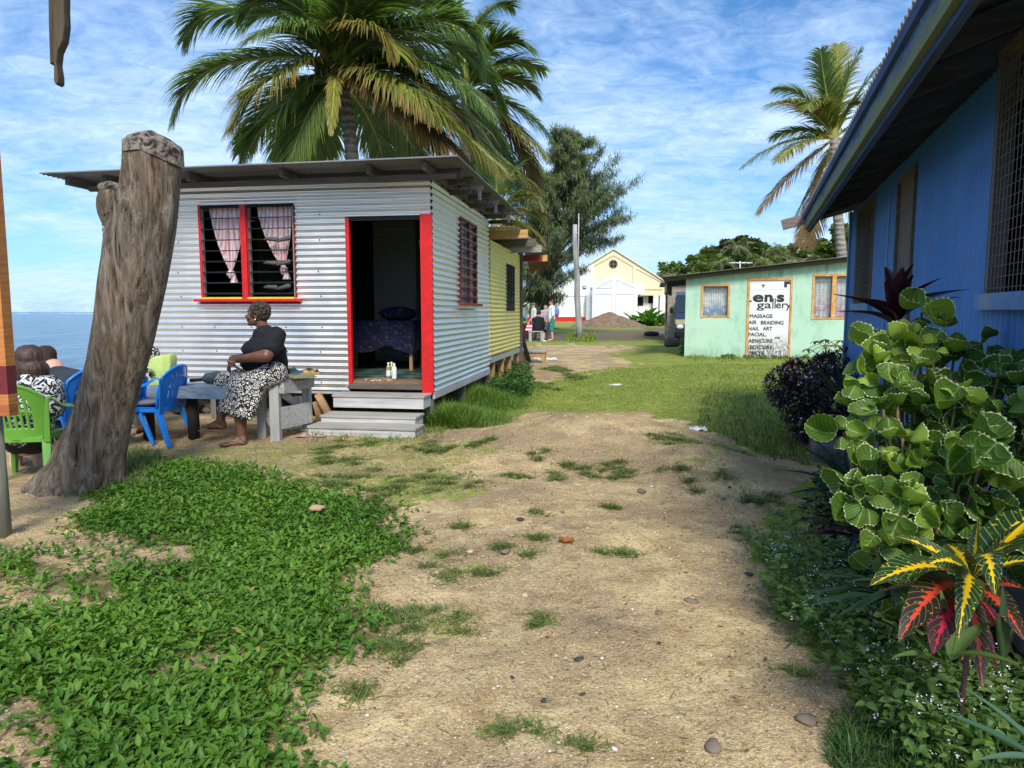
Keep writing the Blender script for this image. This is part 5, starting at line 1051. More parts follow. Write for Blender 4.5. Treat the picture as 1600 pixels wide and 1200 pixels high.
# lime tote bag and water bottle on the table
tg = thing('tote_bag', 'lime green cloth tote bag with a black leaf print on the plank table', 'bag', (0, 0, 0)); Y = 7.75
t = NT('lime_cloth'); o = t.obj(); n1 = t.noise(o, 14, 4); t.bump(n1, .5, .01); m_lime = t.set(col=t.mix(t.ramp(n1, [(.3, 0), (.7, 1)]), (.42, .56, .13), (.56, .68, .24)), rough=.9)
mb = MB(); out = [(231, 603), (231, 562), (240, 557), (252, 556), (265, 553), (267, 562), (265, 580), (258, 603)]; n = len(out); vs = []
for dy, k in ((0, .97), (.04, 1.0), (.12, 1.0), (.17, .95)):
    for px, py in out: p = P(248+(px-248)*k, 580+(py-580)*k, Y); vs.append((p.x, Y+dy, p.z))
mb.add(vs, [tuple(range(n)), tuple(range(3*n, 4*n))[::-1]]+[(q*n+(i+1) % n, q*n+i, (q+1)*n+i, (q+1)*n+(i+1) % n) for q in range(3) for i in range(n)], 0, True); mb.build('bag_body', m_lime, tg, bevel=.01)
mb = MB()
cx0, cz0 = P(233, 586, Y).x, P(233, 586, Y).z
for k in range(9):
    an_ = R(-55+k*17); L = .075; mb.bar((cx0, Y-.006, cz0), (cx0+math.cos(an_)*L, Y-.006, cz0+math.sin(an_)*L), .002, .006)
mb.build('leaf_print', m_black, tg); mb = MB(); a = P(229, 598, Y); b = P(229, 566, Y); mb.tube([(a.x, Y-.02, a.z), ((a.x+b.x)/2-.01, Y-.025, (a.z+b.z)/2), (b.x+.01, Y-.01, b.z)], .009, 6); mb.build('handle', M_plain('cream_strap', (.7, .66, .5), .9), tg)
wb = P(272, 598, 7.9); e = thing('water_bottle', 'clear plastic water bottle with a blue cap behind the lime bag', 'bottle', (wb.x, wb.y, topz_)); mb = MB(); mb.lathe([(0, 0), (.032, .003), (.033, .10), (.030, .11), (.033, .12), (.033, .17), (.014, .21), (.013, .225), (0, .226)], n=16); mb.build('bottle_body', NT('clear_bottle').set(col=(.55, .68, .72), rough=.1, spec=.6, alpha=.55), e); mb = MB(); mb.lathe([(.016, .222), (.016, .245), (0, .246)], n=12); mb.build('cap', M_plain('cap_blue', (.02, .09, .4)), e); mb = MB(); mb.lathe([(.034, .06), (.034, .13)], n=16); mb.build('label', M_plain('label_green', (.45, .6, .4)), e)
# ================================================================== litter on the ground
def on_ground(px, py):
    z = .1
    for _ in range(8): p = Gz(px, py, z); z = Hs(p.x, p.y)
    return p
p = on_ground(1090, 672); mb = MB(); n = 8; vs = []
for j in range(3):
    for i in range(n+1): vs.append((-.10+.20*i/n, -.06+.06*j, .012+.012*math.sin(i*1.5+j)+.01*j))
mb.add(vs, [(j*(n+1)+i, j*(n+1)+i+1, (j+1)*(n+1)+i+1, (j+1)*(n+1)+i) for j in range(2) for i in range(n)], 0, True); o = mb.build('paper_scrap', M_plain('paper', (.8, .8, .8), .8, .05)); s_ = o.modifiers.new('s', 'SOLIDIFY'); s_.thickness = .002; o.location = p; tag(o, 'white crumpled paper lying on the dark grass beside the path', 'litter')
p = on_ground(962, 602); mb = MB(); mb.ball((0, 0, .01), (.13, .08, .02), 10, jit=.5); o = mb.build('plastic_scrap', M_plain('plastic_scrap', (.55, .56, .56), .5)); o.location = p; tag(o, 'pale flattened plastic scrap on the lawn', 'litter')
p = on_ground(854, 563); mb = MB(); 
for k in range(9): mb.ball((random.uniform(-.3, .3), random.uniform(-.12, .12), .03), (random.uniform(.06, .12), .06, .04), 8, jit=.5)
o = mb.build('crumpled_cloth', M_plain('pinkish_white', (.70, .60, .60), .9, .3, 12)); o.location = p; tag(o, 'crumpled pinkish white cloth on bare ground past the yellow shed', 'cloth')
for px, py, lab in ((474, 683, 'pink patterned sandal lying flat near the steps, toe to the shed'), (497, 683, 'pink patterned sandal lying nearest the wooden steps')):
    p = on_ground(px, py); e = thing('sandal', lab, 'sandal', p, R(5), 'pair of sandals by the steps'); mb = MB(); mb.ball((0, 0, .012), (.10, .038, .012), 14); mb.build('sole', M_plain('sandal_pink', (.36, .19, .19), .8, .4, 30), e); mb = MB(); mb.tube([(-.02, -.035, .015), (.04, 0, .035), (-.02, .035, .015)], .006, 6); mb.build('strap', M_plain('sandal_pale', (.6, .5, .5)), e)
p = on_ground(885, 850); mb = MB(); n = 12; vs = []
for j in range(7):
    for i in range(n+1): u = i/n*2-1; v = j/6*2-1; w_ = math.cos(u*1.4)*.03; vs.append((u*.045, v*w_, .008+.025*abs(v)**2+.012*u*u+.004*math.sin(i)))
mb.add(vs, [(j*(n+1)+i, j*(n+1)+i+1, (j+1)*(n+1)+i+1, (j+1)*(n+1)+i) for j in range(6) for i in range(n)], 0, True); o = mb.build('dry_leaf', M_plain('dry_leaf_rust', (.30, .11, .03), .7, .4, 20)); s_ = o.modifiers.new('s', 'SOLIDIFY'); s_.thickness = .001; o.location = p; tag(o, 'curled rust brown dead leaf in the middle of the sandy path', 'leaf')
p = on_ground(496, 816); mb = MB(); mb.ball((0, 0, .10), (.055, .04, .02), 12, jit=.5); o = mb.build('husk_piece', M_plain('husk_tan', (.45, .27, .16), .9, .35, 20)); o.location = p; tag(o, 'tan piece of coconut husk lying on the green ground cover', 'husk')
mb = MB()
for i in range(22): mb.ball((random.uniform(-.16, .16), random.uniform(-.08, .1), .02), (.03, .03, .02), 7, jit=.6)
p = on_ground(473, 673); o = mb.build('shell_rubble', M_plain('shell_white', (.55, .5, .4), .9, .3)); o.location = p; tag(o, kind='stuff')
stones = [(813, 812, .03, 0), (1002, 768, .04, 3), (880, 800, .016, 3), (905, 1030, .02, 0), (800, 1060, .016, 0), (1018, 760, .02, 1), (735, 862, .026, 2), (790, 862, .03, 3), (1080, 940, .032, 3), (850, 1095, .014, 0), (1115, 1167, .034, 3), (910, 1085, .013, 0), (820, 930, .024, 2), (1130, 780, .026, 3), (1140, 762, .022, 0), (1170, 897, .02, 0), (1260, 1125, .036, 3), (1030, 958, .02, 3), (960, 1170, .011, 1), (1060, 870, .016, 2), (670, 800, .015, 3)]
scol = [M_plain('stone_dark', (.055, .05, .052), .85, .3, 20), M_plain('stone_white', (.62, .60, .55), .85), M_plain('stone_tan', (.50, .38, .25), .85), M_plain('stone_brown', (.20, .155, .11), .85)]
snm = ['dark', 'white', 'tan', 'brown']
for i, (px, py, r, k) in enumerate(stones):
    p = on_ground(px, py); mb = MB(); mb.ball((0, 0, r*.12), (r*random.uniform(.8, 1.1), r*random.uniform(.6, .9), r*.38), 10, jit=.5); o = mb.build('stone', scol[k]); o.location = p; o.rotation_euler = (0, 0, random.uniform(0, 3)); tag(o, 'small %s stone half set in the sandy path' % snm[k], 'stone', 'small %s stones on the path' % snm[k])
peb = NB(); V = np.array([(1, 0, 0), (-1, 0, 0), (0, 1, 0), (0, -1, 0), (0, 0, .55), (0, 0, -.4)], float); F = [(0, 2, 4), (2, 1, 4), (1, 3, 4), (3, 0, 4), (2, 0, 5), (1, 2, 5), (3, 1, 5), (0, 3, 5)]
N = 9000; yy = 1.5+7.5*RG.random(N)**1.3; xx_ = -4+7.5*RG.random(N); g, cv, lw, rd = masks(xx_, yy); k = (g < .4); xx_, yy = xx_[k], yy[k]
sz = .0025+.006*RG.random(len(xx_))**4*1.2+.0012*yy*.3; peb.add((V, F, np.zeros((6, 2))), np.stack([xx_, yy, H(xx_, yy)+.002], 1), rots(RG.random(len(xx_))*6.28, RG.random(len(xx_))*.4), sz)
t = NT('gravel_bits'); r_ = t.attr('rnd'); t.set(col=t.ramp(r_, [(0, (.06, .05, .045)), (.25, (.20, .14, .09)), (.6, (.5, .38, .24)), (.85, (.62, .52, .38)), (1, (.8, .74, .62))]), rough=.9); tag(peb.build('gravel', t.m, smooth=False), kind='stuff')
# ================================================================== people
m_skin = M_plain('dark_skin', (.155, .062, .034), .48, .18, 12, spec=.45); m_skinl = M_plain('light_skin', (.56, .33, .24), .55, .12, 12)
t = NT('curly_hair'); o = t.obj(); n1 = t.noise(o, 60, 3, .7); c = t.mix(t.ramp(n1, [(.4, 0), (.6, 1)]), (.012, .009, .007), (.085, .06, .04)); t.bump(n1, .9, .01); m_curly = t.set(col=c, rough=.85)
m_blackcloth = M_plain('black_tshirt', (.012, .012, .014), .85, .3, 5, bump=.25)
t = NT('swirl_print'); o = t.obj(); v = t.n('ShaderNodeTexVoronoi'); v.feature = 'F1'; t.l(t.mapv(o, (1, 1, 1)), v.inputs['Vector']); v.inputs['Scale'].default_value = 27; d = v.outputs['Distance']; n1 = t.noise(o, 30, 2, .5, 1.0)
ring = t.math('SINE', t.math('ADD', t.math('MULTIPLY', d, 13.0), t.math('MULTIPLY', n1, 7.0))); c = t.mix(t.ramp(ring, [(.44, 0), (.56, 1)]), (.015, .013, .013), (.72, .67, .60)); m_swirl = t.set(col=c, rough=.9)
t = NT('floral_black_white'); o = t.obj(); n1 = t.noise(o, 16, 2.2, .5, 2.2); c = t.mix(t.ramp(n1, [(.50, 0), (.53, 1)]), (.012, .012, .014), (.66, .66, .68)); m_flor = t.set(col=c, rough=.9)
def W(px, py, Y=7.7): return P(px, py, Y)
def build_head(parent, c, face, r=.105, skin=None, tilt=0, extra=None):
    pass
# ---- the seated woman -------------------------------------------------
Y0 = 7.62; wo_ = thing('person', 'seated woman with curly hair, black top and swirl print skirt, holding a phone', 'person', (0, 0, 0))
def V3(px, py, dy=0): return P(px, py, Y0+dy)
neck = V3(414, 519, .12); head = V3(402, 493, .10)
mb = MB()
capsule(mb, neck+Vector((.02, 0, -.05)), head+Vector((.02, 0, -.03)), .07, .062)
ellip(mb, head+Vector((.015, 0, .03)), (.098, .078, .105)); ellip(mb, head+Vector((-.035, 0, -.055)), (.062, .058, .062)); ellip(mb, head+Vector((-.055, 0, .0)), (.050, .062, .075))
ellip(mb, head+Vector((-.058, 0, .052)), (.045, .056, .035))
capsule(mb, head+Vector((-.098, 0, .018)), head+Vector((-.118, 0, -.012)), .011, .019); ellip(mb, head+Vector((-.108, .018, -.016)), (.014, .012, .010)); ellip(mb, head+Vector((-.108, -.018, -.016)), (.014, .012, .010))
ellip(mb, head+Vector((-.101, 0, -.043)), (.018, .027, .009)); ellip(mb, head+Vector((-.098, 0, -.056)), (.018, .025, .010)); ellip(mb, head+Vector((-.082, 0, -.090)), (.028, .030, .026))
for s_ in (-1, 1): ellip(mb, head+Vector((.01, s_*.082, -.015)), (.020, .010, .032)); ellip(mb, head+Vector((-.075, s_*.040, -.022)), (.026, .024, .024))
# trunk under the clothes, arms
sh_n, sh_f = V3(430, 527, -.14), V3(412, 527, .32); elb = V3(416, 556, -.30); wr = V3(371, 561, -.16); elf = V3(385, 560, .26); wrf = V3(363, 561, .02)
capsule(mb, sh_n, elb, .088, .066); capsule(mb, elb, wr, .060, .038); capsule(mb, elb.lerp(wr, .08), elb.lerp(wr, .4), .064, .056)
capsule(mb, sh_f, elf, .08, .065); capsule(mb, elf, wrf, .06, .04)
capsule(mb, neck+Vector((.02, 0, -.03)), V3(416, 548, .09), .09, .14); capsule(mb, V3(416, 548, .09), V3(416, 580, .09), .14, .16)
# legs: bare below the skirt
kf, kn = V3(350, 596, .16), V3(374, 606, -.16); af, an_ = V3(345, 655, -.02), V3(377, 681, -.24)
capsule(mb, kf, kf.lerp(af, .45), .085, .078); capsule(mb, kf.lerp(af, .4), af, .075, .046); capsule(mb, kn, kn.lerp(an_, .45), .09, .08); capsule(mb, kn.lerp(an_, .4), an_, .078, .048)
def foot(ank, heel, toe):
    d = (toe-heel).normalized(); sd_ = Vector((-d.y, d.x, 0)).normalized()
    capsule(mb, ank, heel+Vector((0, 0, .02)), .045, .036); capsule(mb, heel, heel.lerp(toe, .6), .034, .034); capsule(mb, ank+Vector((0, 0, -.02)), heel.lerp(toe, .62), .040, .028)
    for k in range(5):
        o_ = sd_*((k-2)*.017); b_ = heel.lerp(toe, .62)+o_; e_ = heel.lerp(toe, .98-.05*abs(k-1))+o_*1.15; capsule(mb, b_, e_, .015 if k else .018, .010 if k else .014)
hf, tf_ = V3(349, 666, -.02), V3(314, 668, -.08); hn, tn = V3(381, 691, -.26), V3(342, 696, -.36)
hf.z = tf_.z = max(hf.z, .0)+.0; foot(af, hf, tf_+Vector((0, 0, .005))); foot(an_, hn, tn)
# hands: palm, four fingers, thumb curled round the phone
ph = V3(367, 571, -.14)
def hand(w, d, up, side, curl=1.0):
    d = d.normalized(); up = up.normalized(); s_ = d.cross(up).normalized()*side; palm = w+d*.05
    ellip(mb, palm, (.040, .034, .020), Matrix((d, s_, up)).transposed())
    for k, (L1, L2, L3) in enumerate(((.038, .024, .018), (.042, .027, .02), (.039, .025, .019), (.031, .02, .016))):
        b_ = palm+d*.036+s_*((k-1.5)*.0185); d1 = (d*.92-up*.25*curl).normalized(); m1 = b_+d1*L1; d2 = (d*.45-up*.9*curl).normalized(); m2 = m1+d2*L2; d3 = (-d*.1-up*1.0*curl).normalized(); m3 = m2+d3*L3
        capsule(mb, b_-d1*.015, m1, .0105, .0095, 8); capsule(mb, m1, m2, .0095, .0088, 8); capsule(mb, m2, m3, .0088, .0078, 8)
    b_ = palm-d*.012-s_*.030; m1 = b_+(d*.55-s_*.6-up*.3).normalized()*.034; m2 = m1+(d*.85-up*.4).normalized()*.028; capsule(mb, b_, m1, .0135, .0115, 8); capsule(mb, m1, m2, .011, .009, 8)
hand(wr, Vector((-.75, -.1, -.55)), Vector((-.45, -.25, .8)), 1); hand(wrf, Vector((-.3, -.5, -.75)), Vector((-.75, -.2, .4)), -1)
body = fuse('body', mb, m_skin, wo_, vox=.0075, smooth=3)
# sleeves and shirt
mb = MB()
capsule(mb, V3(415, 528, .09), V3(417, 548, .08), .145, .205); capsule(mb, V3(417, 548, .08), V3(418, 572, .08), .205, .215); ellip(mb, V3(404, 564, .07), (.20, .20, .15)); ellip(mb, V3(429, 568, .08), (.115, .22, .13)); ellip(mb, V3(396, 545, .02), (.125, .14, .095)); ellip(mb, V3(396, 545, .17), (.125, .14, .095))
capsule(mb, sh_n+Vector((.0, .02, .01)), sh_n.lerp(elb, .55), .108, .109); capsule(mb, sh_f, sh_f.lerp(elf, .45), .10, .105); capsule(mb, sh_n+Vector((0, .03, .0)), sh_f, .10, .10); capsule(mb, V3(421, 523, .1), V3(436, 560, .1), .07, .08); ellip(mb, V3(427, 540, .08), (.085, .19, .15))
ellip(mb, V3(426, 580, .08), (.19, .20, .05))
top = fuse('top', mb, m_blackcloth, wo_, vox=.012, smooth=8, disp=lambda c: .010*noise.noise(Vector((c[0]*7, c[1]*7, c[2]*16)))+.005*noise.noise(Vector((c[0]*19, c[1]*19, c[2]*30))))
# skirt: thighs on the bench, cloth falling from the knees
mb = MB()
hipn, hipf = V3(430, 584, -.10), V3(430, 584, .24)
capsule(mb, hipn, kn+Vector((0, 0, .01)), .135, .115); capsule(mb, hipf, kf, .135, .11); capsule(mb, V3(432, 590, -.02), V3(432, 590, .16), .12, .12); ellip(mb, V3(395, 590, .04), (.24, .26, .09))
hemL, hemR = V3(344, 645, .03), V3(392, 652, -.22)
for i in range(9):
    q = i/8; a = V3(354, 598, .14).lerp(V3(408, 604, -.20), q); b = V3(346, 638, .08).lerp(V3(391, 652, -.26), q)+Vector((0, 0, -.03*math.sin(q*3.1))); capsule(mb, a, b, .062, .030+.012*math.sin(i*2.4))
for i in range(10):
    q = i/9; a = V3(352+54*q, 600+4*q, -.02-.24*min(1, q*2)); b = V3(343+47*q, 640+14*q, -.06-.30*min(1, q*1.7)); capsule(mb, a, b, .058, .030+.010*math.sin(i*2.1))
for i in range(6):
    q = i/5; a = V3(362, 598, -.1).lerp(V3(412, 612, .14), q); b = V3(366, 644, -.22).lerp(V3(398, 645, .02), q); capsule(mb, a, b, .07, .035)
skirt = fuse('skirt', mb, m_swirl, wo_, vox=.011, smooth=7, disp=lambda c: .012*noise.noise(Vector((c[0]*9, c[1]*9, c[2]*2.2)))+.004*noise.noise(Vector((c[0]*25, c[1]*25, c[2]*6))))
# hair: short curls
mb = MB(); ellip(mb, head+Vector((.035, 0, .045)), (.098, .094, .100)); ellip(mb, head+Vector((.065, 0, .0)), (.060, .08, .07))
rr_ = random.Random(5)
for i in range(420):
    v = Vector((rr_.gauss(0, 1), rr_.gauss(0, 1), rr_.gauss(.2, 1))).normalized()
    p_ = head+Vector((.032, 0, .045))+Vector((v.x*.108, v.y*.098, v.z*.108))
    if p_.x < head.x-.055 and p_.z < head.z+.075: continue
    if p_.z < head.z-.05: continue
    ellip(mb, p_, (rr_.uniform(.008, .015),)*3, n=8)
fuse('hair', mb, m_curly, wo_, vox=.005, smooth=1, disp=lambda c: .006*noise.noise(Vector((c[0]*90, c[1]*90, c[2]*90))))
m_gold = NT('gold').set(col=(.75, .55, .25), rough=.3, metal=.9); mb = MB(); mb.ball(head+Vector((.008, -.093, -.045)), (.009, .006, .013), 8); mb.build('earring', m_gold, wo_)
m_eye = NT('eye_white').set(col=(.6, .58, .55), rough=.2)
for s_ in (-1, 1): mb = MB(); mb.ball(head+Vector((-.088, s_*.033, .018)), (.010, .013, .009), 10); mb.build('eye', m_eye, wo_); mb = MB(); mb.tube([head+Vector((-.093, s_*.018, .040)), head+Vector((-.093, s_*.038, .046)), head+Vector((-.080, s_*.054, .040))], .004, 6); mb.build('eyebrow', m_curly, wo_)

m_sand = M_plain('sandal_tan', (.34, .20, .13), .7)
for h_, t_ in ((hf, tf_), (hn, tn)):
    mb = MB(); d = (t_-h_).normalized(); Mx = Matrix.Translation(h_.lerp(t_, .5)+Vector((0, 0, -.038)))@d.to_track_quat('X', 'Z').to_matrix().to_4x4(); mb.ball((0, 0, 0), (.148, .052, .010), 18, M=Mx); mb.build('sandal_sole', m_sand, wo_)
    mb = MB(); s_ = Vector((-d.y, d.x, 0)).normalized(); mb.tube([h_+s_*.045+Vector((0, 0, -.01)), h_.lerp(t_, .45)+s_*.02+Vector((0, 0, .038)), h_.lerp(t_, .72)+Vector((0, 0, .022)), h_.lerp(t_, .45)-s_*.025+Vector((0, 0, .038)), h_-s_*.045+Vector((0, 0, -.01))], .006, 6); mb.build('sandal_strap', m_sand, wo_)
pm = Matrix.Translation(ph)@Matrix.Rotation(R(32), 4, 'Y')@Matrix.Rotation(R(-25), 4, 'X'); e = thing('phone', 'red and white folding phone case in the seated woman hand', 'phone', (0, 0, 0)); mb = MB(); mb.box(-.085, .085, -.04, .04, -.012, -.001, 0, pm); mb.build('case', M_plain('case_red', (.30, .01, .03), .4), e, bevel=.003); mb = MB(); mb.box(-.05, .09, -.042, .03, .0, .012, 0, pm); mb.build('phone_body', M_plain('phone_white', (.75, .72, .74), .4), e, bevel=.003)
# ---- generic standing / sitting figures -------------------------------
def figure(lab, J, s, skin, clothes, hair=None, hat=None, vox=.012, female=False):
    """J: joints (world), s: size factor; clothes: list of (name, material, [(a,b,ra,rb)...])"""
    e = thing('person', lab, 'person', (0, 0, 0)); mb = MB(); hd, nk = J['head'], J['neck']; f = J['face'].normalized()
    ellip(mb, hd+Vector((0, 0, .02))*s, (.088*s, .088*s, .112*s)); ellip(mb, hd+f*.03*s+Vector((0, 0, -.05))*s, (.062*s, .062*s, .062*s)); ellip(mb, hd+f*.098*s+Vector((0, 0, -.005))*s, (.016*s, .016*s, .022*s)); capsule(mb, nk, hd+Vector((0, 0, -.06))*s, .058*s, .055*s)
    sd_ = Vector((-f.y, f.x, 0))
    for q in (-1, 1): ellip(mb, hd+sd_*q*.088*s, (.014*s, .014*s, .03*s))
    ellip(mb, hd+f*.088*s+Vector((0, 0, -.048))*s, (.014*s, .014*s, .009*s))
    capsule(mb, nk, J['hip'], .10*s, .13*s)
    for q in 'LR':
        if 'sh'+q in J:
            capsule(mb, J['sh'+q], J['el'+q], .052*s, .042*s); capsule(mb, J['el'+q], J['wr'+q], .040*s, .028*s)
            d = (J['wr'+q]-J['el'+q]).normalized(); w_ = J['wr'+q]; up_ = sd_; ellip(mb, w_+d*.05*s, (.036*s, .03*s, .04*s))
            s2 = d.cross(f).normalized() if d.cross(f).length > .1 else sd_
            for k in range(4): b_ = w_+d*.075*s+s2*(k-1.5)*.019*s; capsule(mb, b_, b_+(d*.8+f*.5).normalized()*(.055+.008*(k in (1, 2)))*s, .0095*s, .0075*s, 8)
            capsule(mb, w_+d*.03*s+s2*.03*s, w_+d*.065*s+s2*.055*s+f*.015*s, .012*s, .009*s, 8)
        if 'kn'+q in J:
            hp_ = J['hip'+q]; capsule(mb, hp_, J['kn'+q], .085*s, .058*s); capsule(mb, J['kn'+q], J['kn'+q].lerp(J['an'+q], .35), .056*s, .058*s); capsule(mb, J['kn'+q].lerp(J['an'+q], .35), J['an'+q], .058*s, .038*s); capsule(mb, J['an'+q], J['toe'+q], .036*s, .028*s)
    fuse('body', mb, skin, e, vox=vox, smooth=3)
    for nm, mat, caps in clothes:
        mb = MB()
        for c in caps:
            if len(c) == 4: capsule(mb, c[0], c[1], c[2]*s, c[3]*s)
            else: ellip(mb, c[0], tuple(q*s for q in c[1]))
        fuse(nm, mb, mat, e, vox=vox, smooth=5, disp=lambda c: .010*noise.noise(Vector((c[0]*8, c[1]*8, c[2]*8))))
    if hair:
        mb = MB()
        for c in hair[1]: ellip(mb, c[0], tuple(q*s for q in c[1]))
        fuse('hair', mb, hair[0], e, vox=.009 if vox < .02 else .015, smooth=10, disp=lambda c: .004*noise.noise(Vector((c[0]*55, c[1]*55, c[2]*5))))
    return e
t = NT('brown_hair'); o = t.obj(); n1 = t.noise(t.mapv(o, (40, 40, 7)), 1, 5, .7, .5); c = t.mix(t.ramp(n1, [(.35, 0), (.65, 1)]), (.018, .008, .006), (.10, .045, .028)); t.bump(n1, .7, .01); m_bhair = t.set(col=c, rough=.5, spec=.5)
m_darkhair = M_plain('dark_short_hair', (.035, .022, .015), .7, .4, 30, bump=.6); m_charcoal = M_plain('charcoal_shirt', (.028, .034, .042), .85, .3, 5, bump=.3)
# woman in the green chair, seen from behind
def U(px, py, Y): return P(px, py, Y)
Yg = 5.88; fdir = Vector((-.17, 1, 0)); hd = U(47, 565, Yg+.10); nk = U(46, 592, Yg+.08)
J = dict(head=hd, neck=nk, face=Vector((.5, .85, 0)), hip=U(42, 690, Yg+.12), shL=U(12, 606, Yg), shR=U(80, 604, Yg+.1), elL=U(5, 650, Yg+.1), elR=U(84, 650, Yg+.15), wrL=U(18, 672, Yg+.35), wrR=U(66, 668, Yg+.40), hipL=U(28, 688, Yg+.1), hipR=U(58, 688, Yg+.1), knL=U(26, 690, Yg+.50), knR=U(60, 690, Yg+.50), anL=U(24, 742, Yg+.38), anR=U(60, 728, Yg+.42), toeL=U(20, 744, Yg+.55), toeR=U(58, 731, Yg+.62))
figure('brown haired woman in a floral top, back turned, in the green chair', J, 1.0, m_skinl, [('top', m_flor, [(nk+Vector((0, 0, -.06)), U(44, 650, Yg+.06), .15, .19), (U(44, 650, Yg+.06), U(43, 668, Yg+.10), .20, .19), (J['shL'], J['shR'], .095, .095), (J['shR'], J['shR'].lerp(J['elR'], .75), .10, .095), (J['shL'], J['shL'].lerp(J['elL'], .75), .10, .095)]), ('skirt', M_plain('dark_skirt', (.02, .02, .022), .9), [(J['hipL'], J['knL'], .11, .09), (J['hipR'], J['knR'], .11, .09), (J['hipL'], J['hipR'], .12, .12)])],
       hair=(m_bhair, [(hd+Vector((0, -.005, .035)), (.118, .118, .115)), (hd+Vector((-.03, -.03, -.05)), (.118, .105, .12)), (hd+Vector((.05, -.02, -.06)), (.09, .10, .10)), (hd+Vector((.09, .01, -.07)), (.055, .07, .075)), (hd+Vector((-.09, -.0, -.08)), (.05, .07, .07)), (hd+Vector((.0, -.05, -.10)), (.10, .06, .07))]))
e = [x for x in bpy.data.objects if x.name.startswith('person')][-1]
for q in 'LR':
    mb = MB(); a, b = J['an'+q], J['toe'+q]; mb.ball((a+b)/2+Vector((0, 0, -.03)), (.05, .14, .022), 12); mb.ball(a.lerp(b, .7)+Vector((0, 0, .0)), (.052, .05, .035), 10); mb.build('shoe', M_plain('shoe_black_%s' % q, (.02, .02, .022), .5), e)
# man in the dark shirt
Ym = 6.95; hd = U(72, 560, Ym+.18); nk = U(84, 576, Ym+.10)
J = dict(head=hd, neck=nk, face=Vector((-.55, .8, -.1)), hip=U(112, 665, Ym), shL=U(72, 586, Ym+.25), shR=U(121, 594, Ym-.02), elL=U(60, 625, Ym+.35), elR=U(126, 634, Ym+.10), wrL=U(66, 640, Ym+.6), wrR=U(100, 645, Ym+.35), hipL=U(100, 668, Ym), hipR=U(122, 668, Ym), knL=U(70, 668, Ym+.40), knR=U(95, 668, Ym+.42), anL=U(74, 710, Ym+.35), anR=U(96, 710, Ym+.36), toeL=U(64, 714, Ym+.55), toeR=U(86, 714, Ym+.55))
figure('man in a charcoal shirt hunched forward, back turned, beside the tree stump', J, 1.0, m_skinl, [('shirt', m_charcoal, [(nk+Vector((0, 0, -.07)), U(108, 620, Ym), .13, .19), (U(104, 612, Ym+.02), U(112, 665, Ym), .19, .19), (J['shL'], J['shR'], .10, .105), (J['shR'], J['shR'].lerp(J['elR'], .65), .105, .085), (J['shL'], J['shL'].lerp(J['elL'], .65), .10, .08), (U(94, 592, Ym+.05), U(112, 600, Ym), .14, .14)]), ('shorts', M_plain('dark_shorts', (.03, .03, .035), .9), [(J['hipL'], J['knL'], .11, .085), (J['hipR'], J['knR'], .11, .085)])], hair=(m_darkhair, [(hd+Vector((.01, -.012, .04)), (.098, .098, .098)), (hd+Vector((.02, -.04, -.0)), (.082, .07, .08))]))
# person behind the stump at the table
Yp = 8.25; hd = U(214, 520, Yp); nk = U(216, 541, Yp)
J = dict(head=hd, neck=nk, face=Vector((-.9, -.3, 0)), hip=U(222, 620, Yp), shL=U(202, 556, Yp-.1), shR=U(234, 553, Yp+.05), elL=U(196, 590, Yp-.2), elR=U(238, 588, Yp-.02), wrL=U(200, 605, Yp-.35), wrR=U(222, 606, Yp-.25), hipL=U(212, 622, Yp), hipR=U(232, 622, Yp), knL=U(200, 625, Yp-.40), knR=U(222, 625, Yp-.42), anL=U(200, 670, Yp-.38), anR=U(222, 670, Yp-.38), toeL=U(196, 675, Yp-.5), toeR=U(216, 675, Yp-.5))
figure('person in a patterned dress behind the stump, mostly hidden by the lime bag', J, 1.0, m_skin, [('dress', m_swirl, [(nk+Vector((0, 0, -.07)), U(220, 590, Yp), .12, .19), (U(220, 590, Yp), U(222, 622, Yp), .19, .21), (J['shL'], J['shR'], .10, .11), (J['shR'], J['shR'].lerp(J['elR'], .6), .11, .10), (J['hipL'], J['knL'], .12, .10), (J['hipR'], J['knR'], .12, .10)])], hair=(m_curly, [(hd+Vector((.01, 0, .03)), (.115, .115, .12))]))
st_ = thing('stool', 'rough wooden stool hidden behind the tree stump at the table', 'stool', (J['hip'].x, J['hip'].y, 0)); mb = MB(); zs = J['hip'].z-.14; mb.box(-.2, .2, -.18, .18, zs-.04, zs); mb.build('seat', m_greywood, st_)
for a in (-1, 1):
    for b in (-1, 1): mb = MB(); mb.bar((a*.15, b*.13, zs-.04), (a*.18, b*.16, -.02), .04, .04); mb.build('leg', m_greywoodz, st_)
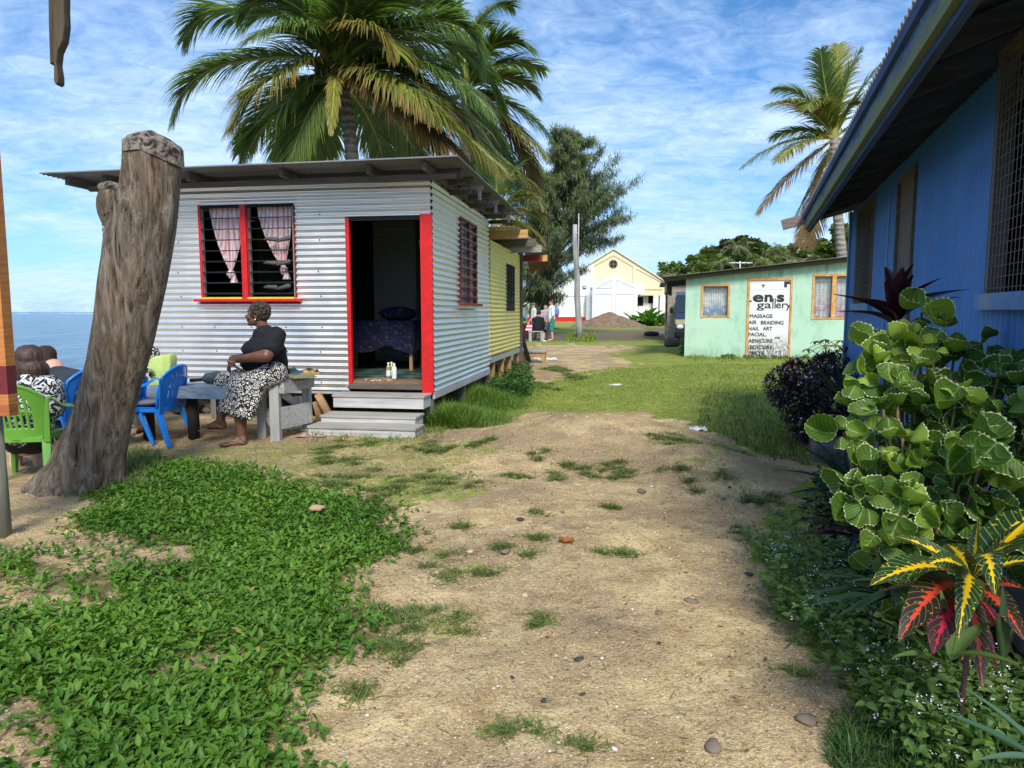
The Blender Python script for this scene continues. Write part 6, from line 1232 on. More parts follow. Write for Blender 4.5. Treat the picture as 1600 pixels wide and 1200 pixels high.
# ---- the far group, about 31 m away -----------------------------------
YF = 31.0; S_ = YF/FPX; m_khaki = M_plain('pale_shirt', (.60, .57, .50), .9); m_wht = M_plain('white_tshirt', (.72, .74, .78), .9); m_teal = M_plain('teal_shorts', (.05, .22, .20), .9, .4, 9); m_gryt = M_plain('grey_trousers', (.28, .28, .30), .9)
def stand(px, pyh, pyf, face, sitting=False, Y=YF):
    """joints of a standing adult whose head top is at pyh and soles at pyf"""
    top_, bot = P(px, pyh, Y), P(px, pyf, Y); h = top_.z-bot.z; b = Vector((bot.x, bot.y, bot.z)); f = face.normalized(); sd_ = Vector((-f.y, f.x, 0)); k = h/1.75; g = lambda s_, fo, z: b+sd_*s_*k+f*fo*k+Vector((0, 0, z*k))
    return k, dict(head=g(0, .02, 1.63), neck=g(0, 0, 1.47), face=f, hip=g(0, 0, .95), shL=g(.18, 0, 1.40), shR=g(-.18, 0, 1.40), elL=g(.23, .02, 1.12), elR=g(-.23, .02, 1.12), wrL=g(.2, .14, .90), wrR=g(-.2, .14, .90), hipL=g(.09, 0, .90), hipR=g(-.09, 0, .90), knL=g(.10, .03, .48), knR=g(-.10, .01, .48), anL=g(.10, -.01, .08), anR=g(-.11, -.03, .08), toeL=g(.12, .15, .03), toeR=g(-.13, .14, .03))
k, J = stand(862, 469, 533, Vector((-1, -.25, 0)))
e = figure('bearded man in a white shirt and teal shorts standing with a blue backpack', J, k, m_skinl, [('shirt', m_wht, [(J['neck']+Vector((0, 0, -.06)), J['hip'], .14, .155), (J['shL'], J['shR'], .09, .09), (J['shL'], J['elL'], .08, .075), (J['shR'], J['elR'], .08, .075)]), ('shorts', m_teal, [(J['hipL'], J['knL'], .12, .095), (J['hipR'], J['knR'], .12, .095), (J['hipL'], J['hipR'], .12, .12)])], hair=(M_plain('auburn_hair', (.10, .05, .03), .8), [(J['head']+Vector((.02, 0, .05)), (.10, .10, .085)), (J['head']+Vector((-.06, -.02, -.06))*k, (.06, .06, .06))]), vox=.016)
mb = MB(); c_ = J['neck']+Vector((.21, .05, -.22)); mb.ball(c_, (.12, .15, .23), 14, jit=.15); bpk = thing('backpack', 'blue and red backpack on the back of the man in the white shirt', 'backpack', (0, 0, 0)); t = NT('backpack_cloth'); n1 = t.noise(t.obj(), 9, 2); t.set(col=t.ramp(n1, [(.42, (.03, .16, .42)), (.52, (.10, .32, .62)), (.6, (.5, .06, .07))]), rough=.8); mb.build('bag', t.m, bpk)
mb = MB(); mb.tube([c_+Vector((-.08, -.12, .18)), J['shL']+Vector((0, 0, .09)), c_+Vector((-.25, -.13, -.05)), c_+Vector((-.06, -.12, -.15))], .018, 6); mb.build('strap', m_teal, bpk)
k, J = stand(852, 476, 531, Vector((.2, -1, 0)), Y=31.8)
figure('person in grey trousers half hidden behind the man with the blue backpack', J, k, m_skinl, [('shirt', M_plain('grey_pink_shirt', (.42, .36, .36), .9), [(J['neck']+Vector((0, 0, -.06)), J['hip'], .13, .15), (J['shL'], J['shR'], .085, .085), (J['shL'], J['elL'], .07, .06), (J['shR'], J['elR'], .07, .06)]), ('trousers', m_gryt, [(J['hipL'], J['knL'], .11, .085), (J['hipR'], J['knR'], .11, .085), (J['knL'], J['anL'], .08, .075), (J['knR'], J['anR'], .08, .075)])], hair=(m_darkhair, [(J['head']+Vector((0, .02, .05)), (.10, .10, .085))]), vox=.018)
k, J = stand(834, 474, 530, Vector((-1, -.3, 0)), Y=32.2)
e = figure('man in a green cap and pale shirt standing behind the seated woman in black', J, k, m_skinl, [('shirt', m_khaki, [(J['neck']+Vector((0, 0, -.06)), J['hip'], .14, .16), (J['shL'], J['shR'], .09, .09), (J['shL'], J['elL'], .08, .07), (J['shR'], J['elR'], .08, .07)]), ('trousers', M_plain('tan_trousers', (.25, .2, .14), .9), [(J['hipL'], J['knL'], .11, .085), (J['hipR'], J['knR'], .11, .085), (J['knL'], J['anL'], .08, .06), (J['knR'], J['anR'], .08, .06)])], vox=.018)
mb = MB(); h_ = J['head']+Vector((.0, 0, .07)); mb.ball(h_, (.115, .11, .075), 14); mb.ball(h_+Vector((-.14, -.04, -.02)), (.09, .08, .015), 12); mb.build('cap', M_plain('cap_green', (.07, .13, .07), .9), e)
b = P(838, 533, 31.2); g = lambda x, y, z: Vector((b.x+x, b.y+y, b.z+z)); YB = 31.2
J = dict(head=P(842, 489, YB), neck=P(841, 497, YB), face=Vector((.2, 1, 0)), hip=g(.05, 0, .55), shL=P(834, 500, YB), shR=P(847, 499, YB), elL=P(832, 508, YB-.05), elR=P(850, 509, YB), wrL=P(834, 514, YB+.15), wrR=P(851, 515, YB+.1), hipL=g(-.05, 0, .52), hipR=g(.15, 0, .52), knL=P(847, 516, YB+.35), knR=P(850, 517, YB+.15), anL=P(846, 530, YB+.2), anR=P(849, 532, YB-.05), toeL=P(849, 532, YB+.1), toeR=P(853, 534, YB-.15))
e = figure('woman in black with her hair in a bun sitting on a box', J, .98, m_skinl, [('top', M_plain('black_dress', (.012, .012, .014), .9), [(J['neck']+Vector((0, 0, -.06)), J['hip'], .16, .23), (J['shL'], J['shR'], .11, .11), (J['shL'], J['elL'], .09, .08), (J['shR'], J['elR'], .09, .08), (J['hipL'], J['knL'], .15, .11), (J['hipR'], J['knR'], .15, .11)])], hair=(m_darkhair, [(J['head']+Vector((0, -.01, .03)), (.105, .11, .11)), (J['head']+Vector((.02, -.02, .15)), (.05, .05, .05))]), vox=.018)
mb = MB(); mb.ball(P(850, 533.5, YB-.1), (.15, .08, .055), 12); mb.build('shoe', M_plain('white_shoe', (.75, .75, .72), .7), e)
sb_ = thing('striped_bag', 'pink and white striped bag hanging beside the seated woman in black', 'bag', (0, 0, 0)); p = P(826.5, 509, YB-.1); t = NT('stripes_pink'); z = t.sep(t.obj())[2]; t.set(col=t.mix(t.math('GREATER_THAN', t.math('SINE', t.math('MULTIPLY', z, 44)), 0), (.75, .72, .70), (.70, .04, .12)), rough=.9)
mb = MB(); mb.prism([(p.x-.17, p.z-.21), (p.x+.12, p.z-.24), (p.x+.15, p.z+.06), (p.x-.06, p.z+.12)], p.y-.05, p.y+.08); mb.build('bag_body', t.m, sb_, bevel=.02); mb = MB(); mb.tube([(p.x-.04, p.y, p.z+.12), (p.x+.10, p.y, p.z+.32), (p.x+.14, p.y, p.z+.06)], .015, 6); mb.build('handle', m_khaki, sb_)
bx_ = thing('wooden_box', 'grey box seat beneath the woman in black', 'box', (b.x, b.y, Hs(b.x, b.y))); zt3 = .45; mb = MB(); mb.box(-.35, .3, -.2, .2, zt3-.05, zt3); mb.build('top', m_greywood, bx_)
for x in (-.33, .18): mb = MB(); mb.box(x, x+.12, -.18, .18, 0, zt3-.05); mb.build('side_panel', m_greywoodz, bx_)
p = P(822, 525, 33); mt = thing('market_table', 'dark table under a red cloth behind the seated woman in black', 'table', (p.x-.1, 33, Hs(p.x, 33))); mb = MB(); mb.box(-.8, .6, -.3, .3, .68, .74); mb.build('top', m_red_d, mt); mb = MB(); mb.box(-.78, .58, -.28, .28, 0.02, .68); mb.build('hanging_cloth', M_plain('dark_red_cloth', (.05, .015, .02), .9), mt)
# ================================================================== palms
m_frond = M_leaf('palm_frond', (.09, .155, .042), (.25, .33, .095), trans=.42, rough=.42)
m_frond_y = M_leaf('palm_frond_yellow', (.17, .20, .04), (.36, .34, .08), trans=.35, rough=.42, tip=(.34, .20, .06))
m_frond_b = M_leaf('palm_frond_brown', (.20, .12, .05), (.34, .22, .10), trans=.2, rough=.7)
m_frond_m = M_leaf('palm_frond_mixed', (.11, .16, .03), (.24, .26, .05), trans=.3, rough=.5, tip=(.36, .24, .09))
m_rach = M_plain('palm_rachis', (.30, .30, .06), .5); m_rachb = M_plain('palm_rachis_brown', (.28, .17, .07), .7)
def bez(p0, p1, p2, p3, t): a = 1-t; return p0*a**3+p1*3*a*a*t+p2*3*a*t*t+p3*t**3
def frond(parent, pts, mat, ll=.75, n=74, droop=.9, wid=.045, rmat=None, seed=0, sp=.75):
    """pts: world points base..tip; leaflets hang from both sides"""
    rng = np.random.default_rng(seed+1); loc = Vector(parent.location); P_ = [Vector(p)-loc for p in pts]
    if len(P_) == 3: P_ = [P_[0], P_[0].lerp(P_[1], .66), P_[1].lerp(P_[2], .34), P_[2]]
    if len(P_) == 4: C = [bez(*P_, i/40) for i in range(41)]
    else:
        C = []
        for i in range(41):
            t = i/40*(len(P_)-1); k = min(int(t), len(P_)-2); f = t-k; p0 = P_[max(k-1, 0)]; p1 = P_[k]; p2 = P_[k+1]; p3 = P_[min(k+2, len(P_)-1)]
            C.append(.5*((2*p1)+(p2-p0)*f+(2*p0-5*p1+4*p2-p3)*f*f+(3*p1-p0-3*p2+p3)*f**3))
    mb = MB(); mb.tube(C, [.045*(1-i/40)+.006 for i in range(41)], 6, 1); V = []; F = []; UV = []
    nb = NB(); V = np.array(mb.v); nb.raw(V, mb.f, None, .5, 1)
    Vv, Ff, Uu = [], [], []
    for s_ in (-1, 1):
        for i in range(n):
            t = .10+.90*(i+rng.random()*.6)/n; q = t*40; k = min(int(q), 39); p = C[k].lerp(C[k+1], q-k); d = (C[k+1]-C[k]).normalized(); side = d.cross(Vector((0, 0, 1)))
            if side.length < .05: side = Vector((1, 0, 0))
            side.normalize(); up = side.cross(d)
            L = ll*(math.sin(math.pi*min(1, .16+t*.80))**.6)*(1-.45*max(0, t-.75)*2)*rng.uniform(.85, 1.08)
            dr = (side*s_*sp+d*(.55+.5*t)+up*.18*(1-t)+Vector((rng.normal(0, .07), rng.normal(0, .07), rng.normal(0, .07)))).normalized(); w_ = wid*rng.uniform(.8, 1.15)
            nrm = dr.cross(d).normalized() if dr.cross(d).length > .05 else up
            wv = (dr.cross(nrm)).normalized(); b = len(Vv); x = p.copy(); dd = dr.copy(); S_N = 4
            for m_ in range(S_N+1):
                tt = m_/S_N; hw = w_/2*(1-tt**1.6)+.002
                Vv += [tuple(x-wv*hw), tuple(x+wv*hw)]; Uu += [(0, tt*.9+.0*t), (1, tt*.9)]
                x = x+dd*(L/S_N); dd = (dd+Vector((0, 0, -1))*(droop*.42*(tt+.35)*rng.uniform(.8, 1.2))).normalized()
            for m_ in range(S_N): Ff.append((b+2*m_, b+2*m_+1, b+2*m_+3, b+2*m_+2))
    base = nb.n; nbr = NB(); Vv = np.array(Vv); Uu = np.array(Uu); flat = np.array(Ff)
    nb.V.append(Vv); nb.L.append((flat+base).ravel()); nb.S.append(np.full(len(Ff), 4)); nb.U.append(Uu[flat.ravel()]); nb.A.append(np.repeat(rng.random(len(Ff)//4), 4)); nb.Mi.append(np.zeros(len(Ff), np.int32)); nb.n += len(Vv)
    return nb.build('frond', [mat, rmat or m_rach], parent)
t = NT('palm_bark'); o = t.obj(); z = t.sep(o)[2]; wv = t.math('SINE', t.math('ADD', t.math('MULTIPLY', z, 42), t.math('MULTIPLY', t.noise(o, 3, 3), 7))); n1 = t.noise(o, 9, 5, .7)
c = t.mix(t.ramp(n1, [(.3, 0), (.7, 1)]), (.16, .14, .115), (.38, .34, .29)); c = t.mix(t.math('MULTIPLY', t.math('GREATER_THAN', wv, .80), .45), c, (.09, .075, .06)); t.bump(wv, .5, .02); m_bark = t.set(col=c, rough=.9)
def trunk(parent, pts, r0, r1):
    loc = Vector(parent.location); pts = [Vector(p)-loc for p in pts]; C = [bez(*pts, i/24) for i in range(25)]; mb = MB(); mb.tube(C, [(r0*(1-i/24)+r1*i/24)*(1+.35*max(0, 1-i/2)) for i in range(25)], 14); return mb.build('trunk', m_bark, parent)
def pw(px, py, Y): return P(px, py, Y)
# ---- big palm behind the silver shed
D1 = 15.0; cr = pw(530, 128, D1); palm = thing('coconut_palm', 'large leaning coconut palm with green coconuts, its crown right above the silver shed', 'palm tree', (pw(552, 480, D1).x+.1, D1, .1))
b_ = Vector(palm.location); trunk(palm, [b_+Vector((.1, 0, -.1)), pw(556, 330, D1), pw(553, 230, D1), pw(536, 135, D1)], .17, .12)
F1 = [([(524, 108), (450, 30), (385, 22), (322, 22), (288, 62)], 0, -.2, m_frond), ([(520, 112), (470, 90), (400, 92), (330, 108), (288, 140), (269, 190)], 0, -.6, m_frond), ([(522, 118), (480, 98), (430, 118), (390, 150), (360, 198)], -1.2, -2.0, m_frond_y),
      ([(524, 124), (490, 122), (440, 168), (405, 205), (377, 250)], -.8, -1.2, m_frond), ([(522, 126), (470, 120), (410, 170), (374, 240)], .8, 1.4, m_frond), ([(526, 120), (524, 110), (521, 150), (517, 205)], -1.4, -2.4, m_frond_y),
      ([(530, 108), (545, 62), (572, 44), (602, 56), (624, 84)], -1.0, -2.0, m_frond_y), ([(534, 108), (570, 75), (640, 42), (700, 30), (740, 60), (757, 125)], -.3, -.3, m_frond), ([(536, 114), (600, 98), (666, 128), (720, 180), (775, 240), (845, 296)], -.8, -1.6, m_frond_m),
      ([(534, 118), (580, 108), (635, 128), (688, 190)], -1.5, -2.4, m_frond_m), ([(534, 122), (580, 125), (650, 185), (716, 240)], -1.0, -2.0, m_frond_b), ([(524, 108), (500, 50), (463, 10), (416, -6), (378, 18)], -.8, -1.2, m_frond),
      ([(530, 104), (525, 30), (510, -60), (470, -110)], .2, .4, m_frond), ([(532, 104), (560, 20), (600, -50), (650, -70)], -.4, -.8, m_frond), ([(532, 106), (570, 30), (640, -12), (712, 12)], .6, 1.2, m_frond), ([(528, 104), (540, 0), (560, -90)], -1.4, -2.4, m_frond), ([(526, 106), (480, 20), (440, -40), (400, -60)], .8, 1.4, m_frond),
      ([(526, 126), (500, 160), (480, 200), (468, 250)], 1.2, 2.2, m_frond), ([(532, 128), (560, 150), (590, 200), (600, 255)], 1.2, 2.2, m_frond), ([(534, 126), (580, 140), (630, 190), (655, 250)], .8, 1.8, m_frond), ([(528, 128), (520, 160), (515, 200), (500, 250)], 1.8, 2.8, m_frond), ([(536, 118), (600, 88), (680, 110), (740, 160), (790, 225)], .6, 1.2, m_frond), ([(536, 112), (610, 66), (690, 68), (750, 100), (790, 170)], .8, 1.4, m_frond), ([(530, 120), (500, 130), (450, 190), (440, 250)], .4, .8, m_frond), ([(536, 124), (600, 130), (680, 190), (740, 262)], -.2, -.5, m_frond), ([(534, 122), (590, 110), (660, 150), (730, 215), (790, 268)], -1.3, -2.3, m_frond_y), ([(532, 106), (580, 40), (660, 20), (730, 60)], -.9, -1.8, m_frond), ([(528, 106), (490, 50), (440, 30), (390, 60)], -1.1, -2.2, m_frond), ([(530, 104), (600, -10), (690, -60), (760, -30)], .2, .5, m_frond), ([(526, 104), (470, -20), (400, -90)], -.3, -.6, m_frond), ([(530, 104), (545, 20), (600, -30), (680, -40)], -1.2, -2.4, m_frond), ([(534, 112), (620, 80), (710, 100), (770, 180)], -1.0, -2.0, m_frond), ([(524, 124), (500, 140), (470, 190), (455, 250)], -.6, -1.2, m_frond), ([(534, 120), (600, 105), (680, 145), (745, 215), (800, 285)], -.4, -1.2, m_frond), ([(534, 120), (590, 125), (650, 170), (690, 245)], -.8, -1.6, m_frond_y), ([(536, 120), (600, 118), (690, 170), (770, 262)], .3, .9, m_frond_m)]
for i, (px, d0, d1, mt_) in enumerate(F1):
    k = len(px); pts = [pw(x, y, D1+(d0*min(1, 2*j/(k-1)) if j < k-1 else d0)+(d1-d0)*j/(k-1)) for j, (x, y) in enumerate(px)]; pts[0] = pw(px[0][0], px[0][1], D1)
    frond(palm, pts, mt_, ll=1.15 if i != 5 else .5, n=172, droop=1.05, wid=.040, seed=i, rmat=m_rachb if mt_ is m_frond_b else None, sp=.62 if i != 5 else .2)
mb0 = None
m_coco = M_plain('coconut_green', (.16, .22, .04), .45); m_cocoy = M_plain('coconut_orange', (.45, .28, .04), .5)
for px, py, dy, mm in ((519, 76, -.35, m_coco), (523, 82, -.45, m_coco), (510, 98, -.4, m_coco), (541, 92, -.3, m_coco), (497, 150, -.3, m_coco), (481, 155, -.35, m_cocoy), (491, 144, -.2, m_coco), (500, 110, -.2, m_coco), (549, 100, -.2, m_coco), (486, 163, -.25, m_cocoy)):
    mb = MB(); mb.ball(pw(px, py, D1+dy)-b_, (.12, .12, .15), 12); mb.build('coconut', mm, palm)
mb = MB()
for i in range(26): a = random.uniform(0, 6.28); q = pw(530, 118, D1)-b_; mb.tube([q+Vector((math.cos(a)*.05, math.sin(a)*.05, random.uniform(-.3, .1))), q+Vector((math.cos(a)*.28, math.sin(a)*.28, random.uniform(-.1, .25)))], [.06, .02], 6)
mb.build('leaf_bases', m_frond_b, palm)
def quick_palm(name_lab, X0, Y, ground, crown_px, fr, ll, n, tr=(.16, .11), dz=.12, mats=None, base_px=None, wid=.05):
    c_ = pw(*crown_px, Y); p = thing('coconut_palm', name_lab, 'palm tree', (X0, Y, ground)); b = Vector(p.location); trunk(p, [b, b+Vector((0, 0, (c_.z-b.z)*.4)), Vector((c_.x, Y, b.z+(c_.z-b.z)*.7)), c_], *tr)
    for i, f in enumerate(fr):
        px, d1, mt_ = f; k = len(px); pts = [pw(x, y, Y+d1*j/k) for j, (x, y) in enumerate(px)]; frond(p, [c_]+pts, mt_, ll=ll, n=n, droop=1.0, wid=wid, seed=90+i+int(Y), rmat=m_rachb if mt_ is m_frond_b else None)
    return p
D2 = 17.5
quick_palm('coconut palm half hidden behind the crown of the leaning one, fronds reaching right', pw(728, 480, D2).x, D2, .1, (728, 140), [([(745, 80), (785, 48), (820, 70)], -.5, m_frond), ([(755, 125), (800, 108), (838, 140)], 0, m_frond), ([(770, 150), (820, 165), (860, 212)], -.4, m_frond), ([(765, 165), (810, 195), (856, 246)], -1, m_frond_m), ([(720, 80), (735, 20), (764, 42)], .4, m_frond), ([(710, 70), (705, 0), (690, -30)], .4, m_frond), ([(735, 60), (760, -10), (800, 10)], .8, m_frond), ([(700, 100), (660, 60), (620, 90)], 1, m_frond), ([(750, 180), (790, 230), (800, 290)], .6, m_frond), ([(735, 190), (750, 250), (745, 320)], .8, m_frond), ([(700, 170), (650, 190), (620, 250)], 1, m_frond), ([(760, 160), (820, 210), (840, 300)], .9, m_frond_b), ([(740, 110), (790, 80), (850, 110)], 1.2, m_frond)], 1.15, 110)
D3 = 17.0
quick_palm('young short palm with low fronds between the two iron sheds and the feathery tree', pw(772, 480, D3).x, D3+.0, .1, (772, 345), [([(800, 300), (830, 296), (848, 325)], -.4, m_frond_m), ([(805, 325), (835, 325), (850, 352)], 0, m_frond_y), ([(800, 345), (830, 350), (850, 378)], -.2, m_frond_y), ([(790, 300), (800, 262), (818, 250)], .3, m_frond), ([(800, 360), (835, 372), (855, 412)], .4, m_frond_b), ([(780, 290), (775, 250), (760, 235)], .4, m_frond), ([(805, 350), (835, 385), (838, 420)], .8, m_frond_b), ([(740, 310), (715, 300), (700, 330)], .5, m_frond)], .75, 50, (.12, .09))
D4 = 22.0
quick_palm('coconut palm with upright and drooping yellowing fronds behind the blue house eave', pw(1322, 500, D4).x, D4, .25, (1304, 215), [([(1275, 175), (1242, 148), (1196, 164)], -1, m_frond_y), ([(1280, 165), (1250, 135), (1210, 138)], .6, m_frond), ([(1270, 210), (1210, 215), (1158, 262)], -.3, m_frond), ([(1275, 216), (1245, 216), (1216, 252)], -1.6, m_frond_y), ([(1275, 240), (1225, 275), (1183, 334)], -.6, m_frond_b), ([(1285, 262), (1262, 300), (1242, 340)], .4, m_frond), ([(1296, 170), (1286, 120), (1282, 78)], -.4, m_frond), ([(1304, 160), (1306, 110), (1310, 70)], .5, m_frond_y), ([(1312, 165), (1325, 118), (1345, 78)], -.4, m_frond), ([(1320, 180), (1348, 128), (1386, 90)], -.6, m_frond), ([(1290, 180), (1272, 140), (1262, 170)], -1.6, m_frond_m), ([(1335, 190), (1380, 170), (1420, 200)], .2, m_frond), ([(1335, 220), (1380, 240), (1410, 300)], .2, m_frond), ([(1282, 270), (1262, 330), (1246, 382)], .9, m_frond_b), ([(1290, 290), (1275, 340), (1262, 384)], 1.3, m_frond_b), ([(1280, 205), (1240, 195), (1205, 215)], 1.2, m_frond), ([(1318, 270), (1345, 330), (1355, 380)], .8, m_frond), ([(1325, 150), (1350, 150), (1375, 190)], -1, m_frond_m)], .92, 84, (.17, .13), wid=.042)
# ================================================================== feathery casuarina
def casuarina():
    Yc = 36.0; b = pw(828, 480, Yc); e = thing('casuarina_tree', 'tall feathery dark green casuarina beside the white church', 'tree', (b.x, Yc, Hs(b.x, Yc)))
    lo = Vector(e.location); rng = np.random.default_rng(21); top_ = pw(890, 268, Yc)-lo; tp = [Vector((0, 0, -.2)), Vector((.9, 0, top_.z*.25)), Vector((top_.x*.9, 0, top_.z*.6)), top_]
    mb = MB(); C = [bez(*tp, i/20) for i in range(21)]; mb.tube(C, [.20*(1-i/20)+.02 for i in range(21)], 10); br = []
    lims = [(200, 870, 915), (235, 850, 938), (270, 828, 955), (300, 798, 962), (330, 790, 966), (360, 790, 980), (390, 795, 975), (420, 802, 945), (450, 815, 905), (475, 832, 865)]
    lp = [a[0] for a in lims]; lx = [a[1] for a in lims]; rx = [a[2] for a in lims]; S30 = Yc/FPX
    for i in range(185):
        t = .16+.83*(i/150)**.9; q = t*20; k = min(int(q), 19); p = C[k].lerp(C[k+1], q-k); az = rng.uniform(0, 6.28) if i % 4 else rng.uniform(2.2, 4.1); pyp = HORY-(p.z+lo.z-CAMH)/S30
        L0 = np.interp(pyp-22, lp, lx); R0 = np.interp(pyp-22, lp, rx); px0 = 800+(p.x+lo.x)/S30; ext = (R0-px0 if math.cos(az) > 0 else px0-L0)*S30; ext = max(.5, ext)*(.55+.66*rng.random()); rad = ext
        d = Vector((math.cos(az)*rad, math.sin(az)*rad*.85, rad*(.50+.5*t)))
        if t > .82: q_ = rng.uniform(.5, 1.15); d = Vector((math.cos(az)*q_, math.sin(az)*q_, .75*rng.uniform(.2, 1)))
        m_ = p+d*.5+Vector((0, 0, .15)); e_ = p+d+Vector((0, 0, -.10)); mb.tube([p, m_, e_], [.05*(1-t)+.018, .02, .008], 5); br.append((p, m_, e_, rad))
    mb.build('trunk', M_plain('casuarina_bark', (.12, .10, .085), .9), e)
    # a long bough reaching right, and one left with hanging sprays
    for a, m1, z1 in (((905, 372), (940, 352), (985, 338)), ((900, 400), (935, 385), (968, 372)), ((860, 340), (825, 320), (795, 300)), ((850, 420), (830, 420), (815, 430)), ((860, 300), (838, 262), (822, 240))):
        p, m_, e_ = [pw(*q, Yc-.6)-lo for q in (a, m1, z1)]; mb = MB(); mb.tube([p, m_, e_], [.04, .02, .008], 5); mb.build('bough', M_plain('bough_bark', (.13, .11, .09), .9), e); br.append((p, m_, e_, 1.2)); br.append((p, m_, e_, 1.2))
    n = 0; T = []; D = []; Ls = []
    for p, m_, e_, rad in br:
        for s_ in range(int(20+26*rad)):
            q = .25+.8*rng.random(); pt = p.lerp(m_, q*2) if q < .5 else m_.lerp(e_, (q-.5)*2); pt = pt+Vector((rng.normal(0, .10), rng.normal(0, .13), rng.normal(0, .08)))
            base = (e_-p).normalized()
            for w_ in range(9): T.append(pt+Vector((rng.normal(0, .07), rng.normal(0, .07), rng.normal(0, .07)))); D.append(base*.45+Vector((rng.normal(0, .42), rng.normal(0, .42), rng.normal(-.30, .42)))); Ls.append(rng.uniform(.16, .38))
    tpl = (np.array([(0, -.016, 0), (0, .016, 0), (.5, .014, -.02), (.5, -.014, -.02), (1, 0, -.12)]), [(0, 1, 2, 3), (3, 2, 4)], np.array([(0, 0), (1, 0), (1, .5), (0, .5), (.5, 1)]))
    nb = NB(); Ls = np.array(Ls); nb.add(tpl, np.array(T), dirs_rot(np.array(D)), np.stack([Ls, np.full(len(Ls), 1.0), Ls], 1))
    nb.build('foliage', M_leaf('casuarina_needles', (.15, .185, .11), (.29, .33, .20), trans=.42, rough=.6), e); print('cas', len(Ls))
casuarina()
# ================================================================== wooded hill and trees beyond the green shop
tri = (np.array([(-.5, -.5, 0), (.5, -.5, .1), (.6, .5, 0), (-.4, .5, -.1)]), [(0, 1, 2, 3)], np.array([(0, 0), (1, 0), (1, 1), (0, 1)]))
m_far = [M_leaf('far_leaves_%s' % nm, a, b, trans=.15, rough=.6) for nm, a, b in (('dark', (.06, .088, .032), (.15, .20, .07)), ('mid', (.11, .155, .04), (.25, .31, .085)), ('olive', (.16, .175, .075), (.31, .32, .145)))]
def crown_tree(px, pyt, Y, wpx, k, lab, grp, leaf=.35, n=900, ground=None, seed=0, nl=9):
    rng = np.random.default_rng(seed+5); s_ = Y/FPX; top_ = P(px, pyt, Y); gz_ = Hs(top_.x, Y) if ground is None else ground; h = top_.z-gz_; w = wpx*s_/2
    e = thing('tree', lab, 'tree', (top_.x, Y, gz_), 0, grp); mb = MB(); ch_ = min(h*.62, w*2.0); cz = h-ch_*.5
    mb.tube([(0, 0, -.3), (.1, 0, cz*.5), (0, 0, cz)], [.05*h*.5+.06, .03*h*.5+.05, .04], 7); lobes = []
    for i in range(nl): a = rng.uniform(0, 6.28); q = rng.random()**.6; c_ = Vector((math.cos(a)*w*.68*q, math.sin(a)*w*.68*q, cz+ch_*.40*rng.uniform(-.9, .85)*(1-.35*q))); lobes.append((c_, w*rng.uniform(.26, .45))); mb.tube([(0, 0, cz*.6), c_*.9], [.06, .02], 5)
    lobes.append((Vector((0, 0, h-w*.3)), w*.3)); mb.build('trunk', M_bk, e); T = []; D = []
    for i in range(n): c_, r_ = lobes[rng.integers(len(lobes))]; v = Vector((rng.normal(), rng.normal(), rng.normal())).normalized(); rr = r_*(.55+.5*rng.random()); T.append((c_.x+v.x*rr, c_.y+v.y*rr, c_.z+v.z*rr*.8)); D.append((v.x+rng.normal(0, .6), v.y+rng.normal(0, .6), v.z*.5+rng.normal(0, .5)))
    nb = NB(); nb.add(tri, np.array(T), dirs_rot(np.array(D), np.tile([0, .3, 1.0], (n, 1))), leaf*rng.uniform(.6, 1.3, n)); nb.build('crown', m_far[k], e); return e
M_bk = M_plain('tree_bark', (.12, .10, .08), .9)
kinds = ['dark round tree among the woods on the hill behind the green shop', 'mid green bushy tree among the woods on the hill behind the green shop', 'olive feathery tree among the woods on the hill behind the green shop']
hill = [(1060, 408, 120, 60, 1), (1082, 398, 110, 60, 1), (1105, 385, 105, 62, 1), (1135, 372, 110, 66, 0), (1160, 366, 112, 60, 0), (1178, 378, 105, 60, 0), (1195, 380, 115, 60, 0), (1215, 384, 100, 56, 2), (1238, 380, 105, 60, 2), (1262, 378, 104, 60, 2), (1285, 372, 108, 56, 1), (1120, 400, 88, 50, 1), (1150, 398, 86, 52, 0), (1180, 405, 84, 50, 2), (1210, 402, 86, 50, 1), (1240, 405, 84, 50, 2), (1270, 400, 84, 50, 2), (1300, 398, 86, 54, 1), (1320, 372, 104, 60, 1), (1345, 370, 104, 60, 0), (1095, 412, 84, 46, 1), (1070, 420, 88, 44, 0), (1375, 366, 110, 60, 1), (1040, 420, 125, 40, 1), (1330, 400, 84, 52, 0)]
for i, (px, pyt, Y, w_, k) in enumerate(hill): crown_tree(px, pyt, Y, w_, k, kinds[k], 'trees on the wooded hill', leaf=.62, n=1500, seed=i, nl=13)
crown_tree(1312, 350, 40, 60, 1, 'broad leaved tree with green clusters just behind the palm trunk', None, leaf=.42, n=900, ground=.5, seed=77)
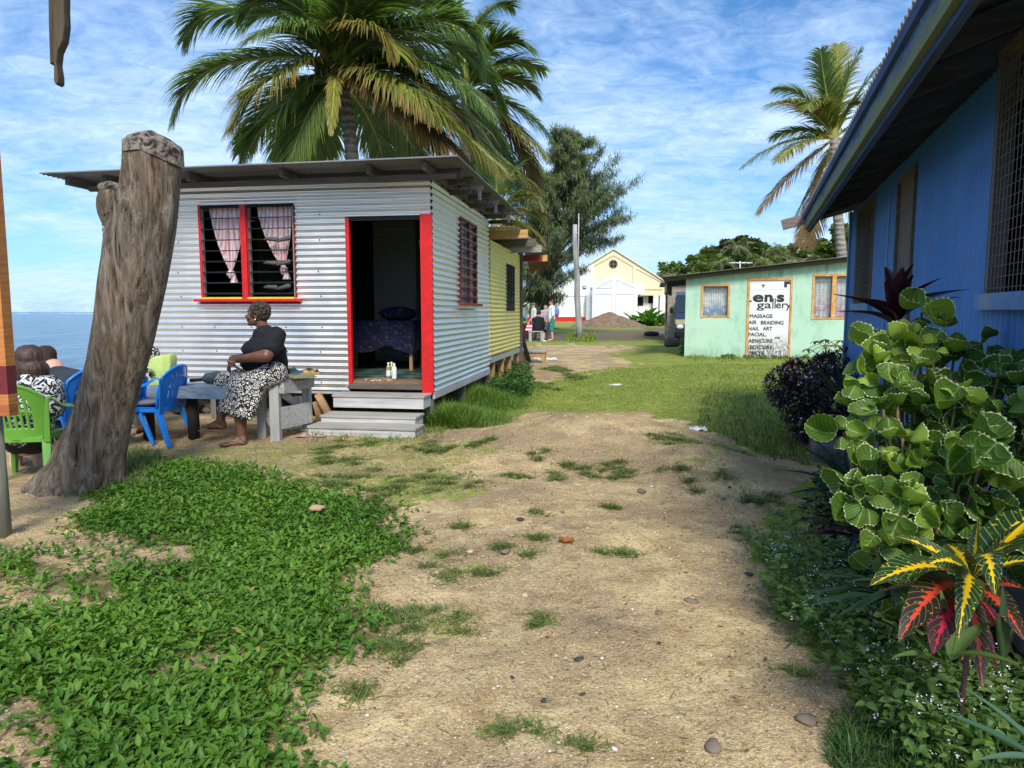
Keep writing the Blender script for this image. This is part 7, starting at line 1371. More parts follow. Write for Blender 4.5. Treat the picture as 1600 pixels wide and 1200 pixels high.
for i, (px, pyt, Y) in enumerate(((1150, 370, 90), (1192, 392, 80), (1232, 395, 82), (1128, 395, 84), (1098, 402, 92), (1262, 396, 86), (1290, 382, 88), (1212, 374, 95), (1050, 415, 110))):
    c_ = P(px, pyt+14, Y); g0_ = Hs(c_.x, Y); e = thing('palm_tree', 'small distant palm rising among the hill trees behind the green shop', 'palm tree', (c_.x, Y, g0_), 0, 'palms on the wooded hill'); cz = c_.z-g0_
    mb = MB(); mb.tube([(0, 0, -.5), (.1, 0, cz*.5), (0, 0, cz)], [.18, .14, .12], 7); mb.build('trunk', M_bk, e); T = []; D = []; Ls = []
    nb = NB()
    for f in range(15):
        a = f*2.4; el = random.uniform(-.1, 1.0); L = random.uniform(1.9, 2.5); q = Vector((0, 0, cz)); d = Vector((math.cos(a)*math.cos(el), math.sin(a)*math.cos(el), math.sin(el)))
        for s_ in range(9):
            q = q+d*(L/9); d = (d+Vector((0, 0, -.20))).normalized()
            for sg in (-1, 1):
                for _ in range(2): T.append(tuple(q)); sd_ = d.cross(Vector((0, 0, 1))); D.append(tuple(sd_.normalized()*sg*.7+d*.6+Vector((0, 0, -.5+random.uniform(-.2, .1))))); Ls.append(.75*(1-.06*s_))
    nb.add((np.array([(0, -.06, 0), (0, .06, 0), (1, 0, -.1)]), [(0, 1, 2)], np.array([(0, 0), (1, 0), (.5, 1)])), np.array(T), dirs_rot(np.array(D)), np.array(Ls)); nb.build('crown', m_far[1 if i % 2 else 2], e)
# distant shore trees behind the church and the left side
for i, (px, pyt, Y, w_, k) in enumerate(((1042, 432, 80, 30, 0), (812, 455, 66, 50, 1), (790, 462, 66, 50, 0), (1030, 428, 95, 30, 2))): crown_tree(px, pyt, Y, w_, k, ['low dark tree beside the church gable near the shop roof', 'low green tree at the church side behind the people', 'dark low tree behind the iron sheds near the church', 'pale far tree by the lower end of the church roof'][i], None, leaf=.5, n=500, seed=200+i)
# ---- broad-leaf plant before the church
def big_leaf_bush(px, py, Y, n, L, lab, mat, w=.35, el=(.3, 1.3), spread=.5, cat='plant', seed=0, fold=.25, droop=.5, stem=0, name='broadleaf_plant'):
    rng = np.random.default_rng(seed); b = P(px, py, Y); e = thing(name, lab, cat, (b.x, b.y, Hs(b.x, b.y))); T = np.stack([rng.normal(0, spread, n), rng.normal(0, spread*.7, n), stem+rng.uniform(.0, spread*.8, n)], 1); nb = NB(); nb.add(leaf_tpl(w, 6, fold, droop), T, rots(rng.uniform(0, 6.28, n), rng.uniform(*el, n), rng.normal(0, .3, n)), L*rng.uniform(.6, 1.1, n)); nb.build('leaves', mat, e); mb = MB()
    for i in range(min(n, 14)): mb.tube([(T[i][0]*.3, T[i][1]*.3, -.05), tuple(T[i])], [.02*L+.004, .008*L+.002], 5)
    mb.build('stems', m_rach, e); return e
m_bgreen = M_leaf('broad_green', (.05, .13, .02), (.16, .30, .05), trans=.35, vein=.5)
big_leaf_bush(1014, 504, 49, 60, 1.25, 'leafy green banana-like bush in front of the church porch', m_bgreen, seed=3, spread=.45)
big_leaf_bush(1027, 503, 50, 50, .8, 'smaller dark leafy bush beside the church pillars', m_far[0], seed=4, spread=.45); big_leaf_bush(1003, 506, 50, 26, .7, 'low pale green plant at the left foot of the porch bush', m_bgreen, seed=6, spread=.3)
big_leaf_bush(822, 522, 36, 40, .9, 'leafy bush beside the dark table behind the far group', m_far[1], seed=5, spread=.5)
# ---- papaya seedling before the green shop
e0 = P(1295, 580, 11.5); pap = thing('papaya_plant', 'young papaya with umbrella-like dark leaves in front of the green shop', 'plant', (e0.x, e0.y, Hs(e0.x, e0.y))); lo = Vector(pap.location); mb = MB(); tp_ = pw(1290, 540, 11.5)-lo; mb.tube([(0, 0, 0), tp_*.5, tp_], [.03, .022, .015], 7); T = []; D = []
for px, py, dy in ((1262, 545, 0), (1258, 557, -.2), (1275, 533, .1), (1290, 530, -.2), (1305, 538, .2), (1318, 545, 0), (1330, 552, .2), (1280, 566, -.3), (1300, 566, -.2), (1262, 572, 0), (1315, 532, .3), (1325, 574, -.2)):
    q = pw(px, py, 11.5+dy)-lo; mb.tube([tp_, (tp_+q)/2+Vector((0, 0, .04)), q], .007, 5)
    for k in range(7): a = k*2*math.pi/7+px; T.append(tuple(q)); D.append((math.cos(a), math.sin(a), -.22))
mb.build('stem', m_rach, pap); nb = NB(); nb.add(leaf_tpl(.34, 4, .1, .25), np.array(T), dirs_rot(np.array(D)), RG.uniform(.10, .16, len(T))); nb.build('leaves', M_leaf('papaya_leaf', (.015, .045, .018), (.04, .09, .03), trans=.2), pap)
# ================================================================== right-hand plant bed
# purple bush with pale specks
def purple_bush():
    b = P(1285, 690, 7.6); e = thing('purple_bush', 'dense dark purple bush with pale specks beside the path', 'bush', (b.x, b.y, Hs(b.x, b.y))); lo = Vector(e.location); rng = np.random.default_rng(8); T = []; D = []
    lobes = [(pw(px, py, 7.6+dy)-lo, r) for px, py, dy, r in ((1225, 600, .3, .20), (1245, 620, 0, .24), (1270, 600, .4, .26), (1290, 640, -.1, .30), (1300, 590, .8, .26), (1320, 620, .4, .32), (1265, 655, -.2, .22), (1330, 660, .1, .34), (1350, 600, .8, .3), (1290, 575, 1.0, .18), (1240, 585, .6, .16), (1320, 575, 1.2, .25), (1285, 680, -.2, .20))]
    for i in range(9500):
        c_, r = lobes[rng.integers(len(lobes))]; v = Vector((rng.normal(), rng.normal(), rng.normal())).normalized(); q = c_+v*r*(.7+.38*rng.random()); 
        if q.z < 0: q.z = abs(q.z)*.3
        T.append(tuple(q)); D.append((v.x+rng.normal(0, .5), v.y+rng.normal(0, .5), v.z*.6+rng.normal(.1, .5)))
    T = np.array(T); D = np.array(D); red = (T[:, 2]+lo.z > .72) & (T[:, 0]+lo.x < 3.35) & (rng.random(len(T)) < .75); nb = NB(); tp = leaf_tpl(.5, 3, .15, .2, cols=1)
    nb.add(tp, T[~red], dirs_rot(D[~red]), rng.uniform(.035, .07, (~red).sum())); nb.add(tp, T[red], dirs_rot(D[red]), rng.uniform(.03, .06, red.sum()), mi=1)
    nb.build('foliage', [M_leaf('purple_leaf', (.012, .009, .017), (.045, .028, .050), trans=.1, rough=.45), M_leaf('maroon_leaf', (.08, .008, .022), (.20, .03, .06), trans=.2)], e); k = rng.random(len(T)) < .17; nb = NB(); nb.add(tri, T[k]*1.01+np.array([0, -.01, .01]), dirs_rot(D[k]), .015+.008*rng.random(k.sum())); nb.build('flower_specks', M_plain('speck_white', (.6, .58, .6), .8, bump=0), e)
    mb = MB(); 
    for c_, r in lobes: mb.tube([(random.uniform(-.2, .2), random.uniform(-.1, .1), -.05), tuple(c_)], [.012, .006], 5)
    mb.build('stems', M_bk, e)
purple_bush()
# cordylines: strap leaves from a cane
m_cord = M_leaf('cordyline_leaf', (.022, .006, .012), (.060, .014, .028), trans=.15, rough=.35, spec=.5); m_cordg = M_leaf('dark_strap_leaf', (.010, .028, .016), (.028, .060, .032), trans=.1, rough=.35, vein=.3, spec=.5)
def strap(lab, c, leaves, L, mat, cane=True, w=.16, nm='cordyline'):
    """leaves: (azimuth deg, elevation deg, length factor, droop)"""
    e = thing(nm, lab, 'plant', (c.x, c.y, Hs(c.x, c.y))); lo = Vector(e.location); q = c-lo
    if cane: mb = MB(); mb.tube([(0, 0, -.05), q*.5+Vector((.03, 0, 0)), q], [.02, .017, .014], 8); mb.build('cane', M_bk, e)
    for i, (az, el, k, dr) in enumerate(leaves):
        nb = NB(); pr = lambda t: (.25+.75*min(1, t*3.2))*(1-max(0, t-.45)**1.5*2.1)
        nb.add(leaf_tpl(w, 12, .28, dr, prof=pr), np.array([tuple(q+Vector((0, 0, .006*i)))]), rots([R(az)], [R(el)], [0]), [L*k], rnd=np.array([(i*.37) % 1])); nb.build('leaf', mat, e)
    return e
strap('tall dark maroon cordyline with arching strap leaves against the blue wall', pw(1400, 516, 3.35), [(178, 66, 1.1, .75), (165, 52, .9, .7), (130, 82, 1, .1), (40, 80, 1, .12), (5, 62, 1.25, .75), (-15, 56, 1, .6), (200, 60, .9, .75), (95, 78, 1.1, .2), (60, 72, 1, .2), (225, 68, .9, .5), (-40, 70, .9, .45), (-80, 80, .8, .3), (250, 80, .9, .2), (270, 62, .7, .5), (300, 84, .9, .2)], .25, m_cord, w=.36)
strap('low dark green and maroon strap leaf plant at the kerb block', P(1330, 772, 4.4), [(178, 12, 1, .25), (165, 35, 1, .35), (195, 22, .9, .45), (150, 55, 1, .3), (210, 45, .9, .4), (120, 60, .9, .3), (235, 20, .9, .3), (185, 60, .9, .4), (260, 40, .8, .4), (80, 60, .8, .3), (30, 50, .8, .4), (300, 45, .7, .4)], .42, m_cordg, cane=False, w=.13, nm='strap_leaf_plant')
strap('upright dark strap leaf plant beside the purple bush', P(1318, 640, 6.3), [(180, 50, 1, .3), (150, 65, 1, .2), (210, 60, 1, .3), (110, 75, 1, .1), (60, 60, 1, .3), (20, 50, .9, .3), (240, 45, .9, .3), (270, 65, .8, .3)], .5, m_cordg, cane=False, w=.14, nm='strap_leaf_plant')
strap('maroon strap leaf plant low beneath the light green leafy shrub', P(1350, 842, 3.3), [(175, 12, 1, .2), (160, 25, .9, .3), (200, 30, .9, .4), (230, 15, .8, .3), (130, 55, .8, .3), (270, 30, .8, .4)], .34, m_cord, cane=False, w=.13, nm='strap_leaf_plant')
strap('dark striped strap leaf plant spreading under the croton', P(1400, 935, 2.6), [(172, 16, 1, .28), (185, 5, 1.1, .15), (200, -2, .9, .1), (160, 30, .8, .35), (215, 10, .9, .2), (150, 10, .9, .15), (240, 20, .8, .3), (190, 26, .7, .3)], .30, m_cordg, cane=False, w=.15, nm='strap_leaf_plant')
# light green shrub with white scalloped leaf edges
t = NT('scalloped_leaf'); r_ = t.attr('rnd'); uv = t.sep(t.uv()); u2 = t.math('ABSOLUTE', t.math('SUBTRACT', t.math('MULTIPLY', uv[0], 2), 1)); rr = uv[1]
ca = t.mix(t.ramp(r_, [(0, 0), (.45, .2), (.70, .75), (1, 1)]), (.035, .10, .015), (.38, .52, .05)); ve = t.math('SINE', t.math('MULTIPLY', t.math('SUBTRACT', uv[1], t.math('MULTIPLY', u2, .35)), 46)); ca = t.mix(t.math('MULTIPLY', t.math('GREATER_THAN', ve, .86), .3), ca, (.25, .38, .10)); ca = t.mix(t.math('MULTIPLY', t.math('LESS_THAN', u2, .05), .6), ca, (.35, .45, .15))
t.bump(t.math('ADD', ve, t.math('MULTIPLY', t.noise(t.obj(), 60, 3), 2.0)), .35, .002); t.set(col=ca, rough=.48, spec=.35)
tr = t.n('ShaderNodeBsdfTranslucent'); t.l(t.mix(1.0, ca, (1.3, 1.4, .5), 'MULTIPLY'), tr.inputs[0]); ms = t.n('ShaderNodeMixShader'); ms.inputs[0].default_value = .35; t.l(t.b.outputs[0], ms.inputs[1]); t.l(tr.outputs[0], ms.inputs[2]); t.l(ms.outputs[0], t.o.inputs[0]); m_acal = t.m
m_edge = M_plain('leaf_edge_cream', (.50, .56, .27), .6, bump=0)
def acal_tpl(cup, seedv):
    """round cupped leaf with a thin scalloped cream rim"""
    n = 34; V = []; UV = []; F = []; rings = [0, .35, .68, .965]
    def pt(a, r): 
        # heart-like disc, base at x=0
        x = .5-.5*math.cos(a)*r*1.0; y = math.sin(a)*r*.47*(1+.10*math.cos(a)); fold_ = .16*abs(y)*2; wv_ = .035*math.sin(a*5+seedv)*r**3; return (x, y, cup*(r**2)*.30+fold_*cup*.6+wv_-.12*x*x)
    for q in rings:
        for j in range(n): a = 2*math.pi*j/n; p = pt(a, q); V.append(p); UV.append((.5+p[1]/.94, p[0]))
    for i in range(len(rings)-1):
        for j in range(n): F.append((i*n+j, i*n+(j+1) % n, (i+1)*n+(j+1) % n, (i+1)*n+j))
    E = []; EF = []; EU = []
    for j in range(n):
        a = 2*math.pi*j/n; rr_ = 1.0+(.025 if j % 2 else -.02); p0 = pt(a, .965); p1 = pt(a, rr_-.012); E += [p0, p1]; EU += [(0, 0), (0, 1)]
    for j in range(n): EF.append((2*j, 2*((j+1) % n), 2*((j+1) % n)+1, 2*j+1))
    return (np.array(V), F, np.array(UV)), (np.array(E), EF, np.array(EU))
def scallop_shrub():
    base = P(1490, 880, 2.75); e = thing('scallop_leaf_shrub', 'bright green shrub with round leaves edged in cream, against the blue wall', 'shrub', (base.x, base.y, Hs(base.x, base.y))); lo = Vector(e.location); rng = np.random.default_rng(31)
    tips = [(1405, 540, 3.1), (1440, 488, 3.2), (1475, 515, 3.1), (1460, 545, 3.0), (1355, 545, 3.1), (1380, 570, 3.0), (1345, 590, 3.0), (1400, 600, 2.9), (1430, 575, 2.95), (1490, 560, 3.1), (1500, 600, 2.95), (1318, 675, 2.9), (1380, 640, 2.9), (1410, 685, 2.8), (1470, 640, 2.9), (1495, 620, 2.8), (1560, 590, 2.8), (1590, 610, 2.85), (1570, 640, 2.7), (1540, 700, 2.5), (1500, 710, 2.6), (1455, 700, 2.8), (1580, 690, 2.7), (1345, 765, 2.6), (1330, 785, 2.65), (1415, 775, 2.6), (1440, 800, 2.55), (1470, 790, 2.6), (1395, 820, 2.6), (1365, 845, 2.55), (1500, 760, 2.6), (1540, 760, 2.7), (1560, 810, 2.5), (1430, 730, 2.75), (1375, 720, 2.85), (1520, 660, 2.75), (1350, 630, 3.0), (1425, 635, 3.0), (1590, 760, 2.8), (1620, 640, 2.6), (1640, 720, 2.6), (1480, 830, 2.7), (1545, 540, 3.3), (1450, 610, 3.1), (1490, 670, 3.0), (1530, 620, 3.1), (1400, 750, 2.9), (1580, 570, 2.9), (1610, 600, 2.7), (1415, 525, 3.15)]
    vt = [acal_tpl(c_, s_) for c_, s_ in ((1.4, 0), (.8, 2), (-.9, 4), (2.2, 1), (-1.5, 3))]; A_ = [[[], [], [], []] for _ in vt]; mb = MB()
    for px, py, Y in tips:
        q = pw(px, py, Y+.02)-lo; bx_ = Vector((q.x*.25, q.y*.25+.05, -.02)); mb.tube([bx_, bx_.lerp(q, .5)+Vector((0, .06, .05)), q], [.012, .009, .005], 6); n = rng.integers(5, 9); a0 = rng.uniform(0, 6.28); young = rng.random()
        for k in range(n):
            az = a0+k*2.399; lay = k/n; el = 1.05-1.05*lay+rng.normal(0, .14); sz = (.060+.062*lay)*rng.uniform(.7, 1.25)*1.0; v = rng.integers(len(vt)); pet = Vector((math.cos(az)*math.cos(el), math.sin(az)*math.cos(el), math.sin(el)))*.018*(1+lay)
            A_[v][0].append(tuple(q+pet+Vector((0, 0, -.035*lay)))); A_[v][1].append((az, el-.25, rng.normal(0, .6))); A_[v][2].append(sz); A_[v][3].append(np.clip(.85*young*(1-lay*.6)+rng.uniform(-.1, .15), 0, 1))
        for k in range(4):     # older leaves down the branch
            w_ = bx_.lerp(q, rng.uniform(.45, .95)); az = rng.uniform(0, 6.28); v = rng.integers(len(vt)); A_[v][0].append(tuple(w_+Vector((math.cos(az)*.03, math.sin(az)*.03, .0)))); A_[v][1].append((az, rng.uniform(-.5, .4), rng.normal(0, .4))); A_[v][2].append(rng.uniform(.06, .11)); A_[v][3].append(rng.uniform(0, .45))
    mb.build('stems', M_plain('shrub_stem', (.14, .11, .05), .8), e); nb = NB(); ne = NB()
    for (tp, te), (T, A2, S, Rn) in zip(vt, A_):
        A2 = np.array(A2); RM = rots(A2[:, 0], A2[:, 1], A2[:, 2]); c4, s4 = math.cos(R(38)), math.sin(R(38)); RM = np.einsum('ij,njk->nik', np.array([[1, 0, 0], [0, c4, -s4], [0, s4, c4]]), RM); nb.add(tp, np.array(T), RM, np.array(S), rnd=np.array(Rn)); nb.add(te, np.array(T), RM, np.array(S), mi=1)
    nb.build('leaves', [m_acal, m_edge], e)
    sp_ = thing('leaf', 'x', 'x') if False else None
scallop_shrub()
# croton: long glossy leaves, yellow above, red below; each leaf its own part
def M_croton(name, ground, rib, spot):
    t = NT(name); uv = t.sep(t.uv()); o = t.uv(); u2 = t.math('ABSOLUTE', t.math('SUBTRACT', t.math('MULTIPLY', uv[0], 2), 1)); ob = t.mapv(t.obj(), (1, 1, 1)); n1 = t.noise(ob, 55, 3, .6); n2 = t.noise(t.mapv(o, (1.5, 9, 1)), 3.2, 3, .6)
    wv = t.math('SINE', t.math('MULTIPLY', t.math('SUBTRACT', uv[1], t.math('MULTIPLY', u2, .16)), 95)); band = t.math('ADD', t.math('MULTIPLY', t.math('SINE', t.math('MULTIPLY', uv[1], 3.14)), .25), t.math('MULTIPLY', t.math('SUBTRACT', n1, .5), .75)); band = t.math('ADD', band, t.math('MULTIPLY', wv, .07))
    k = t.ramp(t.math('SUBTRACT', band, u2), [(.48, 0), (.50, 1)]); k = t.ramp(t.math('ADD', t.math('SUBTRACT', band, u2), .5), [(.49, 0), (.52, 1)]); sp_ = t.ramp(n2, [(.62, 0), (.645, 1)]); vein = t.math('MULTIPLY', t.math('GREATER_THAN', wv, .95), .5)
    c = t.mix(sp_, ground, spot); c = t.mix(vein, c, spot); c = t.mix(k, c, rib); c = t.mix(t.math('LESS_THAN', u2, .06), c, tuple(min(1, q*1.1) for q in rib)); t.set(col=c, rough=.42, spec=.4)
    tr = t.n('ShaderNodeBsdfTranslucent'); t.l(c, tr.inputs[0]); ms = t.n('ShaderNodeMixShader'); ms.inputs[0].default_value = .2; t.l(t.b.outputs[0], ms.inputs[1]); t.l(tr.outputs[0], ms.inputs[2]); t.l(ms.outputs[0], t.o.inputs[0]); return t.m
m_cry = M_croton('croton_yellow', (.012, .045, .016), (.80, .50, .01), (.60, .52, .03)); m_crr = M_croton('croton_red', (.014, .022, .014), (.60, .06, .03), (.55, .20, .03)); m_crp = M_croton('croton_pink', (.03, .02, .02), (.50, .02, .05), (.55, .06, .07))
cc_ = pw(1520, 905, 2.10); cro = thing('croton', 'croton with long dark leaves splashed bright yellow above and red and orange below', 'plant', (cc_.x, cc_.y, Hs(cc_.x, cc_.y))); lo = Vector(cro.location); q0 = cc_-lo
mb = MB(); mb.tube([(0, .03, -.03), q0*.5+Vector((.01, .02, 0)), q0], [.010, .008, .007], 8); mb.build('stem', M_plain('croton_stem', (.07, .035, .03), .7), cro)
def cleaf(tip, Yt, mat, base=None, w=.25, up=.10, wav=.0, roll=0.0):
    """leaf from the crown to a tip point: a curved, waved blade"""
    a = q0 if base is None else base; b = pw(tip[0], tip[1], Yt)-lo; L = (b-a).length; m_ = (a+b)/2+Vector((0, 0, up*L*1.15)); C = [a*(1-s)**2+m_*2*s*(1-s)+b*s*s for s in (i/20 for i in range(21))]; V = []; UV = []; F = []; nc = 8
    for i, p in enumerate(C):
        s = i/20; d = (C[min(i+1, 20)]-C[max(i-1, 0)]).normalized(); sd_ = d.cross(Vector((0, 0, 1))); sd_ = (sd_ if sd_.length > .1 else Vector((1, 0, 0))).normalized(); up_ = sd_.cross(d)
        c_, s__ = math.cos(roll), math.sin(roll); sd2 = sd_*c_+up_*s__; up2 = up_*c_-sd_*s__; hw = w*L/2*(max(0, math.sin(math.pi*min(1, max(0, (s-.08))/.92)**.75))**.75)+.002
        for j in range(nc+1): u = -1+2*j/nc; V.append(tuple(p+sd2*(u*hw)+up2*(abs(u)*hw*.28+.10*hw*u*math.sin(s*9+u)))); UV.append((j/nc, s))
    for i in range(20):
        for j in range(nc): F.append((i*(nc+1)+j, i*(nc+1)+j+1, (i+1)*(nc+1)+j+1, (i+1)*(nc+1)+j))
    nb = NB(); nb.raw(V, F, UV); return nb.build('leaf', mat, cro)
for args in (((1360, 915), 1.86, m_cry, .20, .16, .2), ((1400, 838), 2.25, m_cry, .20, .16, .5), ((1497, 1000), 1.80, m_cry, .20, .32, .5), ((1528, 812), 2.25, m_cry, .24, .05, 1.0), ((1610, 808), 2.2, m_cry, .24, .1, .7), ((1640, 880), 2.1, m_cry, .22, .2, 0), ((1405, 1002), 1.86, m_crr, .24, .28, .3), ((1600, 1000), 1.85, m_crr, .26, .28, -.3), ((1458, 1022), 1.80, m_crp, .26, .20, 0), ((1640, 940), 2.3, m_crr, .28, .12, 0), ((1560, 1060), 2.0, m_crp, .24, .10, .6), ((1372, 925), 2.3, m_crr, .22, .1, 0), ((1480, 850), 2.4, m_cry, .26, .1, .2), ((1650, 790), 2.4, m_cry, .28, .1, .2), ((1550, 980), 2.3, m_crp, .3, .2, .2), ((1500, 1035), 2.1, m_crp, .2, .15, 0), ((1535, 1075), 1.95, m_crr, .22, .2, .1), ((1425, 985), 2.2, m_crr, .2, .2, .6), ((1590, 1040), 2.1, m_crp, .22, .2, -.4), ((1440, 890), 2.0, m_cry, .2, .3, .9), ((1580, 850), 2.0, m_cry, .2, .2, 1.3), ((1555, 930), 1.75, m_cry, .2, .4, -.2), ((1440, 950), 2.3, m_crp, .26, .15, .2)): tp_, Yt, mt_, w_, u_2, ro = args; cleaf(tp_, Yt, mt_, w=w_, up=u_2, roll=ro, base=(q0 if mt_ is m_cry else q0+Vector((0, .02, -.04))))
# snake plant and a grass-like blade plant at the corner
strap('green mottled upright blade leaf at the foot of the croton', P(1565, 1050, 1.9), [(80, 86, 1, .05), (200, 80, .7, .08), (20, 75, .6, .1)], .24, M_leaf('snake_leaf', (.03, .06, .02), (.08, .13, .04), trans=.1, vein=0), cane=False, w=.13, nm='snake_plant')
strap('pale green broad bladed plant under the red croton leaves', P(1480, 1050, 1.9), [(172, 55, 1, .3), (150, 68, 1, .2), (200, 40, .9, .4), (120, 60, .9, .2), (30, 35, 1, .3), (60, 55, .8, .3), (240, 40, .8, .3), (300, 35, .8, .3), (95, 80, .8, .1)], .22, M_leaf('blade_green', (.05, .10, .025), (.11, .18, .045), trans=.25), cane=False, w=.2, nm='blade_plant')
strap('blue green blade leaves at the lower corner of the bed', P(1640, 1200, 1.6), [(165, 30, 1, .1), (150, 50, .9, .2), (190, 20, .8, .2)], .25, M_leaf('blade_blue', (.05, .11, .07), (.09, .17, .10), trans=.2), cane=False, w=.14, nm='blade_plant')
# ================================================================== ground cover, grass, weeds (stuff)
def cover():
    rng = np.random.default_rng(41); N = 76000
    yy = 1.45+5.2*rng.random(N)**1.25; xx = -yy*.80-.4+(yy*.80+.4+.6)*rng.random(N); g, cv, lw, rd = masks(xx, yy)
    px, py = proj(xx, yy, H(xx, yy)); dens = .5+.5*np.sin(xx*3.1+np.sin(yy*2.3)*2)*np.sin(yy*3.7+xx); pr_ = sum(masks(xx+dx, yy+dy)[1]*.2 for dx, dy in ((.16, 0), (-.16, 0), (0, .16), (0, -.16), (.08, .08))); k = (px > -260) & (py < 1420) & (rng.random(N) < (pr_**1.6)*(.72+.4*dens)*np.where(pr_ > .9, 1.15, .8)*np.where((px < 330) & (py > 835) & (py < 965), .42+.5*(dens > .6), 1)*np.where((px < 330) & (py > 1050) & (dens < .35), .6, 1))
    edge = (~cv) & (rng.random(N) < .03) & in_poly(px, py, [(x+(25 if x > 300 else -10), y) for x, y in COVER]); k |= edge
    xx, yy = xx[k], yy[k]; n = len(xx); zz_ = H(xx, yy); hh = .008+.044*rng.random(n)*(.6+.8*np.clip(.5+.5*np.sin(xx*4+yy*3), 0, 1))
    nb = NB(); pr = lambda t: (math.sin(math.pi*min(1, t**.75))**.8)
    tps = [leaf_tpl(.46, 4, .22, .22, prof=pr, cols=1), leaf_tpl(.50, 4, .30, .38, prof=pr, cols=1), leaf_tpl(.40, 4, .15, .05, prof=pr, cols=1)]
    lv = np.clip(.5*rng.random(n)+.5*(.5+.5*np.sin(xx*2.3+1.5*np.sin(yy*1.9))*np.sin(yy*3.1+xx)), 0, 1)
    for q in range(5):
        az = rng.random(n)*6.28+q*1.3; el = rng.uniform(.15, 1.15, n)*(1 if q else 1.2); s_ = rng.uniform(.018, .046, n)*(1.15 if q < 2 else .9)
        tp = tps[q % 3]; T = np.stack([xx+rng.normal(0, .006, n), yy+rng.normal(0, .006, n), zz_+hh+rng.normal(0, .006, n)-.006*q], 1); kk = rng.random(n) < (1.0 if q < 4 else .6)
        nb.add(tp, T[kk], rots(az[kk], el[kk], rng.normal(0, .25, kk.sum())), s_[kk], rnd=np.clip(lv[kk]*.7+.3*rng.random(kk.sum()), 0, 1))
    o = nb.build('ground_cover', M_leaf('creeper_leaf', (.027, .10, .010), (.175, .325, .037), trans=.32, rough=.5, spec=.3, extra=(.010, (.34, .28, .08)))); tag(o, kind='stuff'); print('cover', n)
cover()
def blades(name, xx, yy, hgt, mat, lean=.5, w=.0035, per=1, wmul=None, clump=None, rndv=None):
    n = len(xx); rng = np.random.default_rng(n+3); V = []; seg = 3
    tp = (np.array([(0, -.5, 0), (0, .5, 0), (.4, -.42, .03), (.4, .42, .03), (.75, -.28, 0), (.75, .28, 0), (1, 0, -.09)]), [(0, 1, 3, 2), (2, 3, 5, 4), (4, 5, 6)], np.array([(0, 0), (1, 0), (0, .4), (1, .4), (0, .75), (1, .75), (.5, 1)]))
    h = hgt*rng.uniform(.5, 1.15, n); wv = np.full(n, w) if wmul is None else w*wmul; nb = NB(); nb.add(tp, np.stack([xx, yy, H(xx, yy)-.003], 1), rots(rng.random(n)*6.28, np.clip(rng.normal(1.25-lean, .28, n), .05, 1.5)), np.stack([h, wv, h], 1), rnd=rndv); o = nb.build(name, mat); return tag(o, kind='stuff')
m_grass = M_leaf('grass_blade', (.07, .13, .025), (.19, .26, .06), trans=.3, rough=.5, tip=(.34, .30, .12)); m_lawn = M_leaf('lawn_blade', (.16, .23, .035), (.32, .39, .08), trans=.35, rough=.5); m_long = M_leaf('long_grass', (.07, .15, .02), (.22, .32, .06), trans=.35, rough=.5); m_dgrass = M_leaf('shade_grass', (.035, .085, .02), (.09, .16, .035), trans=.3, rough=.5)
rng = np.random.default_rng(51)
# tufts on the path
X_t, Y_t, H_t = [], [], []
for cx_, cy_, rx, ry in TUFTS:
    p = on_ground(cx_, cy_); sx = rx/FPX*p.y; sy = ry*p.y*p.y/(FPX*1.35); n = int(min(3600, 260+sx*sy*14000)); nc = max(2, int(sx*sy*60)+2)
    cxs = p.x+rng.normal(0, .42, nc)*sx; cys = p.y+rng.normal(0, .42, nc)*sy; q = rng.integers(0, nc, n); X_t.append(cxs[q]+rng.standard_t(3, n)*(.022+.03*sx)); Y_t.append(cys[q]+rng.standard_t(3, n)*(.018+.02*sx)); H_t.append(np.full(n, .042+.004*p.y))
xx, yy, hh = map(np.concatenate, (X_t, Y_t, H_t)); blades('grass', xx, yy, hh, m_grass, lean=.95, wmul=1+yy*.12, w=.003)
# lawn and worn grass, thinner with distance
N = 170000; yy = 1.6+15*rng.random(N)**1.1; xx = -6+13*rng.random(N); g, cv, lw, rd = masks(xx, yy); px, py = proj(xx, yy, H(xx, yy))
k = (g > .3) & (~cv) & (rng.random(N) < g*1.1) & (px > -60) & (px < 1500) & (py < 1260) & ~((yy > 8.5) & (xx > -5.2) & (xx < -1.0+.156*(yy-8.6)))
wd = in_poly(px, py, WEED); blades('lawn_grass', xx[k & ~wd], yy[k & ~wd], .026+.0016*yy[k & ~wd], m_lawn, lean=.55, wmul=1+yy[k & ~wd]*.16, w=.003)
k2 = k & wd; blades('bed_grass', xx[k2], yy[k2], .055, m_dgrass, lean=.5, wmul=1+yy[k2]*.15, w=.0034)
# darker taller grass right of the lawn in front of the purple bush
N = 9000; px_ = rng.uniform(1060, 1300, N); py_ = rng.uniform(575, 720, N); P_ = []
k = in_poly(px_, py_, [(1130, 590), (1215, 590), (1240, 640), (1275, 715), (1190, 700), (1090, 665), (1100, 620)]); t_ = (CAMH-.1)/((py_-HORY)/FPX); xx = (px_-800)/FPX*t_; yy = t_; blades('tall_grass', xx[k], yy[k], .10, m_dgrass, lean=.35, w=.006)
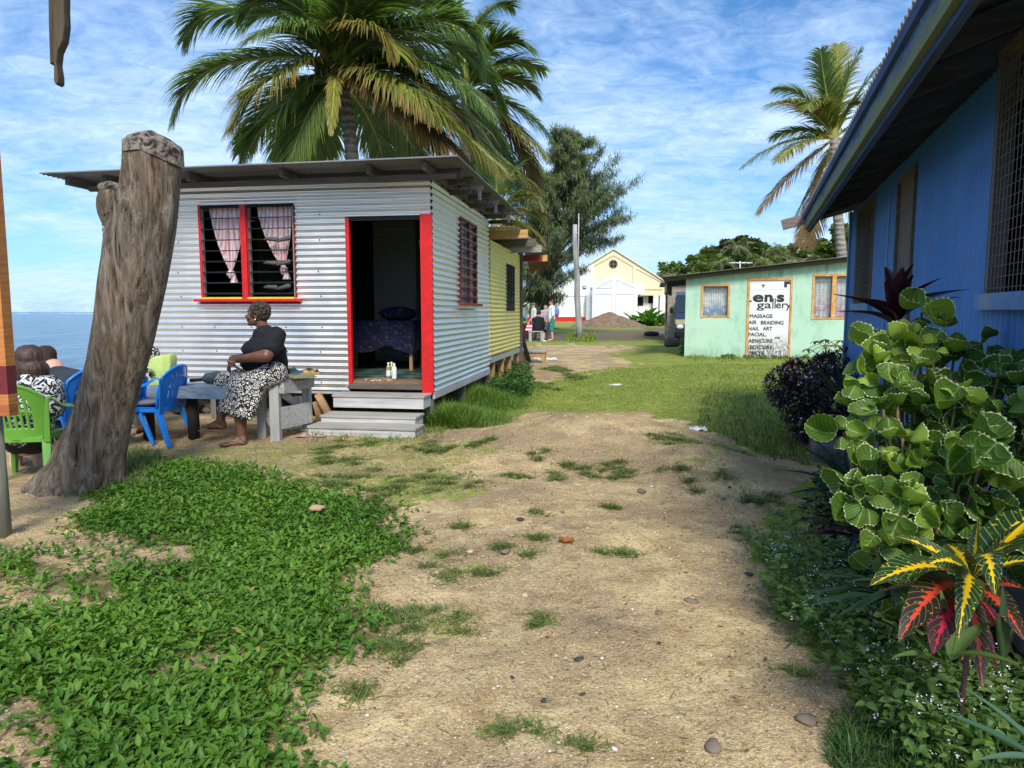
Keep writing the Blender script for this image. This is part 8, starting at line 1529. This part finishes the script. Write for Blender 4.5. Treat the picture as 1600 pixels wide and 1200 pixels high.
# long grass bank along the silver shed and small weeds by the yellow one
Ms = shed.matrix_basis if shed.matrix_basis.translation.length > 0 else Matrix.Translation(shed.location)@Matrix.Rotation(A9, 4, 'Z')
N = 52000; ly = rng.random(N)*4.6-.15; lx_ = .03+np.abs(rng.normal(0, .36, N))+.05*np.sin(ly*5); hx_ = (.30-.22*np.clip(lx_/.8, 0, 1))*(.75+.35*np.sin(ly*3.3+1))*(1-.35*(ly > 3.8))
ca_, sa_ = math.cos(A9), math.sin(A9); xx = shed.location.x+ca_*lx_-sa_*ly; yy = shed.location.y+sa_*lx_+ca_*ly; k = (lx_ < 1.0); blades('long_grass', xx[k], yy[k], hx_[k]*1.15, m_long, lean=.5, w=.007)
# grass around the steps, stump, pole, green shop foot, bench
def patch(name, px0, px1, py0, py1, n, h, mat, lean=.5, w=.005):
    a = on_ground(px0, py1); b = on_ground(px1, py1); c_ = on_ground((px0+px1)/2, py0); u = rng.random(n); v = np.clip(rng.normal(.5, .25, n), 0, 1); y = a.y+(c_.y-a.y)*v; x = (a.x+(b.x-a.x)*u)*(y/a.y); blades(name, x, y, h*(.7+.5*np.sin(u*17)**2), mat, lean=lean, w=w)
patch('step_grass', 478, 690, 660, 692, 4200, .085, m_grass); patch('step_grass', 590, 720, 640, 676, 3500, .12, m_long); patch('stump_grass', 60, 240, 742, 775, 2600, .10, m_grass); patch('stump_grass', 190, 250, 705, 745, 1500, .14, m_grass); patch('pole_grass', 885, 930, 524, 535, 900, .34, m_lawn, w=.03); patch('wall_grass', 1070, 1330, 552, 566, 3500, .12, m_lawn, w=.015); patch('edge_grass', 1290, 1700, 1120, 1240, 5000, .08, m_dgrass)
# broad weeds: along the shed far end, wall foot, path edge
def weeds(name, px0, px1, py0, py1, n, s_, mat, hmax=.2, poly=None):
    p_x = rng.uniform(px0, px1, n); p_y = rng.uniform(py0, py1, n)
    if poly: k = in_poly(p_x, p_y, poly); p_x, p_y = p_x[k], p_y[k]
    t_ = (CAMH-.08)/((p_y-HORY)/FPX); x = (p_x-800)/FPX*t_; y = t_; m = len(x); nb = NB()
    for q in range(7): nb.add(leaf_tpl(.55, 4, .2, .2, cols=1), np.stack([x+rng.normal(0, .03, m), y+rng.normal(0, .03, m), H(x, y)+hmax*rng.random(m)], 1), rots(rng.random(m)*6.28, rng.uniform(-.2, .8, m), rng.normal(0, .4, m)), s_*rng.uniform(.6, 1.3, m))
    tag(nb.build(name, mat), kind='stuff'); return x, y
m_weed = M_leaf('weed_leaf', (.025, .075, .015), (.09, .18, .035), trans=.3); weeds('weeds', 765, 830, 578, 625, 420, .07, m_weed, .22); weeds('weeds', 1066, 1130, 553, 566, 160, .10, m_weed, .16); weeds('weeds', 1130, 1330, 560, 572, 260, .08, m_weed, .08)
WPOLY = [(1185, 860), (1250, 830), (1330, 860), (1420, 960), (1500, 1060), (1700, 1120), (1700, 1200), (1480, 1240), (1400, 1160), (1330, 1060), (1260, 1010), (1210, 940)]
m_wlight = M_leaf('weed_leaf_light', (.06, .13, .025), (.17, .26, .07), trans=.35); x, y = weeds('flowering_weeds', 1180, 1700, 830, 1240, 1900, .040, m_wlight, .20, WPOLY)
n = 420; q = rng.integers(0, 110, n)*7 % len(x); fx, fy = x[q]+rng.normal(0, .035, n), y[q]+rng.normal(0, .035, n); fz = H(fx, fy)+.05+.20*rng.random(n); k5 = []
nb = NB()
for j in range(5): nb.add(tri, np.stack([fx+rng.normal(0, .006, n), fy+rng.normal(0, .006, n), fz+rng.normal(0, .005, n)], 1), rots(rng.random(n)*6.28, rng.uniform(-.8, .8, n)), .0034+.002*rng.random(n))
tag(nb.build('white_weed_flowers', M_plain('tiny_white_flower', (.75, .74, .74), .8, bump=0)), kind='stuff'); st3 = (np.array([(0, -.5, 0), (0, .5, 0), (1, 0, 0)]), [(0, 1, 2)], np.array([(0, 0), (1, 0), (.5, 1)]))
gz2 = H(fx, fy); D = np.stack([rng.normal(0, .25, n), rng.normal(0, .25, n), np.ones(n)], 1); L = np.maximum(fz-gz2, .02); nb = NB(); Dn = D/np.linalg.norm(D, axis=1, keepdims=True); nb.add(st3, np.stack([fx, fy, fz], 1)-Dn*L[:, None], dirs_rot(D, np.tile([0, 1.0, .1], (n, 1))), np.stack([L, np.full(n, .0022), L], 1)); tag(nb.build('weed_stems', m_weed), kind='stuff')
weeds('bed_undergrowth', 1230, 1700, 700, 1180, 2600, .055, M_leaf('undergrowth_leaf', (.012, .035, .010), (.035, .075, .022), trans=.2), .10, [(1290, 720), (1420, 700), (1750, 900), (1750, 1200), (1560, 1150), (1420, 980), (1320, 880), (1270, 800)]); weeds('corner_weeds', 1480, 1640, 1090, 1180, 150, .05, M_leaf('corner_weed', (.06, .15, .02), (.16, .28, .05), trans=.35), .05)
# twigs and straw on the sand
N = 1000; yy = 1.8+6*rng.random(N); xx = -1.6+4*rng.random(N); g, cv, lw, rd = masks(xx, yy); k = ~cv; xx, yy = xx[k], yy[k]; n = len(xx); nb = NB(); tw = (np.array([(0, -1, 0), (0, 1, 0), (.5, .9, .06), (.5, -.9, .06), (1, .3, 0), (1, -.3, 0)]), [(0, 1, 2, 3), (3, 2, 4, 5)], np.zeros((6, 2))); L = rng.uniform(.015, .07, n); nb.add(tw, np.stack([xx, yy, H(xx, yy)+.006], 1), rots(rng.random(n)*6.28, np.zeros(n)), np.stack([L, np.full(n, .0016), L], 1)); t = NT('twig_bits'); t.set(col=t.mix(t.attr('rnd'), (.05, .035, .025), (.40, .30, .17)), rough=.9); tag(nb.build('twigs', t.m), kind='stuff')

# dead leaves and straw blown over the sand and the verge
N = 260; yy = 1.7+6.5*rng.random(N); xx = np.where(rng.random(N) < .6, .2+.33*yy+.45*rng.standard_normal(N), -3+6*rng.random(N)); n = N; nb = NB(); nb.add(leaf_tpl(.42, 4, .3, -.25, cols=1), np.stack([xx, yy, H(xx, yy)+.008], 1), rots(rng.random(n)*6.28, rng.normal(0, .2, n), rng.normal(0, .5, n)), rng.uniform(.012, .04, n)); tag(nb.build('leaf_litter', M_leaf('dead_leaf', (.09, .05, .025), (.38, .25, .11), trans=.1, rough=.8)), kind='stuff')
